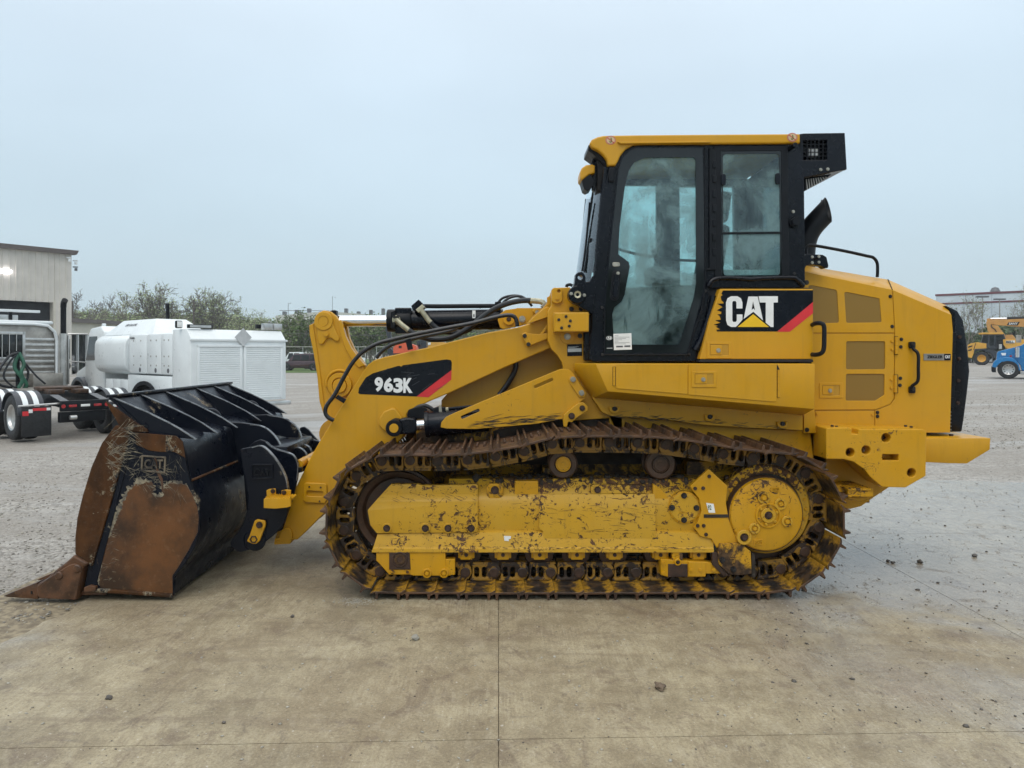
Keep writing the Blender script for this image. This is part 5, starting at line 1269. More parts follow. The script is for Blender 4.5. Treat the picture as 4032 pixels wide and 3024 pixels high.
ring(zy, 1358, 425, 24, 62, CDp-.23, .01, 'yel', 'clevis_boss', tcyl); bolt(zy, 1500, 422, CDp-.23, 28, 'steel', tcyl)
bolt(zy, 1358, 425, CDp-.235, 18, 'bolt', tcyl)
pl('clevis_lug', zy, [(1608, 335), (1640, 308), (1685, 350), (1650, 378)], CDp-.25, CDp-.22, 'yel', tcyl, rnd=4); bolt(zy, 1660, 348, CDp-.255, 18, 'steel', tcyl)
pl('tower_ear', zy, [(1560, 470), (1700, 360), (1800, 260), (1820, 90), (1790, 178), (1765, 190), (1765, 250), (1640, 400)], TD+.12, TD+.16, 'yel', rnd=10)
pl('tower_rib', zy, [(1545, 478), (1620, 400), (1740, 300), (1775, 290), (1800, 300), (1770, 400), (1640, 445)], TD+.06, TD+.12, 'yel', rnd=14)

# tilt lever on the centre line
VD = 6.26
lever_o = [(103, 500), (125, 488), (152, 478), (165, 420), (205, 362), (262, 336), (330, 348), (395, 400), (425, 445), (452, 452), (470, 520), (500, 620), (560, 745), (640, 855), (712, 935), (700, 1100), (600, 1400), (480, 1600), (330, 1580), (250, 1440), (215, 1330), (190, 1050), (150, 800), (108, 600)]
lv = pl('tilt_lever', zv, lever_o, VD, VD+.07, 'yel', rnd=12, bev=.008)
pl('lever_plate', zv, [(470, 470), (515, 515), (540, 640), (600, 770), (720, 935), (700, 1100), (480, 1500), (330, 1500), (200, 1000), (165, 520), (200, 380), (270, 345), (340, 350)], VD+.17, VD+.24, 'yel', lv, rnd=12, bev=.008)
mb = MB(); c = zv.v(262, 455, VD); mb.cyl(c+Vector((0, -.0, 0)), c+Vector((0, .24, 0)), .055, n=24); mb.cyl(zv.v(435, 1150, VD), zv.v(435, 1150, VD)+Vector((0, .24, 0)), .09, n=24); mb.build('lever_tube', M['yel_shade'], lv)
pl('lever_rim', zv, [(103, 500), (150, 480), (150, 520), (200, 840), (240, 1150), (270, 1400), (330, 1560), (330, 1580), (250, 1440), (215, 1330), (190, 1050), (150, 800), (108, 600)], VD-.012, VD, 'yel', lv, bev=.004)
pl('lever_rim', zv, [(425, 445), (455, 452), (500, 620), (560, 745), (640, 855), (712, 935), (640, 960), (570, 880), (500, 760), (445, 600)], VD-.018, VD, 'yel', lv, bev=.004)
kp = pl('pin_keeper', zv, [(190, 500), (165, 455), (175, 400), (215, 360), (262, 352), (315, 365), (355, 410), (358, 465), (385, 540), (430, 640), (425, 668), (395, 678), (345, 640), (300, 635), (262, 690), (240, 712), (208, 700), (190, 620)], VD-.022, VD, 'yel', lv, rnd=16, bev=.008)
ring(zv, 260, 455, 56, 100, VD-.024, .008, 'yel', 'pin_ring', kp); bolt(zv, 292, 598, VD-.024, 26, 'yel', kp)
c = zv.p(260, 455, VD); mb = MB(); mb.lathe((c[0], VD-.028, c[1]), [(0, 0), (zv.r(56, VD), 0), (zv.r(58, VD), .003), (0, .02)], 28); mb.build('lever_pin', M['yel'], kp)
ring(zv, 435, 1150, 80, 132, VD-.02, .012, 'yel', 'pin_ring', lv, 40)
c = zv.p(445, 1158, VD); mb = MB(); mb.lathe((c[0], VD-.05, c[1]), [(0, 0), (zv.r(70, VD), 0), (zv.r(74, VD), .004), (zv.r(74, VD), .06), (0, .06)], 32); mb.build('lever_pin', M['yel'], lv)
tube('lever_bead', [zv.v(435+145*math.cos(t), 1135-145*math.sin(t), VD-.012) for t in [R(60+k*12) for k in range(12)]], .012, M['yel'], lv)
pl('rod_clevis', zv, [(330, 340), (400, 338), (402, 395), (430, 400), (430, 520), (350, 520), (330, 460)], VD+.09, VD+.16, 'black_m', rnd=6)

# ================================================================== LOADER: bucket
def bucket_mats():
    def panel(name, rust, paint=(.004, .006, .012)):
        """black enamel rubbed through to brown rust, a pale chipped rim along the worn edge, scratches"""
        m = N(name)
        tcn = m.n('ShaderNodeNewGeometry'); g = m.n('ShaderNodeSeparateXYZ'); m.l(tcn.outputs['Position'], g.inputs[0])
        n1 = m.noise(2.0, 8, .68, dist=.8)
        n2 = m.noise(9, 8, .72, dist=.6)
        t = m.math('ADD', m.math('MULTIPLY', n1, .8), m.math('MULTIPLY', n2, .35))
        if rust == 'side':      # the rubbed field lies in the lower, flatter part of the plate
            za_ = m.math('MULTIPLY', m.math('SUBTRACT', .80, g.outputs['Z']), 1.5)
            ux = m.math('SUBTRACT', m.math('ADD', g.outputs['X'], 2.765), m.math('MULTIPLY', g.outputs['Z'], .217))
            t = m.math('ADD', m.math('MULTIPLY', m.math('SUBTRACT', t, .575), 1.3), m.math('MINIMUM', m.math('MINIMUM', za_, m.math('MULTIPLY', ux, 2.2)), .6))
            t = m.math('ADD', t, .5)
            lo, hi = .565, .58
        elif rust == 'edge': lo, hi = .50, .525
        else: lo, hi = .70, .72
        k = m.ramp(t, lo, hi)
        rim = m.math('MULTIPLY', m.ramp(t, lo-.032, lo), m.math('SUBTRACT', 1, m.ramp(t, hi, hi+.012)))
        rust_c = m.mix(m.ramp(m.noise(3.5, 8, .65, m.vec((1, 1, .45)), .5), .32, .68), (.024, .013, .007), (.105, .043, .014))
        rust_c = m.mix(m.math('MULTIPLY', m.ramp(m.noise(45, 5, .7), .5, .75), .45), rust_c, (.10, .065, .045))
        base = m.mix(k, paint, rust_c)
        base = m.mix(m.math('MULTIPLY', m.math('MULTIPLY', rim, m.ramp(m.noise(40, 6, .75), .40, .60)), .8), base, (.34, .29, .20))
        scr = m.ramp(m.noise(1, 6, .7, m.vec((55, 1, 9), (0, .9, 0)), 1.0), .66, .70)
        base = m.mix(m.math('MULTIPLY', scr, .5), base, (.16, .10, .06))
        scr2 = m.ramp(m.noise(1, 6, .7, m.vec((9, 1, 60), (0, .5, 0)), 1.5), .69, .72)
        base = m.mix(m.math('MULTIPLY', scr2, .5), base, (.26, .21, .14))
        m.col(base)
        m.set('Roughness', m.math('ADD', m.ramp(m.noise(5, 6, .65), .35, .65, .24, .5), m.math('MULTIPLY', k, .25))); m.set('Specular IOR Level', .2)
        m.set('Metallic', m.math('MULTIPLY', k, .2))
        m.set('Coat Weight', m.math('MULTIPLY', m.math('SUBTRACT', 1, k), .08))
        m.bump(m.math('ADD', m.math('MULTIPLY', k, -1.2), m.math('MULTIPLY', m.noise(60, 6, .7), .6)), .5, .003)
        return m.m
    M['bk_side'] = panel('bucket_side_worn', 'side'); M['bk_edge'] = panel('bucket_edge_worn', 'edge'); M['bk'] = panel('bucket_black', 'few')
    M['rust'] = steel_mud('bare_rusty_steel', a=(.13, .055, .022), b=(.045, .023, .013), rough=.45, scale=5)
bucket_mats()
M['emb'] = steel_mud('rubbed_black_casting', a=(.16, .13, .09), b=(.015, .014, .014), rough=.4, scale=14)
BD = 5.17; BF = 7.55
def B(pts, D=BD): return zb.L(pts, D)
# wrapper: one rolled plate from cutting edge, round the back, to the fold at the top
inner = [(585, 1488), (900, 1500), (1158, 1522), (1166, 1450), (1172, 1395), (1240, 1305), (1300, 1205), (1333, 1100), (1337, 1000), (1322, 900), (1288, 800), (1262, 690), (1246, 590), (1230, 520), (1205, 480), (1130, 452), (985, 432), (880, 425)]
W = [Vector((p[0], 0, p[1])) for p in B(inner)]
W = [W[0], W[1]]+catmull(W[2:], 3)[0:]
def strip(pts, y0, y1, th, mat, name, parent=None, ny=10, bevel=0):
    """plate of thickness th following the profile pts (XZ), spanning y0..y1; offset to the inside"""
    off = []
    for i, p in enumerate(pts):
        d = (pts[min(i+1, len(pts)-1)]-pts[max(i-1, 0)]).normalized(); n = Vector((-d.z, 0, d.x)); off.append(p+n*th)
    mb = MB()
    ya = [y0+(y1-y0)*k/ny for k in range(ny+1)]
    def q(p, y): return mb.bm.verts.new((p.x, y, p.z))
    Ao = [[q(p, y) for p in pts] for y in ya]; Ai = [[q(p, y) for p in off] for y in ya]
    n = len(pts)
    for a, b in zip(range(ny), range(1, ny+1)):
        for i in range(n-1):
            mb.face([Ao[a][i], Ao[a][i+1], Ao[b][i+1], Ao[b][i]]); mb.face([Ai[a][i], Ai[b][i], Ai[b][i+1], Ai[a][i+1]])
        mb.face([Ao[a][0], Ao[b][0], Ai[b][0], Ai[a][0]]); mb.face([Ao[a][-1], Ai[a][-1], Ai[b][-1], Ao[b][-1]])
    for A_, I_ in ((Ao[0], Ai[0]), (Ao[-1], Ai[-1])):
        for i in range(n-1): mb.face([A_[i], I_[i], I_[i+1], A_[i+1]])
    return mb.build(name, mat, parent or TL, smooth=40, bevel=bevel)
bucket = strip(W, BD+.02, BF-.02, .022, M['bk'], 'bucket')
# lip / spill guard, leaning forwards
lipz = B([(880, 425), (985, 432)]); lip_pts = [(990, 432), (880, 330), (728, 192)]
LP = [Vector((p[0], 0, p[1])) for p in B(lip_pts)]
guard = strip(LP, BD+.02, BF-.04, .016, M['bk'], 'spill_guard', bucket)
a, b_ = B([(718, 186), (745, 202)])
mb = MB(); mb.box(a[0]-.012, a[0]+.035, BD+.01, BF-.03, a[1]-.012, a[1]+.008); mb.build('lip_bar', M['bk'], guard, bevel=.004)
# side plates
side_o = [(785, 378), (880, 432), (1180, 456), (1225, 492), (1240, 560), (1246, 640), (1268, 740), (1300, 830), (1330, 920), (1338, 1000), (1334, 1100), (1300, 1210), (1240, 1310), (1165, 1400), (1160, 1440), (1165, 1530), (640, 1478), (560, 1490), (600, 1290)]
so_ = fillet(B(side_o), .012)
for D0_, D1_ in ((BD, BD+.022), (BF-.022, BF)):
    sp = plate('side_plate', [so_], D0_, D1_, M['bk'] if D0_ == BD else M['bk_side'], bucket, .004)
    if D0_ == BD: SPL = sp
cut = [(785, 376), (868, 425), (868, 470), (720, 1000), (622, 1330), (600, 1300), (512, 1240), (512, 1130), (526, 1000), (562, 850), (620, 660), (690, 500)]
for D0_, D1_ in ((BD-.018, BD+.03), (BF-.03, BF+.018)):
    plate('side_cutter', [fillet(B(cut), .02)], D0_, D1_, M['bk_edge'], bucket, .006)
def ragged(pts, amp, step, seed, zm=zb):
    """outline broken into torn teeth"""
    r_ = random.Random(seed); o = []
    for i, a in enumerate(pts[:-1]):
        b = pts[i+1]; a, b = Vector(a), Vector(b); L_ = (b-a).length; n = max(1, int(L_/step)); nn = Vector(((b-a).y, -(b-a).x)).normalized()
        for k in range(n):
            q = a.lerp(b, k/n)+nn*(amp*(r_.random()**1.5-.15)+amp*.8*noise.noise((i*1.7+k*step*.012, seed, 0)))
            o.append((q.x, q.y))
    return o
RP = [(680, 1470), (672, 1400), (690, 1250), (740, 1120), (790, 1000), (830, 900), (880, 810), (920, 778), (980, 765), (1018, 770), (1035, 800), (1022, 850), (1060, 872), (1098, 858), (1105, 800), (1130, 768), (1200, 778), (1258, 795)]
RE = [(1290, 850), (1322, 930), (1331, 1000), (1326, 1095), (1262, 1222), (1186, 1345), (1155, 1388), (1157, 1522), (900, 1498)]
M['rust_field'] = steel_mud('brown_rust_field', a=(.145, .054, .012), b=(.036, .017, .008), rough=.42, scale=2.2)
M['torn'] = steel_mud('torn_paint_edge', a=(.30, .26, .18), b=(.05, .045, .04), rough=.6, scale=26)
def grow_pts(pts, d): return [(x+(x-1010)/abs(1)*0-d*(1 if x < 1000 else .2), y-d) for x, y in pts]
plate('torn_paint', [B(ragged(grow_pts(RP, 15), 26, 9, 3)+RE)], BD-.0005, BD, M['torn'], SPL, 0)
plate('rust_patch', [B(ragged(RP, 12, 8, 5)+RE)], BD-.0011, BD-.0004, M['rust_field'], SPL, 0)
def strokes(name, zone, n, l0, l1, a0, a1, D, matk, seed, par, w_=2.0):
    r_ = random.Random(seed); mb = MB(); (x0, y0, x1, y1) = zone
    for k in range(n):
        x, y = r_.uniform(x0, x1), r_.uniform(y0, y1); a = r_.uniform(a0, a1); L_ = r_.uniform(l0, l1); cv = r_.uniform(-.5, .5); pts = []
        for i in range(6):
            pts.append((x, y)); x += L_/5*math.cos(a); y += L_/5*math.sin(a); a += cv/5
        ww = r_.uniform(.5, 1)*w_; up_, dn_ = [], []
        for i, (px, py) in enumerate(pts):
            t_ = math.sin(math.pi*(i+.3)/5.6)*ww; up_.append((px, py-t_)); dn_.append((px, py+t_))
        V_ = [Vector((q[0], D-.0002*(k % 3), q[1])) for q in B(up_+dn_[::-1], BD)]
        mb.poly(V_, [tuple(range(len(V_)))])
    tag(mb.build(name, M[matk], par, smooth=0), kind='stuff')
strokes('scratches', (700, 400, 860, 660), 80, 40, 150, -.9, .9, BD-.0185, 'torn', 1, bucket, 3)
strokes('scratches', (860, 650, 1130, 800), 60, 30, 110, -1.2, 1.2, BD-.0016, 'torn', 2, SPL, 2.2)
strokes('scratches', (1110, 560, 1215, 820), 36, 40, 130, 1.0, 1.8, BD-.0016, 'torn', 3, SPL, 2.2)
strokes('scratches', (640, 1050, 760, 1440), 40, 20, 60, -.9, .4, BD-.0016, 'torn', 4, SPL, 2)
strp = [(872, 432), (905, 436), (640, 1475), (580, 1470), (640, 1290), (760, 880)]
plate('side_strip', [B(strp)], BD-.006, BD+.001, M['bk'], bucket, .002)
# triangular end gusset of the spill guard, folded bottom rail, wear plate
gus = [(700, 222), (740, 250), (980, 412), (985, 428), (880, 428), (790, 380), (762, 330)]
for D0_ in (BD+.01, BF-.03): plate('end_gusset', [B(gus)], D0_, D0_+.018, M['bk_edge'], bucket, .003)
plate('bottom_rail', [B([(620, 1470), (700, 1474), (1158, 1508), (1162, 1534), (640, 1496), (600, 1492)])], BD-.02, BD+.03, M['bk_edge'], bucket, .008)
plate('top_cap', [B([(905, 430), (1180, 452), (1226, 490), (1244, 600), (1225, 590), (1170, 560), (1080, 560), (1000, 550), (915, 510)])], BD-.007, BD, M['bk_edge'], bucket, .004)
# cast emblem on the side plate
eo, ei = [(948, 580), (1115, 592), (1110, 706), (945, 690)], [(962, 592), (1102, 603), (1098, 693), (958, 678)]
em = plate('cast_frame', [fillet(B(eo), .008), fillet(B(ei), .005)], BD-.007, BD, M['emb'], bucket, .002)
text('cast_letters', 'CAT', *zb.p(968, 672, BD-.006), BD-.006, zb.r(62, BD), M['emb'], em, width=zb.r(124, BD), bold=.03, depth=.006)
pm_ = pl('paint_scrape', zb, [(1030, 598), (1046, 602), (1060, 680), (1090, 740), (1098, 830), (1085, 830), (1078, 760), (1050, 700)], BD-.0022, BD, 'rust', bucket, bev=0)
# ribs over the spill guard
def rib(sx_top, D, name='rib', th=.014):
    k = (D)/BD
    pts = [(728, 190), (985, 300), (1110, 362), (1190, 405), (1302, 480), (1180, 470), (985, 434)]
    o = [P(zb.s(*q)[0], zb.s(*q)[1], BD) for q in pts]
    r_ = plate(name, [o], D, D+th, M['bk'], bucket, .003)
    e_ = [Vector((q[0], 0, q[1])) for q in o[:5]]
    off = strip([e_[4], e_[3], e_[2], e_[1], e_[0]], D-.004, D+th+.004, .006, M['edge_wear'], 'rib_edge', r_, ny=1)
M['edge_wear'] = plain('polished_edge', (.20, .21, .22), .3, .4, .5, 14)
for D in (5.20, 5.60, 6.02, 6.62, 7.04, 7.42): rib(0, D)
for D in (5.43, 5.85, 6.33, 6.83, 7.23):     # narrow gussets between the ribs
    o = B([(900, 330), (930, 345), (1015, 440), (985, 436)]); plate('gusset', [o], D, D+.05, M['bk'], bucket, .004)
    c = zb.p(1003, 408, BD); mb = MB(); mb.lathe((c[0]+.004, D-.06, c[1]), [(0, -.02), (.034, -.02), (.042, -.008), (.042, .02), (0, .02)], 20)
    mb.build('bolt_head', M['edge_wear'], bucket)
for D in (6.12, 7.1):
    c = zb.p(1060, 420, BD); mb = MB()
    tube('lifting_eye', [(c[0]+.07*math.cos(t), D, c[1]+.07*math.sin(t)) for t in [R(-20+22*k) for k in range(11)]], .018, M['bk'], bucket)
# welded seam band on the back
tube('weld_band', [(P(*zb.s(1272, 755), BD)[0]+.001, D, P(*zb.s(1272, 755), BD)[1]) for D in (BD+.02, 5.6, 6.1)], .010, M['bk_edge'], bucket)
# corner tooth adapter with tooth, and those along the cutting edge
def tooth(D, w_, nm):
    ad = [(510, 1245), (560, 1275), (612, 1300), (570, 1330), (560, 1400), (530, 1545), (290, 1532), (255, 1520), (262, 1440), (330, 1400), (385, 1348), (460, 1290)]
    o = fillet(B(ad), .012)
    ad_ = plate('tooth_adapter', [o], D, D+w_, M['rust'], bucket, .012)
    mb = MB(); t_ = B([(30, 1522), (262, 1428), (268, 1540), (60, 1528)])
    z_ = lambda p, y: Vector((p[0], y, p[1]))
    c_ = D+w_/2
    mb.hexa([z_(t_[0], c_-w_*.38), z_(t_[1], D+.006), z_(t_[2], D+.006), z_(t_[3], c_-w_*.38), z_(t_[0], c_+w_*.38), z_(t_[1], D+w_-.006), z_(t_[2], D+w_-.006), z_(t_[3], c_+w_*.38)])
    mb.build('tooth', M['rust'], ad_, bevel=.004)
    if nm:
        for x, y in ((402, 1386), (525, 1340)):
            c = zb.p(x, y, D); m2 = MB(); m2.lathe((c[0], D-.022, c[1]), [(0, 0), (.022, 0), (.028, .006), (.028, .03), (0, .03)], 20); m2.build('adapter_pin', M['edge_wear'] if x < 500 and 0 else M['rust'], ad_)
        o = B([(222, 1485), (232, 1485), (232, 1505), (222, 1505)]); plate('tooth_hole', [o], D+.003, D+.01, M['blackhole'], ad_, 0)
        plate('adapter_flange', [fillet(B([(270, 1450), (330, 1405), (480, 1310), (520, 1298), (560, 1310), (570, 1340), (530, 1540), (285, 1530)]), .02)], D-.012, D+.004, M['rust'], ad_, .006)
tooth(BD-.03, .10, True)
for k in range(1, 7): tooth(BD+.02+k*.377-.05, .10, False)
tooth(BF-.07, .10, False)
mb = MB(); a, b_ = B([(500, 1490), (700, 1500)]); mb.hexa([Vector((a[0]-.10, BD+.02, .03)), Vector((b_[0], BD+.02, .03)), Vector((b_[0], BD+.02, .06)), Vector((a[0]-.06, BD+.02, .055)),
        Vector((a[0]-.10, BF-.02, .03)), Vector((b_[0], BF-.02, .03)), Vector((b_[0], BF-.02, .06)), Vector((a[0]-.06, BF-.02, .055))])
mb.build('cutting_edge', M['rust'], bucket, bevel=.004)
pl('corner_shoe', zb, [(560, 1470), (600, 1455), (640, 1465), (640, 1496), (560, 1500)], BD-.03, BD+.02, 'rust', bucket, rnd=6)
# hinge plates on the back (measured on their own planes)
def hp_(name, pts, D, mat='bk', th=.035, zm=zh, parent=None, edge=None):
    o = fillet(zm.L(pts, D), .02)
    r_ = plate(name, [o], D, D+th, M[mat], parent or bucket, .006)
    if edge:
        e_ = catmull([Vector((q[0], 0, q[1])) for q in zm.L(edge, D)], 5)
        strip(e_, D-.002, D+th+.002, .006, M['edge_wear'], 'plate_edge', r_, ny=1)
    return r_
A1 = [(215, 665), (320, 645), (390, 628), (450, 655), (520, 730), (590, 830), (635, 930), (655, 1030), (660, 1150), (640, 1280), (600, 1370), (520, 1450), (420, 1530), (330, 1570), (230, 1600), (170, 1590), (130, 1530), (135, 1500), (200, 1420), (250, 1330), (285, 1200), (290, 1080), (270, 960), (245, 850), (225, 720)]
h1 = hp_('hinge_plate', A1, 5.62, edge=[(655, 1035), (638, 935), (592, 832), (522, 730), (450, 655), (395, 632), (325, 648)])
hp_('hinge_plate', A1, 2*YC-5.66)
hp_('hinge_plate', [(300, 640), (350, 595), (400, 578), (450, 595), (500, 640), (560, 668), (640, 690), (700, 720), (738, 780), (745, 850), (735, 950), (700, 1100), (600, 1400), (300, 1500), (250, 900)], 5.90,
    edge=[(735, 950), (745, 850), (738, 785), (702, 722), (640, 692), (560, 668), (500, 640), (455, 600)])
hp_('hinge_plate', [(100, 420), (240, 425), (380, 445), (450, 470), (520, 530), (570, 600), (592, 650), (580, 700), (500, 800), (300, 900), (140, 900), (100, 600)], 6.12,
    edge=[(590, 650), (572, 602), (520, 530), (450, 472), (380, 447), (310, 440)])
hp_('link_plate', [(560, 720), (640, 690), (700, 655), (740, 645), (790, 670), (825, 720), (832, 800), (815, 860), (700, 900), (560, 850)], 6.22, edge=[(815, 860), (832, 800), (825, 722), (790, 672), (742, 648), (702, 658), (655, 690)])
hp_('link_plate', [(640, 590), (720, 600), (800, 620), (850, 650), (876, 700), (876, 760), (800, 800), (640, 760)], 6.50, edge=[(876, 715), (850, 652), (800, 622), (740, 612)])
hp_('hinge_plate', [(270, 360), (460, 350), (585, 372), (650, 395), (710, 440), (755, 500), (776, 560), (700, 570), (560, 540), (300, 520)], 6.68, edge=[(776, 555), (755, 500), (710, 442), (650, 398), (585, 374), (470, 356)])
hp_('hinge_plate', [(760, 468), (800, 462), (840, 490), (900, 560), (945, 605), (945, 700), (840, 720), (760, 640)], 6.90, edge=[(942, 605), (900, 575), (840, 545), (780, 520)])
hp_('hinge_plate', [(800, 620), (830, 595), (880, 580), (930, 590), (948, 640), (900, 760), (800, 720)], 6.80)
mb = MB(); c = zh.p(760, 570, 6.3); mb.box(c[0]-.25, c[0]-.02, 6.0, 6.8, c[1]-.25, c[1]-.03); mb.build('hinge_box', M['bk'], bucket, bevel=.01)
pl('embossed_frame', zh, [(308, 812), (330, 800), (518, 800), (518, 932), (322, 936), (318, 830)], 5.606, 5.62, 'bk', h1, rnd=6,
   holes=(fillet(zh.L([(330, 815), (508, 812), (508, 922), (332, 926)], 5.606), .004),))
text('cast_letters', 'CAT', *zh.p(345, 905, 5.608), 5.608, zh.r(60, 5.61), M['black_m'], h1, width=zh.r(150, 5.61), depth=.006)
# toothed step and the pin keeper
stp = pl('bucket_step', zh, [(433, 1118), (450, 1110)]+[(450+i*12, 1098+(i % 2)*16) for i in range(18)]+[(676, 1092), (680, 1185), (640, 1196), (540, 1206), (433, 1200)], 5.42, 5.45, 'yel_chip', bucket, bev=.004)
pl('step_tread', zh, [(440, 1125)]+[(446+i*12, 1108+(i % 2)*14) for i in range(19)]+[(676, 1120), (676, 1140), (440, 1140)], 5.45, 5.62, 'yel_chip', stp, bev=0)
for pts, bx_, by_ in (([(457, 1040), (478, 1028), (540, 1022), (545, 1100), (462, 1112)], 517, 1045), ([(595, 1040), (640, 1032), (680, 1036), (678, 1110), (590, 1100)], 618, 1058)):
    q = pl('step_ear', zh, pts, 5.585, 5.60, 'yel_chip', stp, rnd=6); bolt(zh, bx_, by_, 5.583, 17, 'bolt', stp)
kp = pl('pin_keeper', zh, [(280, 1495), (300, 1460), (350, 1315), (372, 1303), (440, 1315), (450, 1335), (448, 1365), (395, 1500), (365, 1525), (335, 1527), (285, 1505)], 5.585, 5.61, 'yel', bucket, rnd=12, bev=.006)
bolt(zh, 395, 1352, 5.583, 24, 'bolt', kp); ring(zh, 342, 1483, 24, 36, 5.583, .008, 'bolt', 'hex_collar', kp, 6)
c = zh.p(350, 1490, 5.61); mb = MB(); mb.lathe((c[0], 5.61, c[1]), [(0, 0), (.075, 0), (.085, .01), (0, .02)], 36); mb.build('hinge_boss', M['bk'], bucket)
mb = MB(); c = zh.p(850, 747, 6.3); mb.cyl((c[0], 5.95, c[1]), (c[0], 6.8, c[1]), .035, n=18); mb.cyl((c[0]-.02, 6.15, c[1]), (c[0]+.12, 6.15, c[1]-.02), .035, n=14)
mb.build('link_pin', M['yel'], bucket)
pl('pin_stub', zh, [(746, 832), (778, 832), (778, 875), (746, 878)], 5.88, 5.93, 'black_m', bucket)
def marks(name, zm, x0, x1, yf, n, l0, l1, a0, D, matk, seed, par, w_=2.0):
    r_ = random.Random(seed); mb = MB()
    for k in range(n):
        x = r_.uniform(x0, x1); y = yf(x, r_); a = a0+r_.gauss(0, .10); L_ = r_.uniform(l0, l1); cv = r_.uniform(-.15, .15); pts = []
        for i in range(6): pts.append((x, y)); x += L_/5*math.cos(a); y += L_/5*math.sin(a); a += cv/5
        ww = r_.uniform(.4, 1)*w_; up_ = [(q[0], q[1]-math.sin(math.pi*(i+.3)/5.6)*ww) for i, q in enumerate(pts)]; dn_ = [(q[0], q[1]+math.sin(math.pi*(i+.3)/5.6)*ww) for i, q in enumerate(pts)]
        V_ = [Vector((q[0], D-.0002*(k % 4), q[1])) for q in zm.L(up_+dn_[::-1], D)]
        mb.poly(V_, [tuple(range(len(V_)))])
    tag(mb.build(name, M[matk], par, smooth=0), kind='stuff')
marks('scrapes', zy, 900, 1780, lambda x, r: 1592-(x-700)*.085-abs(r.gauss(0, 34)), 90, 40, 230, -.09, 5.6985, 'soil', 11, sh, 3.0)
marks('scrapes', zs, 400, 1780, lambda x, r: 522+(x-420)*.075-abs(r.gauss(0, 16)), 70, 20, 120, .06, 5.7185, 'soil', 12, bp, 3.0)
marks('scrapes', zs, 1550, 2030, lambda x, r: 680+(x-1550)*.1+r.uniform(-20, 90), 26, 15, 70, -.9, 5.7985, 'soil', 13, TL, 1.6)
marks('scrapes', t1, 1260, 2900, lambda x, r: 1030+r.gauss(0, 7), 150, 8, 40, .0, 5.3225, 'soil', 14, TL, 1.8)
marks('scrapes', t1, 1740, 2500, lambda x, r: r.uniform(700, 930), 30, 20, 140, .12, 5.3355, 'soil', 15, g2, 1.2)
marks('scrapes', t1, 620, 1240, lambda x, r: 640-abs(r.gauss(0, 40))+40, 40, 12, 60, .4, 5.328, 'soil', 16, g1, 1.8)
setorg((0, 0, 0))

# ================================================================== BUILDINGS
def wmat(name, c, rough=.6, **k): return plain(name, c, rough, 0, .08, .6, **k)
M['siding'] = wmat('beige_ribbed_siding', (.60, .57, .52)); M['trim'] = wmat('brown_fascia', (.14, .12, .115)); M['lowwall'] = wmat('beige_wall', (.60, .57, .49))
M['far_wall'] = wmat('far_wall_panels', (.50, .50, .46)); M['grey_panel'] = wmat('hazed_grey_wall_panel', (.47, .53, .57)); M['red_trim'] = wmat('red_trim', (.14, .035, .045))  # grey panels lightened, distance haze put into their colour
M['dark_in'] = wmat('unlit_doorway', (.004, .007, .012), .7)
def emit(name, c, s_):
    m = N(name); m.col((.8, .8, .8)); m.set('Emission Color', (*c, 1)); m.set('Emission Strength', s_); return m.m
M['lamp_on'] = emit('lit_wall_lamp', (1, .96, 1), 6)
# ribbed warehouse on the left
Cw = Vector((-40.4, 70, gz(-40, 70))); ang = math.atan2(-4.5, -3.7)
wh = thing('warehouse', Cw, 0, label='tall beige ribbed metal warehouse with a dark open doorway, cut by the left edge', cat='warehouse')
du = Vector((math.cos(ang), math.sin(ang), 0)); dn = Vector((-du.y, du.x, 0))
if dn.y > 0: dn = -dn                      # faces the camera
def WP(u, n, z): return du*u+dn*n+Vector((0, 0, z))
Hw = P(281, 1003, 70)[1]-Cw.z
def ribwall(mb, u0, u1, z0, z1):
    u = u0; prof = []
    while u < u1-.001:
        prof += [(u, 0), (min(u+.42, u1), 0), (min(u+.45, u1), .10), (min(u+.50, u1), .10), (min(u+.53, u1), 0)]; u += .53
    a = [mb.bm.verts.new(WP(p[0], p[1], z0)) for p in prof]; b = [mb.bm.verts.new(WP(p[0], p[1], z1)) for p in prof]
    for i in range(len(prof)-1): mb.face([a[i], a[i+1], b[i+1], b[i]])
# where the doorway falls, found from its measured edge
def u_at(sx):
    r = (sx-CX)/F; return (r*Cw.y-Cw.x)/(du.x-r*du.y)
ud = u_at(214); zd = 1.73+(1389-1191)*(70+du.y*ud)/F-Cw.z
mb = MB(); ribwall(mb, 0, ud, 0, Hw); ribwall(mb, ud, 26, zd, Hw)
mb.poly([WP(0, 0, 0), WP(0, -30, 0), WP(0, -30, Hw), WP(0, 0, Hw)], [(0, 1, 2, 3)]); mb.poly([WP(26, 0, 0), WP(26, -30, 0), WP(26, -30, Hw), WP(26, 0, Hw)], [(0, 1, 2, 3)])
mb.poly([WP(0, 0, Hw), WP(26, 0, Hw), WP(26, -30, Hw), WP(0, -30, Hw)], [(0, 1, 2, 3)]); mb.poly([WP(0, -30, 0), WP(26, -30, 0), WP(26, -30, Hw), WP(0, -30, Hw)], [(0, 1, 2, 3)])
mb.build('wall', M['siding'], wh, shift=False)
mb = MB(); mb.hexa([WP(-.3, .45, Hw), WP(26, .5, Hw), WP(26, .5, Hw+.38), WP(-.45, .55, Hw+.38), WP(-.3, -.3, Hw), WP(26, -.3, Hw), WP(26, -.3, Hw+.38), WP(-.45, -.3, Hw+.38)]); mb.build('roof_trim', M['trim'], wh, shift=False)
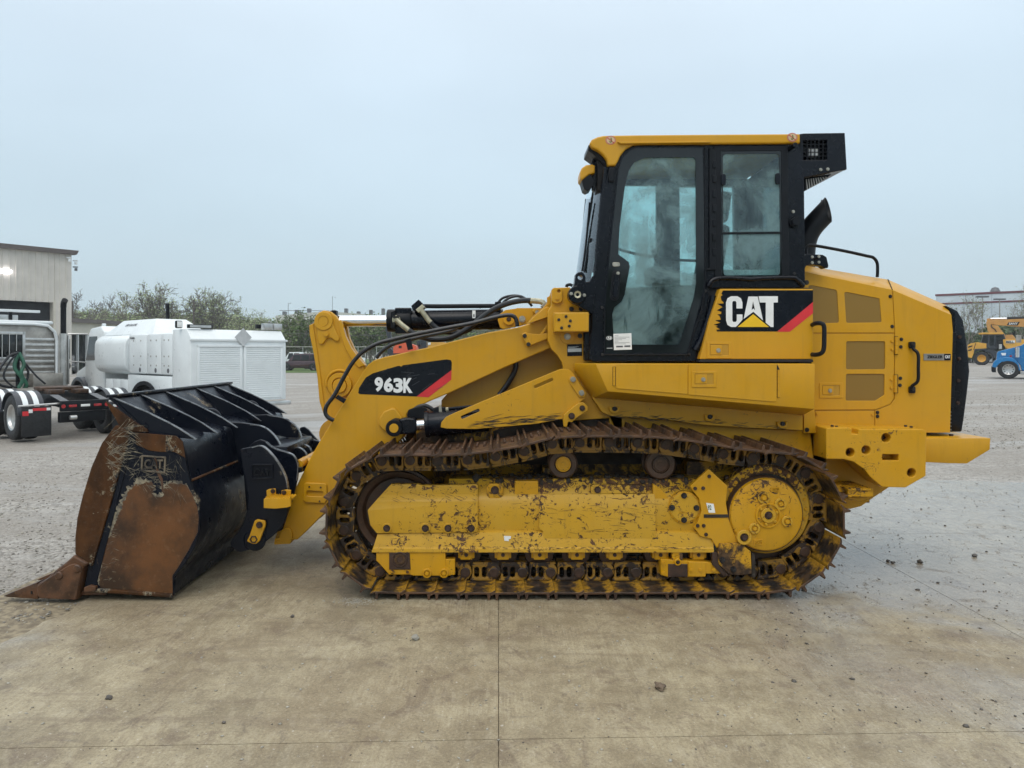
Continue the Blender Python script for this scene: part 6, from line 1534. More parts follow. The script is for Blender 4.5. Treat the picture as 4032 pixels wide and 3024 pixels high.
mb = MB(); mb.hexa([WP(ud+.02, -.8, 0), WP(25.5, -.8, 0), WP(25.5, -.8, zd), WP(ud+.02, -.8, zd), WP(ud+.02, -.9, 0), WP(25.5, -.9, 0), WP(25.5, -.9, zd), WP(ud+.02, -.9, zd)]); mb.build('doorway', M['dark_in'], wh, shift=False)  # near-black sheet stands in for the unlit interior
mb = MB(); mb.hexa([WP(ud-.1, .08, 0), WP(ud+.1, .08, 0), WP(ud+.1, .08, zd+.15), WP(ud-.1, .08, zd+.15), WP(ud-.1, -.8, 0), WP(ud+.1, -.8, 0), WP(ud+.1, -.8, zd+.15), WP(ud-.1, -.8, zd+.15)]); mb.build('door_jamb', M['lowwall'], wh, shift=False)
ul = u_at(22); zl_ = 1.73+(1389-1070)*(70+du.y*ul)/F-Cw.z
mb = MB(); mb.hexa([WP(ul-.4, .25, zl_-.1), WP(ul+.4, .25, zl_-.1), WP(ul+.4, .25, zl_+.14), WP(ul-.4, .25, zl_+.14), WP(ul-.4, .06, zl_-.1), WP(ul+.4, .06, zl_-.1), WP(ul+.4, .06, zl_+.14), WP(ul-.4, .06, zl_+.14)])
mb.build('wall_lamp', M['lamp_on'], wh, shift=False)
for sx, sy in ((262, 1022), (286, 1030), (292, 1055)):
    u = min(u_at(sx), .3); z = 1.73+(1389-sy)*70/F-Cw.z
    mb = MB(); c = WP(u if sx < 280 else -.35, .35 if sx < 280 else .1, z); mb.box(c.x-.25, c.x+.15, c.y-.1, c.y+.1, c.z+.06, c.z+.16); mb.cyl(c, c-Vector((0, 0, .25)), .13, n=12); mb.build('camera', M['white'] if sx != 292 else M['grey_pl'], wh, shift=False)
# low office block behind it
lo_ = Vector((P(270, 0, 77.5)[0], 77.5, gz(-40, 77))); hi_ = Vector((P(520, 0, 88.5)[0], 88.5, gz(-40, 88)))
lb = thing('office_building', lo_, label='low beige office building with brown fascia and dark windows behind the white truck cab', cat='building')
d = (hi_-lo_); L_ = d.length; d.normalize(); nrm = Vector((d.y, -d.x, 0))
def Q(u, n, z): return d*u+nrm*n+Vector((0, 0, z))
zt_ = 1.73+(1389-1268)*77.5/F-lo_.z
def qbox(mb, u0, u1, n0, n1, z0, z1): return mb.hexa([Q(u0, n1, z0), Q(u1, n1, z0), Q(u1, n1, z1), Q(u0, n1, z1), Q(u0, n0, z0), Q(u1, n0, z0), Q(u1, n0, z1), Q(u0, n0, z1)])
zw_ = 1.73+(1389-1316)*78/F-lo_.z
mb = MB(); qbox(mb, -2, L_, -14, 0, zw_, zt_); qbox(mb, 4.6, L_, -14, .001, 0, zw_+.001); qbox(mb, -2, .1, -14, 0, 0, zw_); qbox(mb, -2, L_, -14, -.6, 0, zw_); mb.build('wall', M['lowwall'], lb, shift=False)
mb = MB(); qbox(mb, -2.2, L_+.4, -14.3, .45, zt_, zt_+.42); mb.build('fascia', M['trim'], lb, shift=False)
for k in range(3):
    mb = MB(); qbox(mb, .12+k*1.5, 1.58+k*1.5, -.35, -.3, .1, zw_-.02); wn = mb.build('window', M['glass_dk'], lb, shift=False)
    mb = MB(); qbox(mb, .06+k*1.5, .14+k*1.5, -.34, -.02, 0, zw_); mb.build('mullion', M['white'], wn, shift=False)
# long distant factory roofline over the trees
def slab_building(name, label, a, b, z, depth, mat, cat='building'):
    o = Vector((a[0], a[1], gz(*a))); t = thing(name, o, label=label, cat=cat); e_ = Vector((b[0], b[1], o.z))-o; n = Vector((-e_.y, e_.x, 0)).normalized()*depth
    if n.y < 0: n = -n
    mb = MB(); mb.hexa([Vector((0, 0, -1)), Vector((e_.x, e_.y, -1)), Vector((e_.x, e_.y, z)), Vector((0, 0, z)), n+Vector((0, 0, -1)), n+e_+Vector((0, 0, -1)), n+e_+Vector((0, 0, z)), n+Vector((0, 0, z))])
    mb.build('wall', mat, t, shift=False); return t, o, e_, n
D = 250; zf_ = 1.73+(1389-1232)*D/F
tb, o, e_, n = slab_building('factory', 'long pale factory roof showing above the distant treeline left of the lift arm', (P(1085, 0, D)[0], D), (P(1560, 0, D)[0], D), zf_-.6, 60, M['far_wall'])
mb = MB(); mb.poly([Vector((0, 0, zf_-.6)), Vector((e_.x*.42, 0, zf_+.9)), Vector((e_.x, 0, zf_-.9)), Vector((e_.x, 60, zf_-.9)), Vector((e_.x*.42, 60, zf_+.9)), Vector((0, 60, zf_-.6))], [(0, 1, 4, 5), (1, 2, 3, 4), (0, 2, 1)]); mb.build('roof', M['far_wall'], tb, shift=False)
mb = MB()
for k in range(9): mb.box(2+k*4.2, 3+k*4.2, 1, 3, zf_-.4, zf_+.9+.5*(k % 3))
mb.tube([(1, 1, zf_+1.2), (18, 1, zf_+1.1)], .1, 6); mb.tube([(4, 1, zf_), (4, 1, zf_+3.6), (5, 1, zf_+3.7)], .10, 6); mb.tube([(19, 1, zf_), (19, 1, zf_+6), (20.2, 1, zf_+5.6)], .08, 6)
tag(mb.build('roof_equipment', M['grey_pl'], tb, shift=False), kind='stuff')
# grey warehouse with red trims on the right
A_ = Vector((P(3685, 0, 130)[0], 130, .32)); B_ = Vector((P(4032, 0, 122)[0], 122, .32)); e_ = (B_-A_)*3.2
ztop = 1.73+(1389-1160)*130/F-.32
rw_ = thing('grey_warehouse', A_, label='long pale grey warehouse with dark red trim lines behind the trees at far right', cat='warehouse')
u_ = e_.normalized(); n_ = Vector((u_.y, -u_.x, 0)); n_ = n_ if n_.y < 0 else -n_
def R_(u, n, z): return u_*u+n_*n+Vector((0, 0, z))
def rbox(mb, u0, u1, n0, n1, z0, z1): return mb.hexa([R_(u0, n1, z0), R_(u1, n1, z0), R_(u1, n1, z1), R_(u0, n1, z1), R_(u0, n0, z0), R_(u1, n0, z0), R_(u1, n0, z1), R_(u0, n0, z1)])
pw = 4.1; k = 0
mb = MB(); rbox(mb, 0, e_.length, -40, -.1, 0, ztop); core = mb.build('wall', M['grey_panel'], rw_, shift=False)
me = None
while (k+1)*pw < e_.length:
    mb = MB(); rbox(mb, .03, pw-.03, -.1, 0, 0, ztop-.3)
    if me is None: me = mb.mesh(bevel=.01, shift=False, name='wall_panel')
    link('wall_panel', me, M['grey_panel'], core, R_(k*pw, 0, 0)); k += 1
zr2_ = ztop-(1197-1160)*130/F
for z0, z1, nm in ((ztop-.28, ztop+.06, 'top_trim'), (zr2_-.14, zr2_+.14, 'band_trim')):
    mb = MB(); rbox(mb, -.1, e_.length, -.2, .08, z0, z1); mb.build(nm, M['red_trim'], rw_, shift=False)
mb = MB(); c = R_(8.4, -3, ztop+.3); mb.lathe(c, [(0, .8), (.5, .6), (.8, 0), (0, 0)][::-1], 16, 'Z'); mb.build('roof_vent', M['grey_pl'], rw_, shift=False)

# ================================================================== POLES, WIRES, LIGHTS
M['wood_pole'] = plain('weathered_pole', (.09, .075, .065), .8, 0, .2, 5); M['wire'] = plain('overhead_wire', (.10, .10, .11), .6)
def pole(sx, D, ytop, label, arms=True):
    x = P(sx, 0, D)[0]; zt2 = P(sx, ytop, D)[1]; g = gz(x, D)
    t = thing('utility_pole', (x, D, g), label=label, cat='utility pole', group='utility poles along the treeline')
    MB().cyl((0, 0, -.3), (0, 0, zt2-g), .21, .14, 10).build('pole', M['wood_pole'], t, shift=False)
    if arms:
        MB().box(-1.5, 1.5, -.06, .06, zt2-g-4.4, zt2-g-4.2).build('crossarm', M['alu_dirty'], t, shift=False)
        m2 = MB()
        for k in (-1.3, -.6, .6, 1.3): m2.cyl((k, 0, zt2-g-4.2), (k, 0, zt2-g-3.95), .07, n=8)
        tag(m2.build('insulators', M['alu'], t, shift=False), kind='stuff')
    return Vector((x, D, zt2))
p1_ = pole(763, 118, 1181, 'dark utility pole with crossarms, between the two tall bare trees')
p0_ = pole(284, 95, 1185, 'utility pole rising just behind the warehouse corner', False)
def wire(a, b, sag, label, r=.02, n=16):
    pts = [a.lerp(b, t/n)-Vector((0, 0, sag*4*(t/n)*(1-t/n))) for t in range(n+1)]
    o = MB().tube(pts, r, 5).build('overhead_wire', M['wire'], shift=False); tag(o, label=label, cat='wire', group='overhead wires')
pr = Vector((P(2100, 0, 100)[0], 100, P(0, 1262, 100)[1]))
for k, (dz, dy) in enumerate(((-.9, 0), (-1.6, .4), (-2.3, .2))):
    wire(p0_+Vector((0, 0, dz-1.0)), p1_+Vector((0, 0, dz-.3)), .9, ('uppermost', 'middle', 'lowest')[k]+' of three sagging wires between warehouse corner and tree pole', .025)
    wire(p1_+Vector((0, 0, dz-.3)), pr+Vector((0, 0, dz)), 2.2, ('uppermost', 'middle', 'lowest')[k]+' of three sagging wires running right from the tree pole', .025)
for y_, D in ((1312, 92),):
    wire(Vector((P(1100, 0, D)[0], D, P(0, 1311, D)[1])), Vector((P(1990, 0, D)[0], D, P(0, 1322, D)[1])), .2, 'low horizontal wire in front of the distant wood', .022)
def light_pole(sx, ytop, D, label):
    x, z = P(sx, ytop, D); t = thing('lamp_post', (x, D, .3), label=label, cat='lamp post')
    MB().cyl((0, 0, 0), (0, 0, z-.3), .10, .07, 8).build('post', M['alu_dirty'], t, shift=False)
    MB().box(-.8, .8, -.25, .25, z-.42, z-.2).build('lamp_head', M['grey_pl'], t, shift=False)
light_pole(3868, 1168, 105, 'thin lamp post with two flat heads in front of grey warehouse')
light_pole(3936, 1178, 112, 'lamp post with one dark head, right of the two-headed one')

# ================================================================== VEHICLES
M['maroon'] = plain('maroon_paint', (.055, .020, .028), .2, 0, .1, 2, coat=.6); M['grey_car'] = plain('grey_car_paint', (.07, .075, .085), .25, 0, .1, 2, coat=.5)
M['blue'] = plain('blue_truck_paint', (.008, .17, .42), .25, 0, .1, 2, coat=.5); M['orange'] = plain('orange_paint', (.62, .10, .035), .4, 0, .1, 2)
M['far_yel'] = plain('yellow_machine_paint', (.62, .33, .04), .4, 0, .1, 1.5); M['far_yel2'] = plain('ochre_machine_paint', (.52, .26, .06), .4, 0, .1, 1.5)
M['navy'] = plain('dark_blue_grey_paint', (.018, .026, .036), .4, 0, .1, 2); M['fender'] = plain('dark_fender_plastic', (.030, .036, .048), .35, 0, .1, 3)
M['green'] = plain('green_hose', (.02, .10, .06), .45, 0, .2, 6)
def wheel(parent, c, r, w_, rim='alu', axis='X', side=-1, holes=0, name='wheel', n=28):
    """tyre with a rim; side is the sign of the outer face along the axis"""
    mb = MB(); h = w_/2
    mb.lathe(c, [(r*.55, -h*.8), (r*.62, -h), (r*.9, -h), (r*.985, -h*.75), (r, -h*.4), (r, h*.4), (r*.985, h*.75), (r*.9, h), (r*.62, h), (r*.55, h*.8)], n, axis, caps=False)
    t = mb.build(name, M['rubber'], parent, shift=False, smooth=40)
    mb = MB(); s = side; mb.lathe(c, [(0, s*h*.35), (r*.18, s*h*.45), (r*.2, s*h*.15), (r*.42, s*h*.1), (r*.5, s*h*.8), (r*.57, s*h*.9), (r*.57, s*h*.5), (0, s*h*.0)], n, axis)
    rm = mb.build('rim', M[rim], t, shift=False, smooth=40)
    return t
# ---- white service truck
TG = gz(-8, 18); LT = Vector((-7.15, 17.2, TG))
T = thing('service_truck', LT, R(48), label='white service truck with round tank, roll-up shutters and blank diamond placard behind the bucket', cat='truck')
W_ = M['white']
def TB(name, x0, x1, y0, y1, z0, z1, mat='white', parent=None, bev=.02, rot=None):
    return MB().box(x0, x1, y0, y1, z0, z1).build(name, M[mat], parent or T, bevel=bev, shift=False)
mb = MB(); mb.prismx([(0, .75), (0, 2.26), (.22, 2.50), (.95, 2.50), (.95, .75)], 0, 2.5); body = mb.build('rear_body', W_, T, bevel=.015, shift=False)
TB('top_lip', -.03, 2.53, -.03, .02, 2.22, 2.27, parent=body, bev=.005)
for x0, x1 in ((.20, 1.21), (1.38, 2.33)):
    mb = MB(); pr_ = []
    n = 24; z0, z1 = .80, 2.07
    for i in range(n):
        a = z0+(z1-z0)*i/n; b = z0+(z1-z0)*(i+1)/n
        pr_ += [(-.012, a+.002), (-.026, a+.018), (-.026, b-.010), (-.012, b-.003)]
    pr_ += [(.004, z1), (.004, z0)]
    mb.prismx(pr_, x0, x1); tag(mb.build('roller_shutter', W_, T, shift=False, smooth=0), label='white roll-up shutter')
    TB('shutter_frame', x0-.06, x0, -.03, .0, .78, 2.12, parent=body, bev=.004); TB('shutter_frame', x1, x1+.06, -.03, .0, .78, 2.12, parent=body, bev=.004); TB('shutter_frame', x0-.06, x1+.06, -.035, .0, 2.07, 2.13, parent=body, bev=.004)
c = Vector((1.29, -.045, 2.32)); s = .225
mb = MB(); mb.hexa([c+Vector((0, 0, -s)), c+Vector((s, 0, 0)), c+Vector((0, 0, s)), c+Vector((-s, 0, 0)), c+Vector((0, .012, -s)), c+Vector((s, .012, 0)), c+Vector((0, .012, s)), c+Vector((-s, .012, 0))])
mb.build('placard', M['alu_w'] if 'alu_w' in M else plain('placard_grey', (.52, .54, .55), .4), T, shift=False)
lb_ = TB('light_bar', .02, .62, .18, .26, 2.52, 2.61, 'black_m', bev=.006)
TB('light_strip', .06, .58, .172, .181, 2.535, 2.595, 'alu', lb_, bev=0)
for x in (2.0, 2.28): TB('roof_lamp', x, x+.24, .2, .36, 2.53, 2.69, 'alu', bev=.01)
TB('roof_lamp', 1.80, 1.92, .2, .3, 2.55, 2.66, 'black_m', bev=.01)
TB('work_lamp', -.14, .02, .45, .55, 2.52, 2.70, 'black_m', bev=.03); TB('lamp_glass', -.12, .0, .442, .452, 2.54, 2.68, 'white_decal', bev=.02)
for y0, y1 in ((.98, 1.60), (1.62, 2.42), (2.45, 3.55)):
    o = TB('side_tank', .0, 1.0, y0, y1, 1.40, 2.42, bev=.05)
    for zz in (2.25, 1.85, 1.62):
        for yy in (y0+(y1-y0)*.3, y0+(y1-y0)*.7): MB().cyl((-.006, yy, zz), (.01, yy, zz), .022, n=10).build('rivet', M['alu_dirty'], o, shift=False)
    MB().cyl((-.004, y0+(y1-y0)*.35, 1.50), (.01, y0+(y1-y0)*.35, 1.50), .06, n=16).build('drain_hole', M['grey_pl'], o, shift=False)
text('tank_letters', 'STREAMLINE', 0, 0, 0, .05, M['grey_pl'], T, width=.3).location = (0, 0, 0)
bpy.context.view_layer.update()
ob = [o for o in T.children if o.name.startswith('tank_letters')][0]
ob.data.transform(Matrix.Translation((-.012, 3.45, 2.30)) @ Matrix.Rotation(R(-90), 4, 'Z'))
mb = MB(); pts = []
for i in range(36):
    a = 6.28318*i/36; cx_, cz_ = math.cos(a), math.sin(a); e2 = .42
    pts.append((1.2+1.28*math.copysign(abs(cx_)**e2, cx_), 1.90+.57*math.copysign(abs(cz_)**e2, cz_)))
mb.prism(pts, 3.62, 5.75); mb.build('fuel_tank', W_, T, bevel=.05, shift=False, seg=3)
mb = MB(); lo4 = [(.15, 2.4, 2.42), (1.7, 2.4, 2.42), (1.7, 5.7, 2.42), (.15, 5.7, 2.42)]; hi4 = [(.45, 2.9, 2.84), (1.25, 2.9, 2.84), (1.25, 5.05, 2.84), (.45, 5.05, 2.84)]
mb.hexa([Vector(p) for p in lo4+hi4]); tp = mb.build('top_hood', W_, T, bevel=.02, shift=False)
tl_, _ = text_mesh('1,000 GALLONS', .09, .002, .01); sc2 = 1
o = link('tank_letters', tl_, M['grey_pl'], tp)
o.data.transform(Matrix.Translation((.31, 4.6, 2.66)) @ Matrix.Rotation(R(-90), 4, 'Z') @ Matrix.Rotation(R(-35), 4, 'X'))
TB('vent_cap', .85, .93, 3.2, 3.28, 2.84, 3.28, 'black_m', bev=.02)
TB('chassis', .4, 2.1, .3, 8.2, .62, .85, 'black_m')
# side body with wheel arch
arch = [(1.0, .62), (1.55, .62)]+[(2.55-.80*math.cos(R(180*k/12)), .62+.56*math.sin(R(180*k/12))) for k in range(0, 13)]+[(3.6, .62), (3.6, 1.36), (1.0, 1.36)]
mb = MB(); mb.prismx(arch, 0, .45); mb.build('side_body', W_, T, bevel=.01, shift=False)
mb = MB(); ot = [(2.55-.86*math.cos(R(180*k/14)), .60+.62*math.sin(R(180*k/14))) for k in range(15)]; it = [(2.55-.76*math.cos(R(180*k/14)), .60+.52*math.sin(R(180*k/14))) for k in range(15)]
mb.prismx(ot+it[::-1], -.03, .3); mb.build('wheel_arch', M['black_m'], T, shift=False)
for y0 in (3.65, 4.17, 4.69): TB('side_locker', .02, .5, y0, y0+.5, .70, 1.22)
for x in (.25, 2.25): wheel(T, Vector((x, 2.55, .52)), .52, .5, 'white', side=-1 if x < 1 else 1)
for x in (.35, 2.15): wheel(T, Vector((x, 7.65, .52)), .52, .3, 'alu', side=-1 if x < 1 else 1)
mb = MB(); mb.prismx([(5.85, .85), (5.85, 2.55), (6.1, 2.72), (6.9, 2.66), (7.12, 2.45), (7.35, 1.75), (7.35, .85)], .22, 2.28); cb = mb.build('cab', W_, T, bevel=.06, shift=False, seg=3)
mb = MB(); mb.prismx([(6.35, 1.72), (6.35, 2.42), (6.95, 2.42), (7.22, 1.72)], .208, .225); mb.build('cab_window', M['glass_dk'], cb, shift=False)
mb = MB(); mb.prismx([(7.3, .85), (7.3, 1.72), (7.6, 1.60), (8.45, 1.36), (8.6, 1.1), (8.6, .8)], .35, 2.15); mb.build('hood', W_, T, bevel=.09, shift=False, seg=3)
mb = MB(); ot = [(7.65-.72*math.cos(R(180*k/12)), .55+.66*math.sin(R(180*k/12))) for k in range(13)]; it = [(7.65-.60*math.cos(R(180*k/12)), .55+.54*math.sin(R(180*k/12))) for k in range(13)]
mb.prismx(ot+it[::-1], .12, .5); mb.build('front_fender', M['fender'], T, bevel=.01, shift=False)
MB().tube([(.22, 7.1, 2.5), (-.25, 7.25, 2.5), (-.32, 7.25, 2.45), (-.32, 7.25, 1.7), (.2, 7.2, 1.65)], .02, 8).build('mirror_bracket', M['alu'], T, shift=False)
TB('mirror', -.40, -.22, 7.2, 7.27, 1.75, 2.35, 'black_m', bev=.02); MB().cyl((-.3, 7.35, 1.55), (-.3, 7.4, 1.55), .14, n=18).build('round_mirror', M['black_m'], T, shift=False)
MB().cyl((.9, 5.9, 2.78), (1.1, 5.9, 2.78), .07, n=12).build('roof_horn', W_, T, shift=False); TB('roof_marker', .35, .45, 6.3, 6.4, 2.72, 2.80)
TB('step_bumper', .1, 2.5, -.25, .05, .62, .72, 'alu')
# ---- road tractor seen from behind
KG = -.27; KT = thing('road_tractor', (-9.7, 17.27, KG), R(50), label='semi tractor seen from behind, aluminium sleeper and white-striped black fenders, at far left', cat='semi truck')
def KB(name, x0, x1, y0, y1, z0, z1, mat='black_m', parent=None, bev=.01, M_=None):
    return MB().box(x0, x1, y0, y1, z0, z1, M_).build(name, M[mat], parent or KT, bevel=bev, shift=False)
for s in (-1, 1):
    mb = MB(); mb.prismx([(-.1, .72), (-.1, .90), (.55, 1.02), (6, 1.02), (6, .76), (.3, .76)], s*.43-.05, s*.43+.05); mb.build('frame_rail', M['black_m'], KT, bevel=.006, shift=False)
    KB('ramp_plate', s*.43-.09, s*.43+.09, -.12, .55, 0, .015, 'grey_pl', M_=Matrix.Translation((0, 0, .91)) @ Matrix.Rotation(R(10), 4, 'X'))
cm = KB('rear_crossmember', -.52, .52, -.14, -.04, .66, .90)
for x, w2 in ((-.47, .035), (.47, .035)): MB().cyl((x, -.15, .78), (x, -.135, .78), .045, n=16).build('tail_lamp', M['lamp_red'], cm, shift=False)
for x in (-.27, .27): MB().box(x-.085, x+.085, -.152, -.135, .75, .81).build('tail_lamp', M['lamp_red'], cm, bevel=.02, shift=False)
MB().box(-.10, .10, -.152, -.135, .755, .81).build('plate_lamp', M['white_decal'], cm, bevel=.015, shift=False)
KB('tow_beam', -.5, .5, -.02, .12, .40, .64); MB().cyl((-.34, -.16, .52), (-.2, -.16, .52), .05, n=12).build('plug', M['alu'], KT, shift=False)
for s in (-1, 1):
    for y in (.85, 2.25, ):
        for x in (.84, 1.10):
            wheel(KT, Vector((s*x, y, .52)), .52, .245, 'alu', side=s, n=36)
        # quarter fender with two white bands
        f_ = None
        def arc(a0, a1, x0, x1, r0, r1, nm, mat, par):
            mb = MB(); n = 10
            o1 = [(y-r1*math.cos(a0+(a1-a0)*k/n), .52+r1*math.sin(a0+(a1-a0)*k/n)) for k in range(n+1)]; i1 = [(y-r0*math.cos(a0+(a1-a0)*k/n), .52+r0*math.sin(a0+(a1-a0)*k/n)) for k in range(n+1)]
            mb.prismx(o1+i1[::-1], x0, x1); return mb.build(nm, M[mat], par, shift=False)
        f_ = arc(R(8), R(165), s*.70, s*1.25, .575, .60, 'fender', 'fender', KT)
        for bx0 in (.80, 1.02): arc(R(10), R(163), s*bx0, s*(bx0+.11), .598, .604, 'white_band', 'white', f_)
    fl_ = KB('mud_flap', min(s*.66, s*1.26), max(s*.66, s*1.26), .02, .035, .13, .80, 'rubber', bev=.002)
    for a, b, z0, z1, col in ((.68, .76, .70, .76, 'white_decal'), (.76, 1.04, .70, .76, 'red_decal'), (1.04, 1.12, .66, .74, 'white_decal'), (1.12, 1.24, .60, .70, 'red_decal')):
        MB().box(min(s*a, s*b), max(s*a, s*b), .012, .0195, z0, z1).build('reflector', M[col], fl_, shift=False)
    MB().cyl((s*.48, .03, .84), (s*1.32, .03, .82), .022, n=10).build('flap_hanger', M['alu'], KT, shift=False)
mb = MB(); mb.cyl((0, 1.55, 1.10), (0, 1.55, 1.17), .50, n=28); mb.box(-.46, .46, 1.2, 1.55, 1.08, 1.165); mb.box(-.42, -.12, .75, 1.25, 1.02, 1.12); mb.box(.12, .42, .75, 1.25, 1.02, 1.12)
mb.build('fifth_wheel', M['track'], KT, bevel=.01, shift=False)
KB('deck_plate', -.4, .4, 2.6, 4.4, 1.03, 1.06, 'alu_dirty')
mb = MB(); hh = [(-1.12, .95), (1.12, .95), (1.12, 2.45), (1.0, 2.72), (.75, 2.82), (-.75, 2.82), (-1.0, 2.72), (-1.12, 2.45)]
mb.prism(fillet(hh, .35), 4.75, 7.0); sb_ = mb.build('sleeper', M['alu_dirty'], KT, bevel=.03, shift=False)
KB('sleeper_roof', -1.0, 1.0, 4.7, 7.1, 2.80, 2.90, 'white', sb_, bev=.05)
mb = MB()
for z in [1.1+.155*k for k in range(9)]:
    for x0, x1 in ((-1.02, -.80), (.28, 1.02)) if z > 1.75 else ((-1.02, 1.02),): mb.box(x0, x1, 4.70, 4.745, z, z+.075)
mb.build('sleeper_rib', M['alu'], sb_, bevel=.008, shift=False).data.name = 'sleeper_rib'
KB('corner_trim', 1.03, 1.13, 4.70, 4.76, .95, 2.5, 'alu', sb_); KB('corner_trim', -1.13, -1.03, 4.70, 4.76, .95, 2.5, 'alu', sb_)
sw = KB('rear_window', -.75, .22, 4.70, 4.73, 1.86, 2.52, 'glass_dk', sb_)
for a, b, c_, d_ in ((-.80, .27, 2.50, 2.58), (-.80, .27, 1.80, 1.88), (-.82, -.75, 1.80, 2.58), (.21, .28, 1.80, 2.58)): KB('window_trim', a, b, 4.68, 4.72, c_, d_, 'alu', sw, bev=.004)
for k in range(5): MB().cyl((-.62+k*.17, 4.675, 1.85), (-.62+k*.17, 4.675, 2.53), .012, n=8).build('window_bar', M['alu'], sw, shift=False)
KB('tool_box', .35, 1.1, 4.3, 4.7, 1.0, 1.42, 'alu_dirty'); KB('tool_box', -1.1, .2, 4.35, 4.7, .75, 1.2, 'alu_dirty')
lbm = KB('light_mast', -.03, .05, 4.95, 5.02, 2.85, 3.22); KB('light_bar', -1.6, .72, 4.9, 5.05, 3.13, 3.20, 'white', lbm); KB('roof_beacon', -.35, .2, 5.0, 5.2, 2.9, 3.05, 'alu', sb_)
for s in (1, -1):
    st_ = MB().cyl((s*1.22, 4.62, .75), (s*1.22, 4.62, 2.55), .105, n=18).build('exhaust_stack', M['alu'], KT, shift=False)
    MB().cyl((s*1.22, 4.62, 2.55), (s*1.22, 4.62, 3.38), .075, n=16).build('stack_pipe', M['black_m'], st_, shift=False)
    MB().tube([(s*1.22, 4.62, 3.3), (s*1.22, 4.60, 3.42), (s*1.22, 4.50, 3.50)], .08, 12, 4).build('stack_mouth', M['black_m'], st_, shift=False)
    KB('stack_shield', s*1.31, s*1.34, 4.5, 4.72, 1.1, 2.5, 'alu', st_)
MB().cyl((-.1, 4.05, 1.05), (-.1, 4.05, 2.05), .05, n=10).build('hose_mast', M['black_m'], KT, shift=False)
for k, (p_, col, r_) in enumerate((([(-.1, 4.0, 2.0), (-.35, 3.9, 1.9), (-.62, 3.8, 1.5), (-.62, 3.8, 1.2), (-.3, 3.85, 1.07)], 'hose', .035), ([(-.1, 4.0, 1.98), (-.3, 3.9, 1.8), (-.5, 3.8, 1.4), (-.3, 3.8, 1.12), (-.1, 3.9, 1.08)], 'hose', .025),
        ([(-.08, 4.0, 2.0), (-.0, 3.9, 1.7), (-.08, 3.85, 1.45), (.05, 3.85, 1.15), (0, 3.9, 1.05)], 'green', .045), ([(-.12, 4.0, 1.95), (-.2, 3.95, 1.6), (-.05, 3.85, 1.3), (-.15, 3.85, 1.05)], 'green', .05),
        ([(-.1, 4.0, 1.95), (.12, 3.9, 1.6), (.3, 3.85, 1.35), (.5, 3.85, 1.15)], 'hose', .025), ([(-.1, 4.0, 1.9), (.1, 3.9, 1.5), (.02, 3.9, 1.1)], 'hose', .03))):
    MB().tube(p_, r_, 8, 5).build('air_line', M[col], KT, shift=False)
MB().tube([(1.08, 4.74, 1.0), (1.08, 4.70, 2.35), (1.02, 4.70, 2.6), (.85, 4.70, 2.76), (.5, 4.70, 2.80), (-.5, 4.70, 2.80), (-.85, 4.70, 2.76), (-1.02, 4.70, 2.6), (-1.08, 4.70, 2.35), (-1.08, 4.74, 1.0)], .045, 8).build('corner_trim', M['white'], sb_, shift=False)
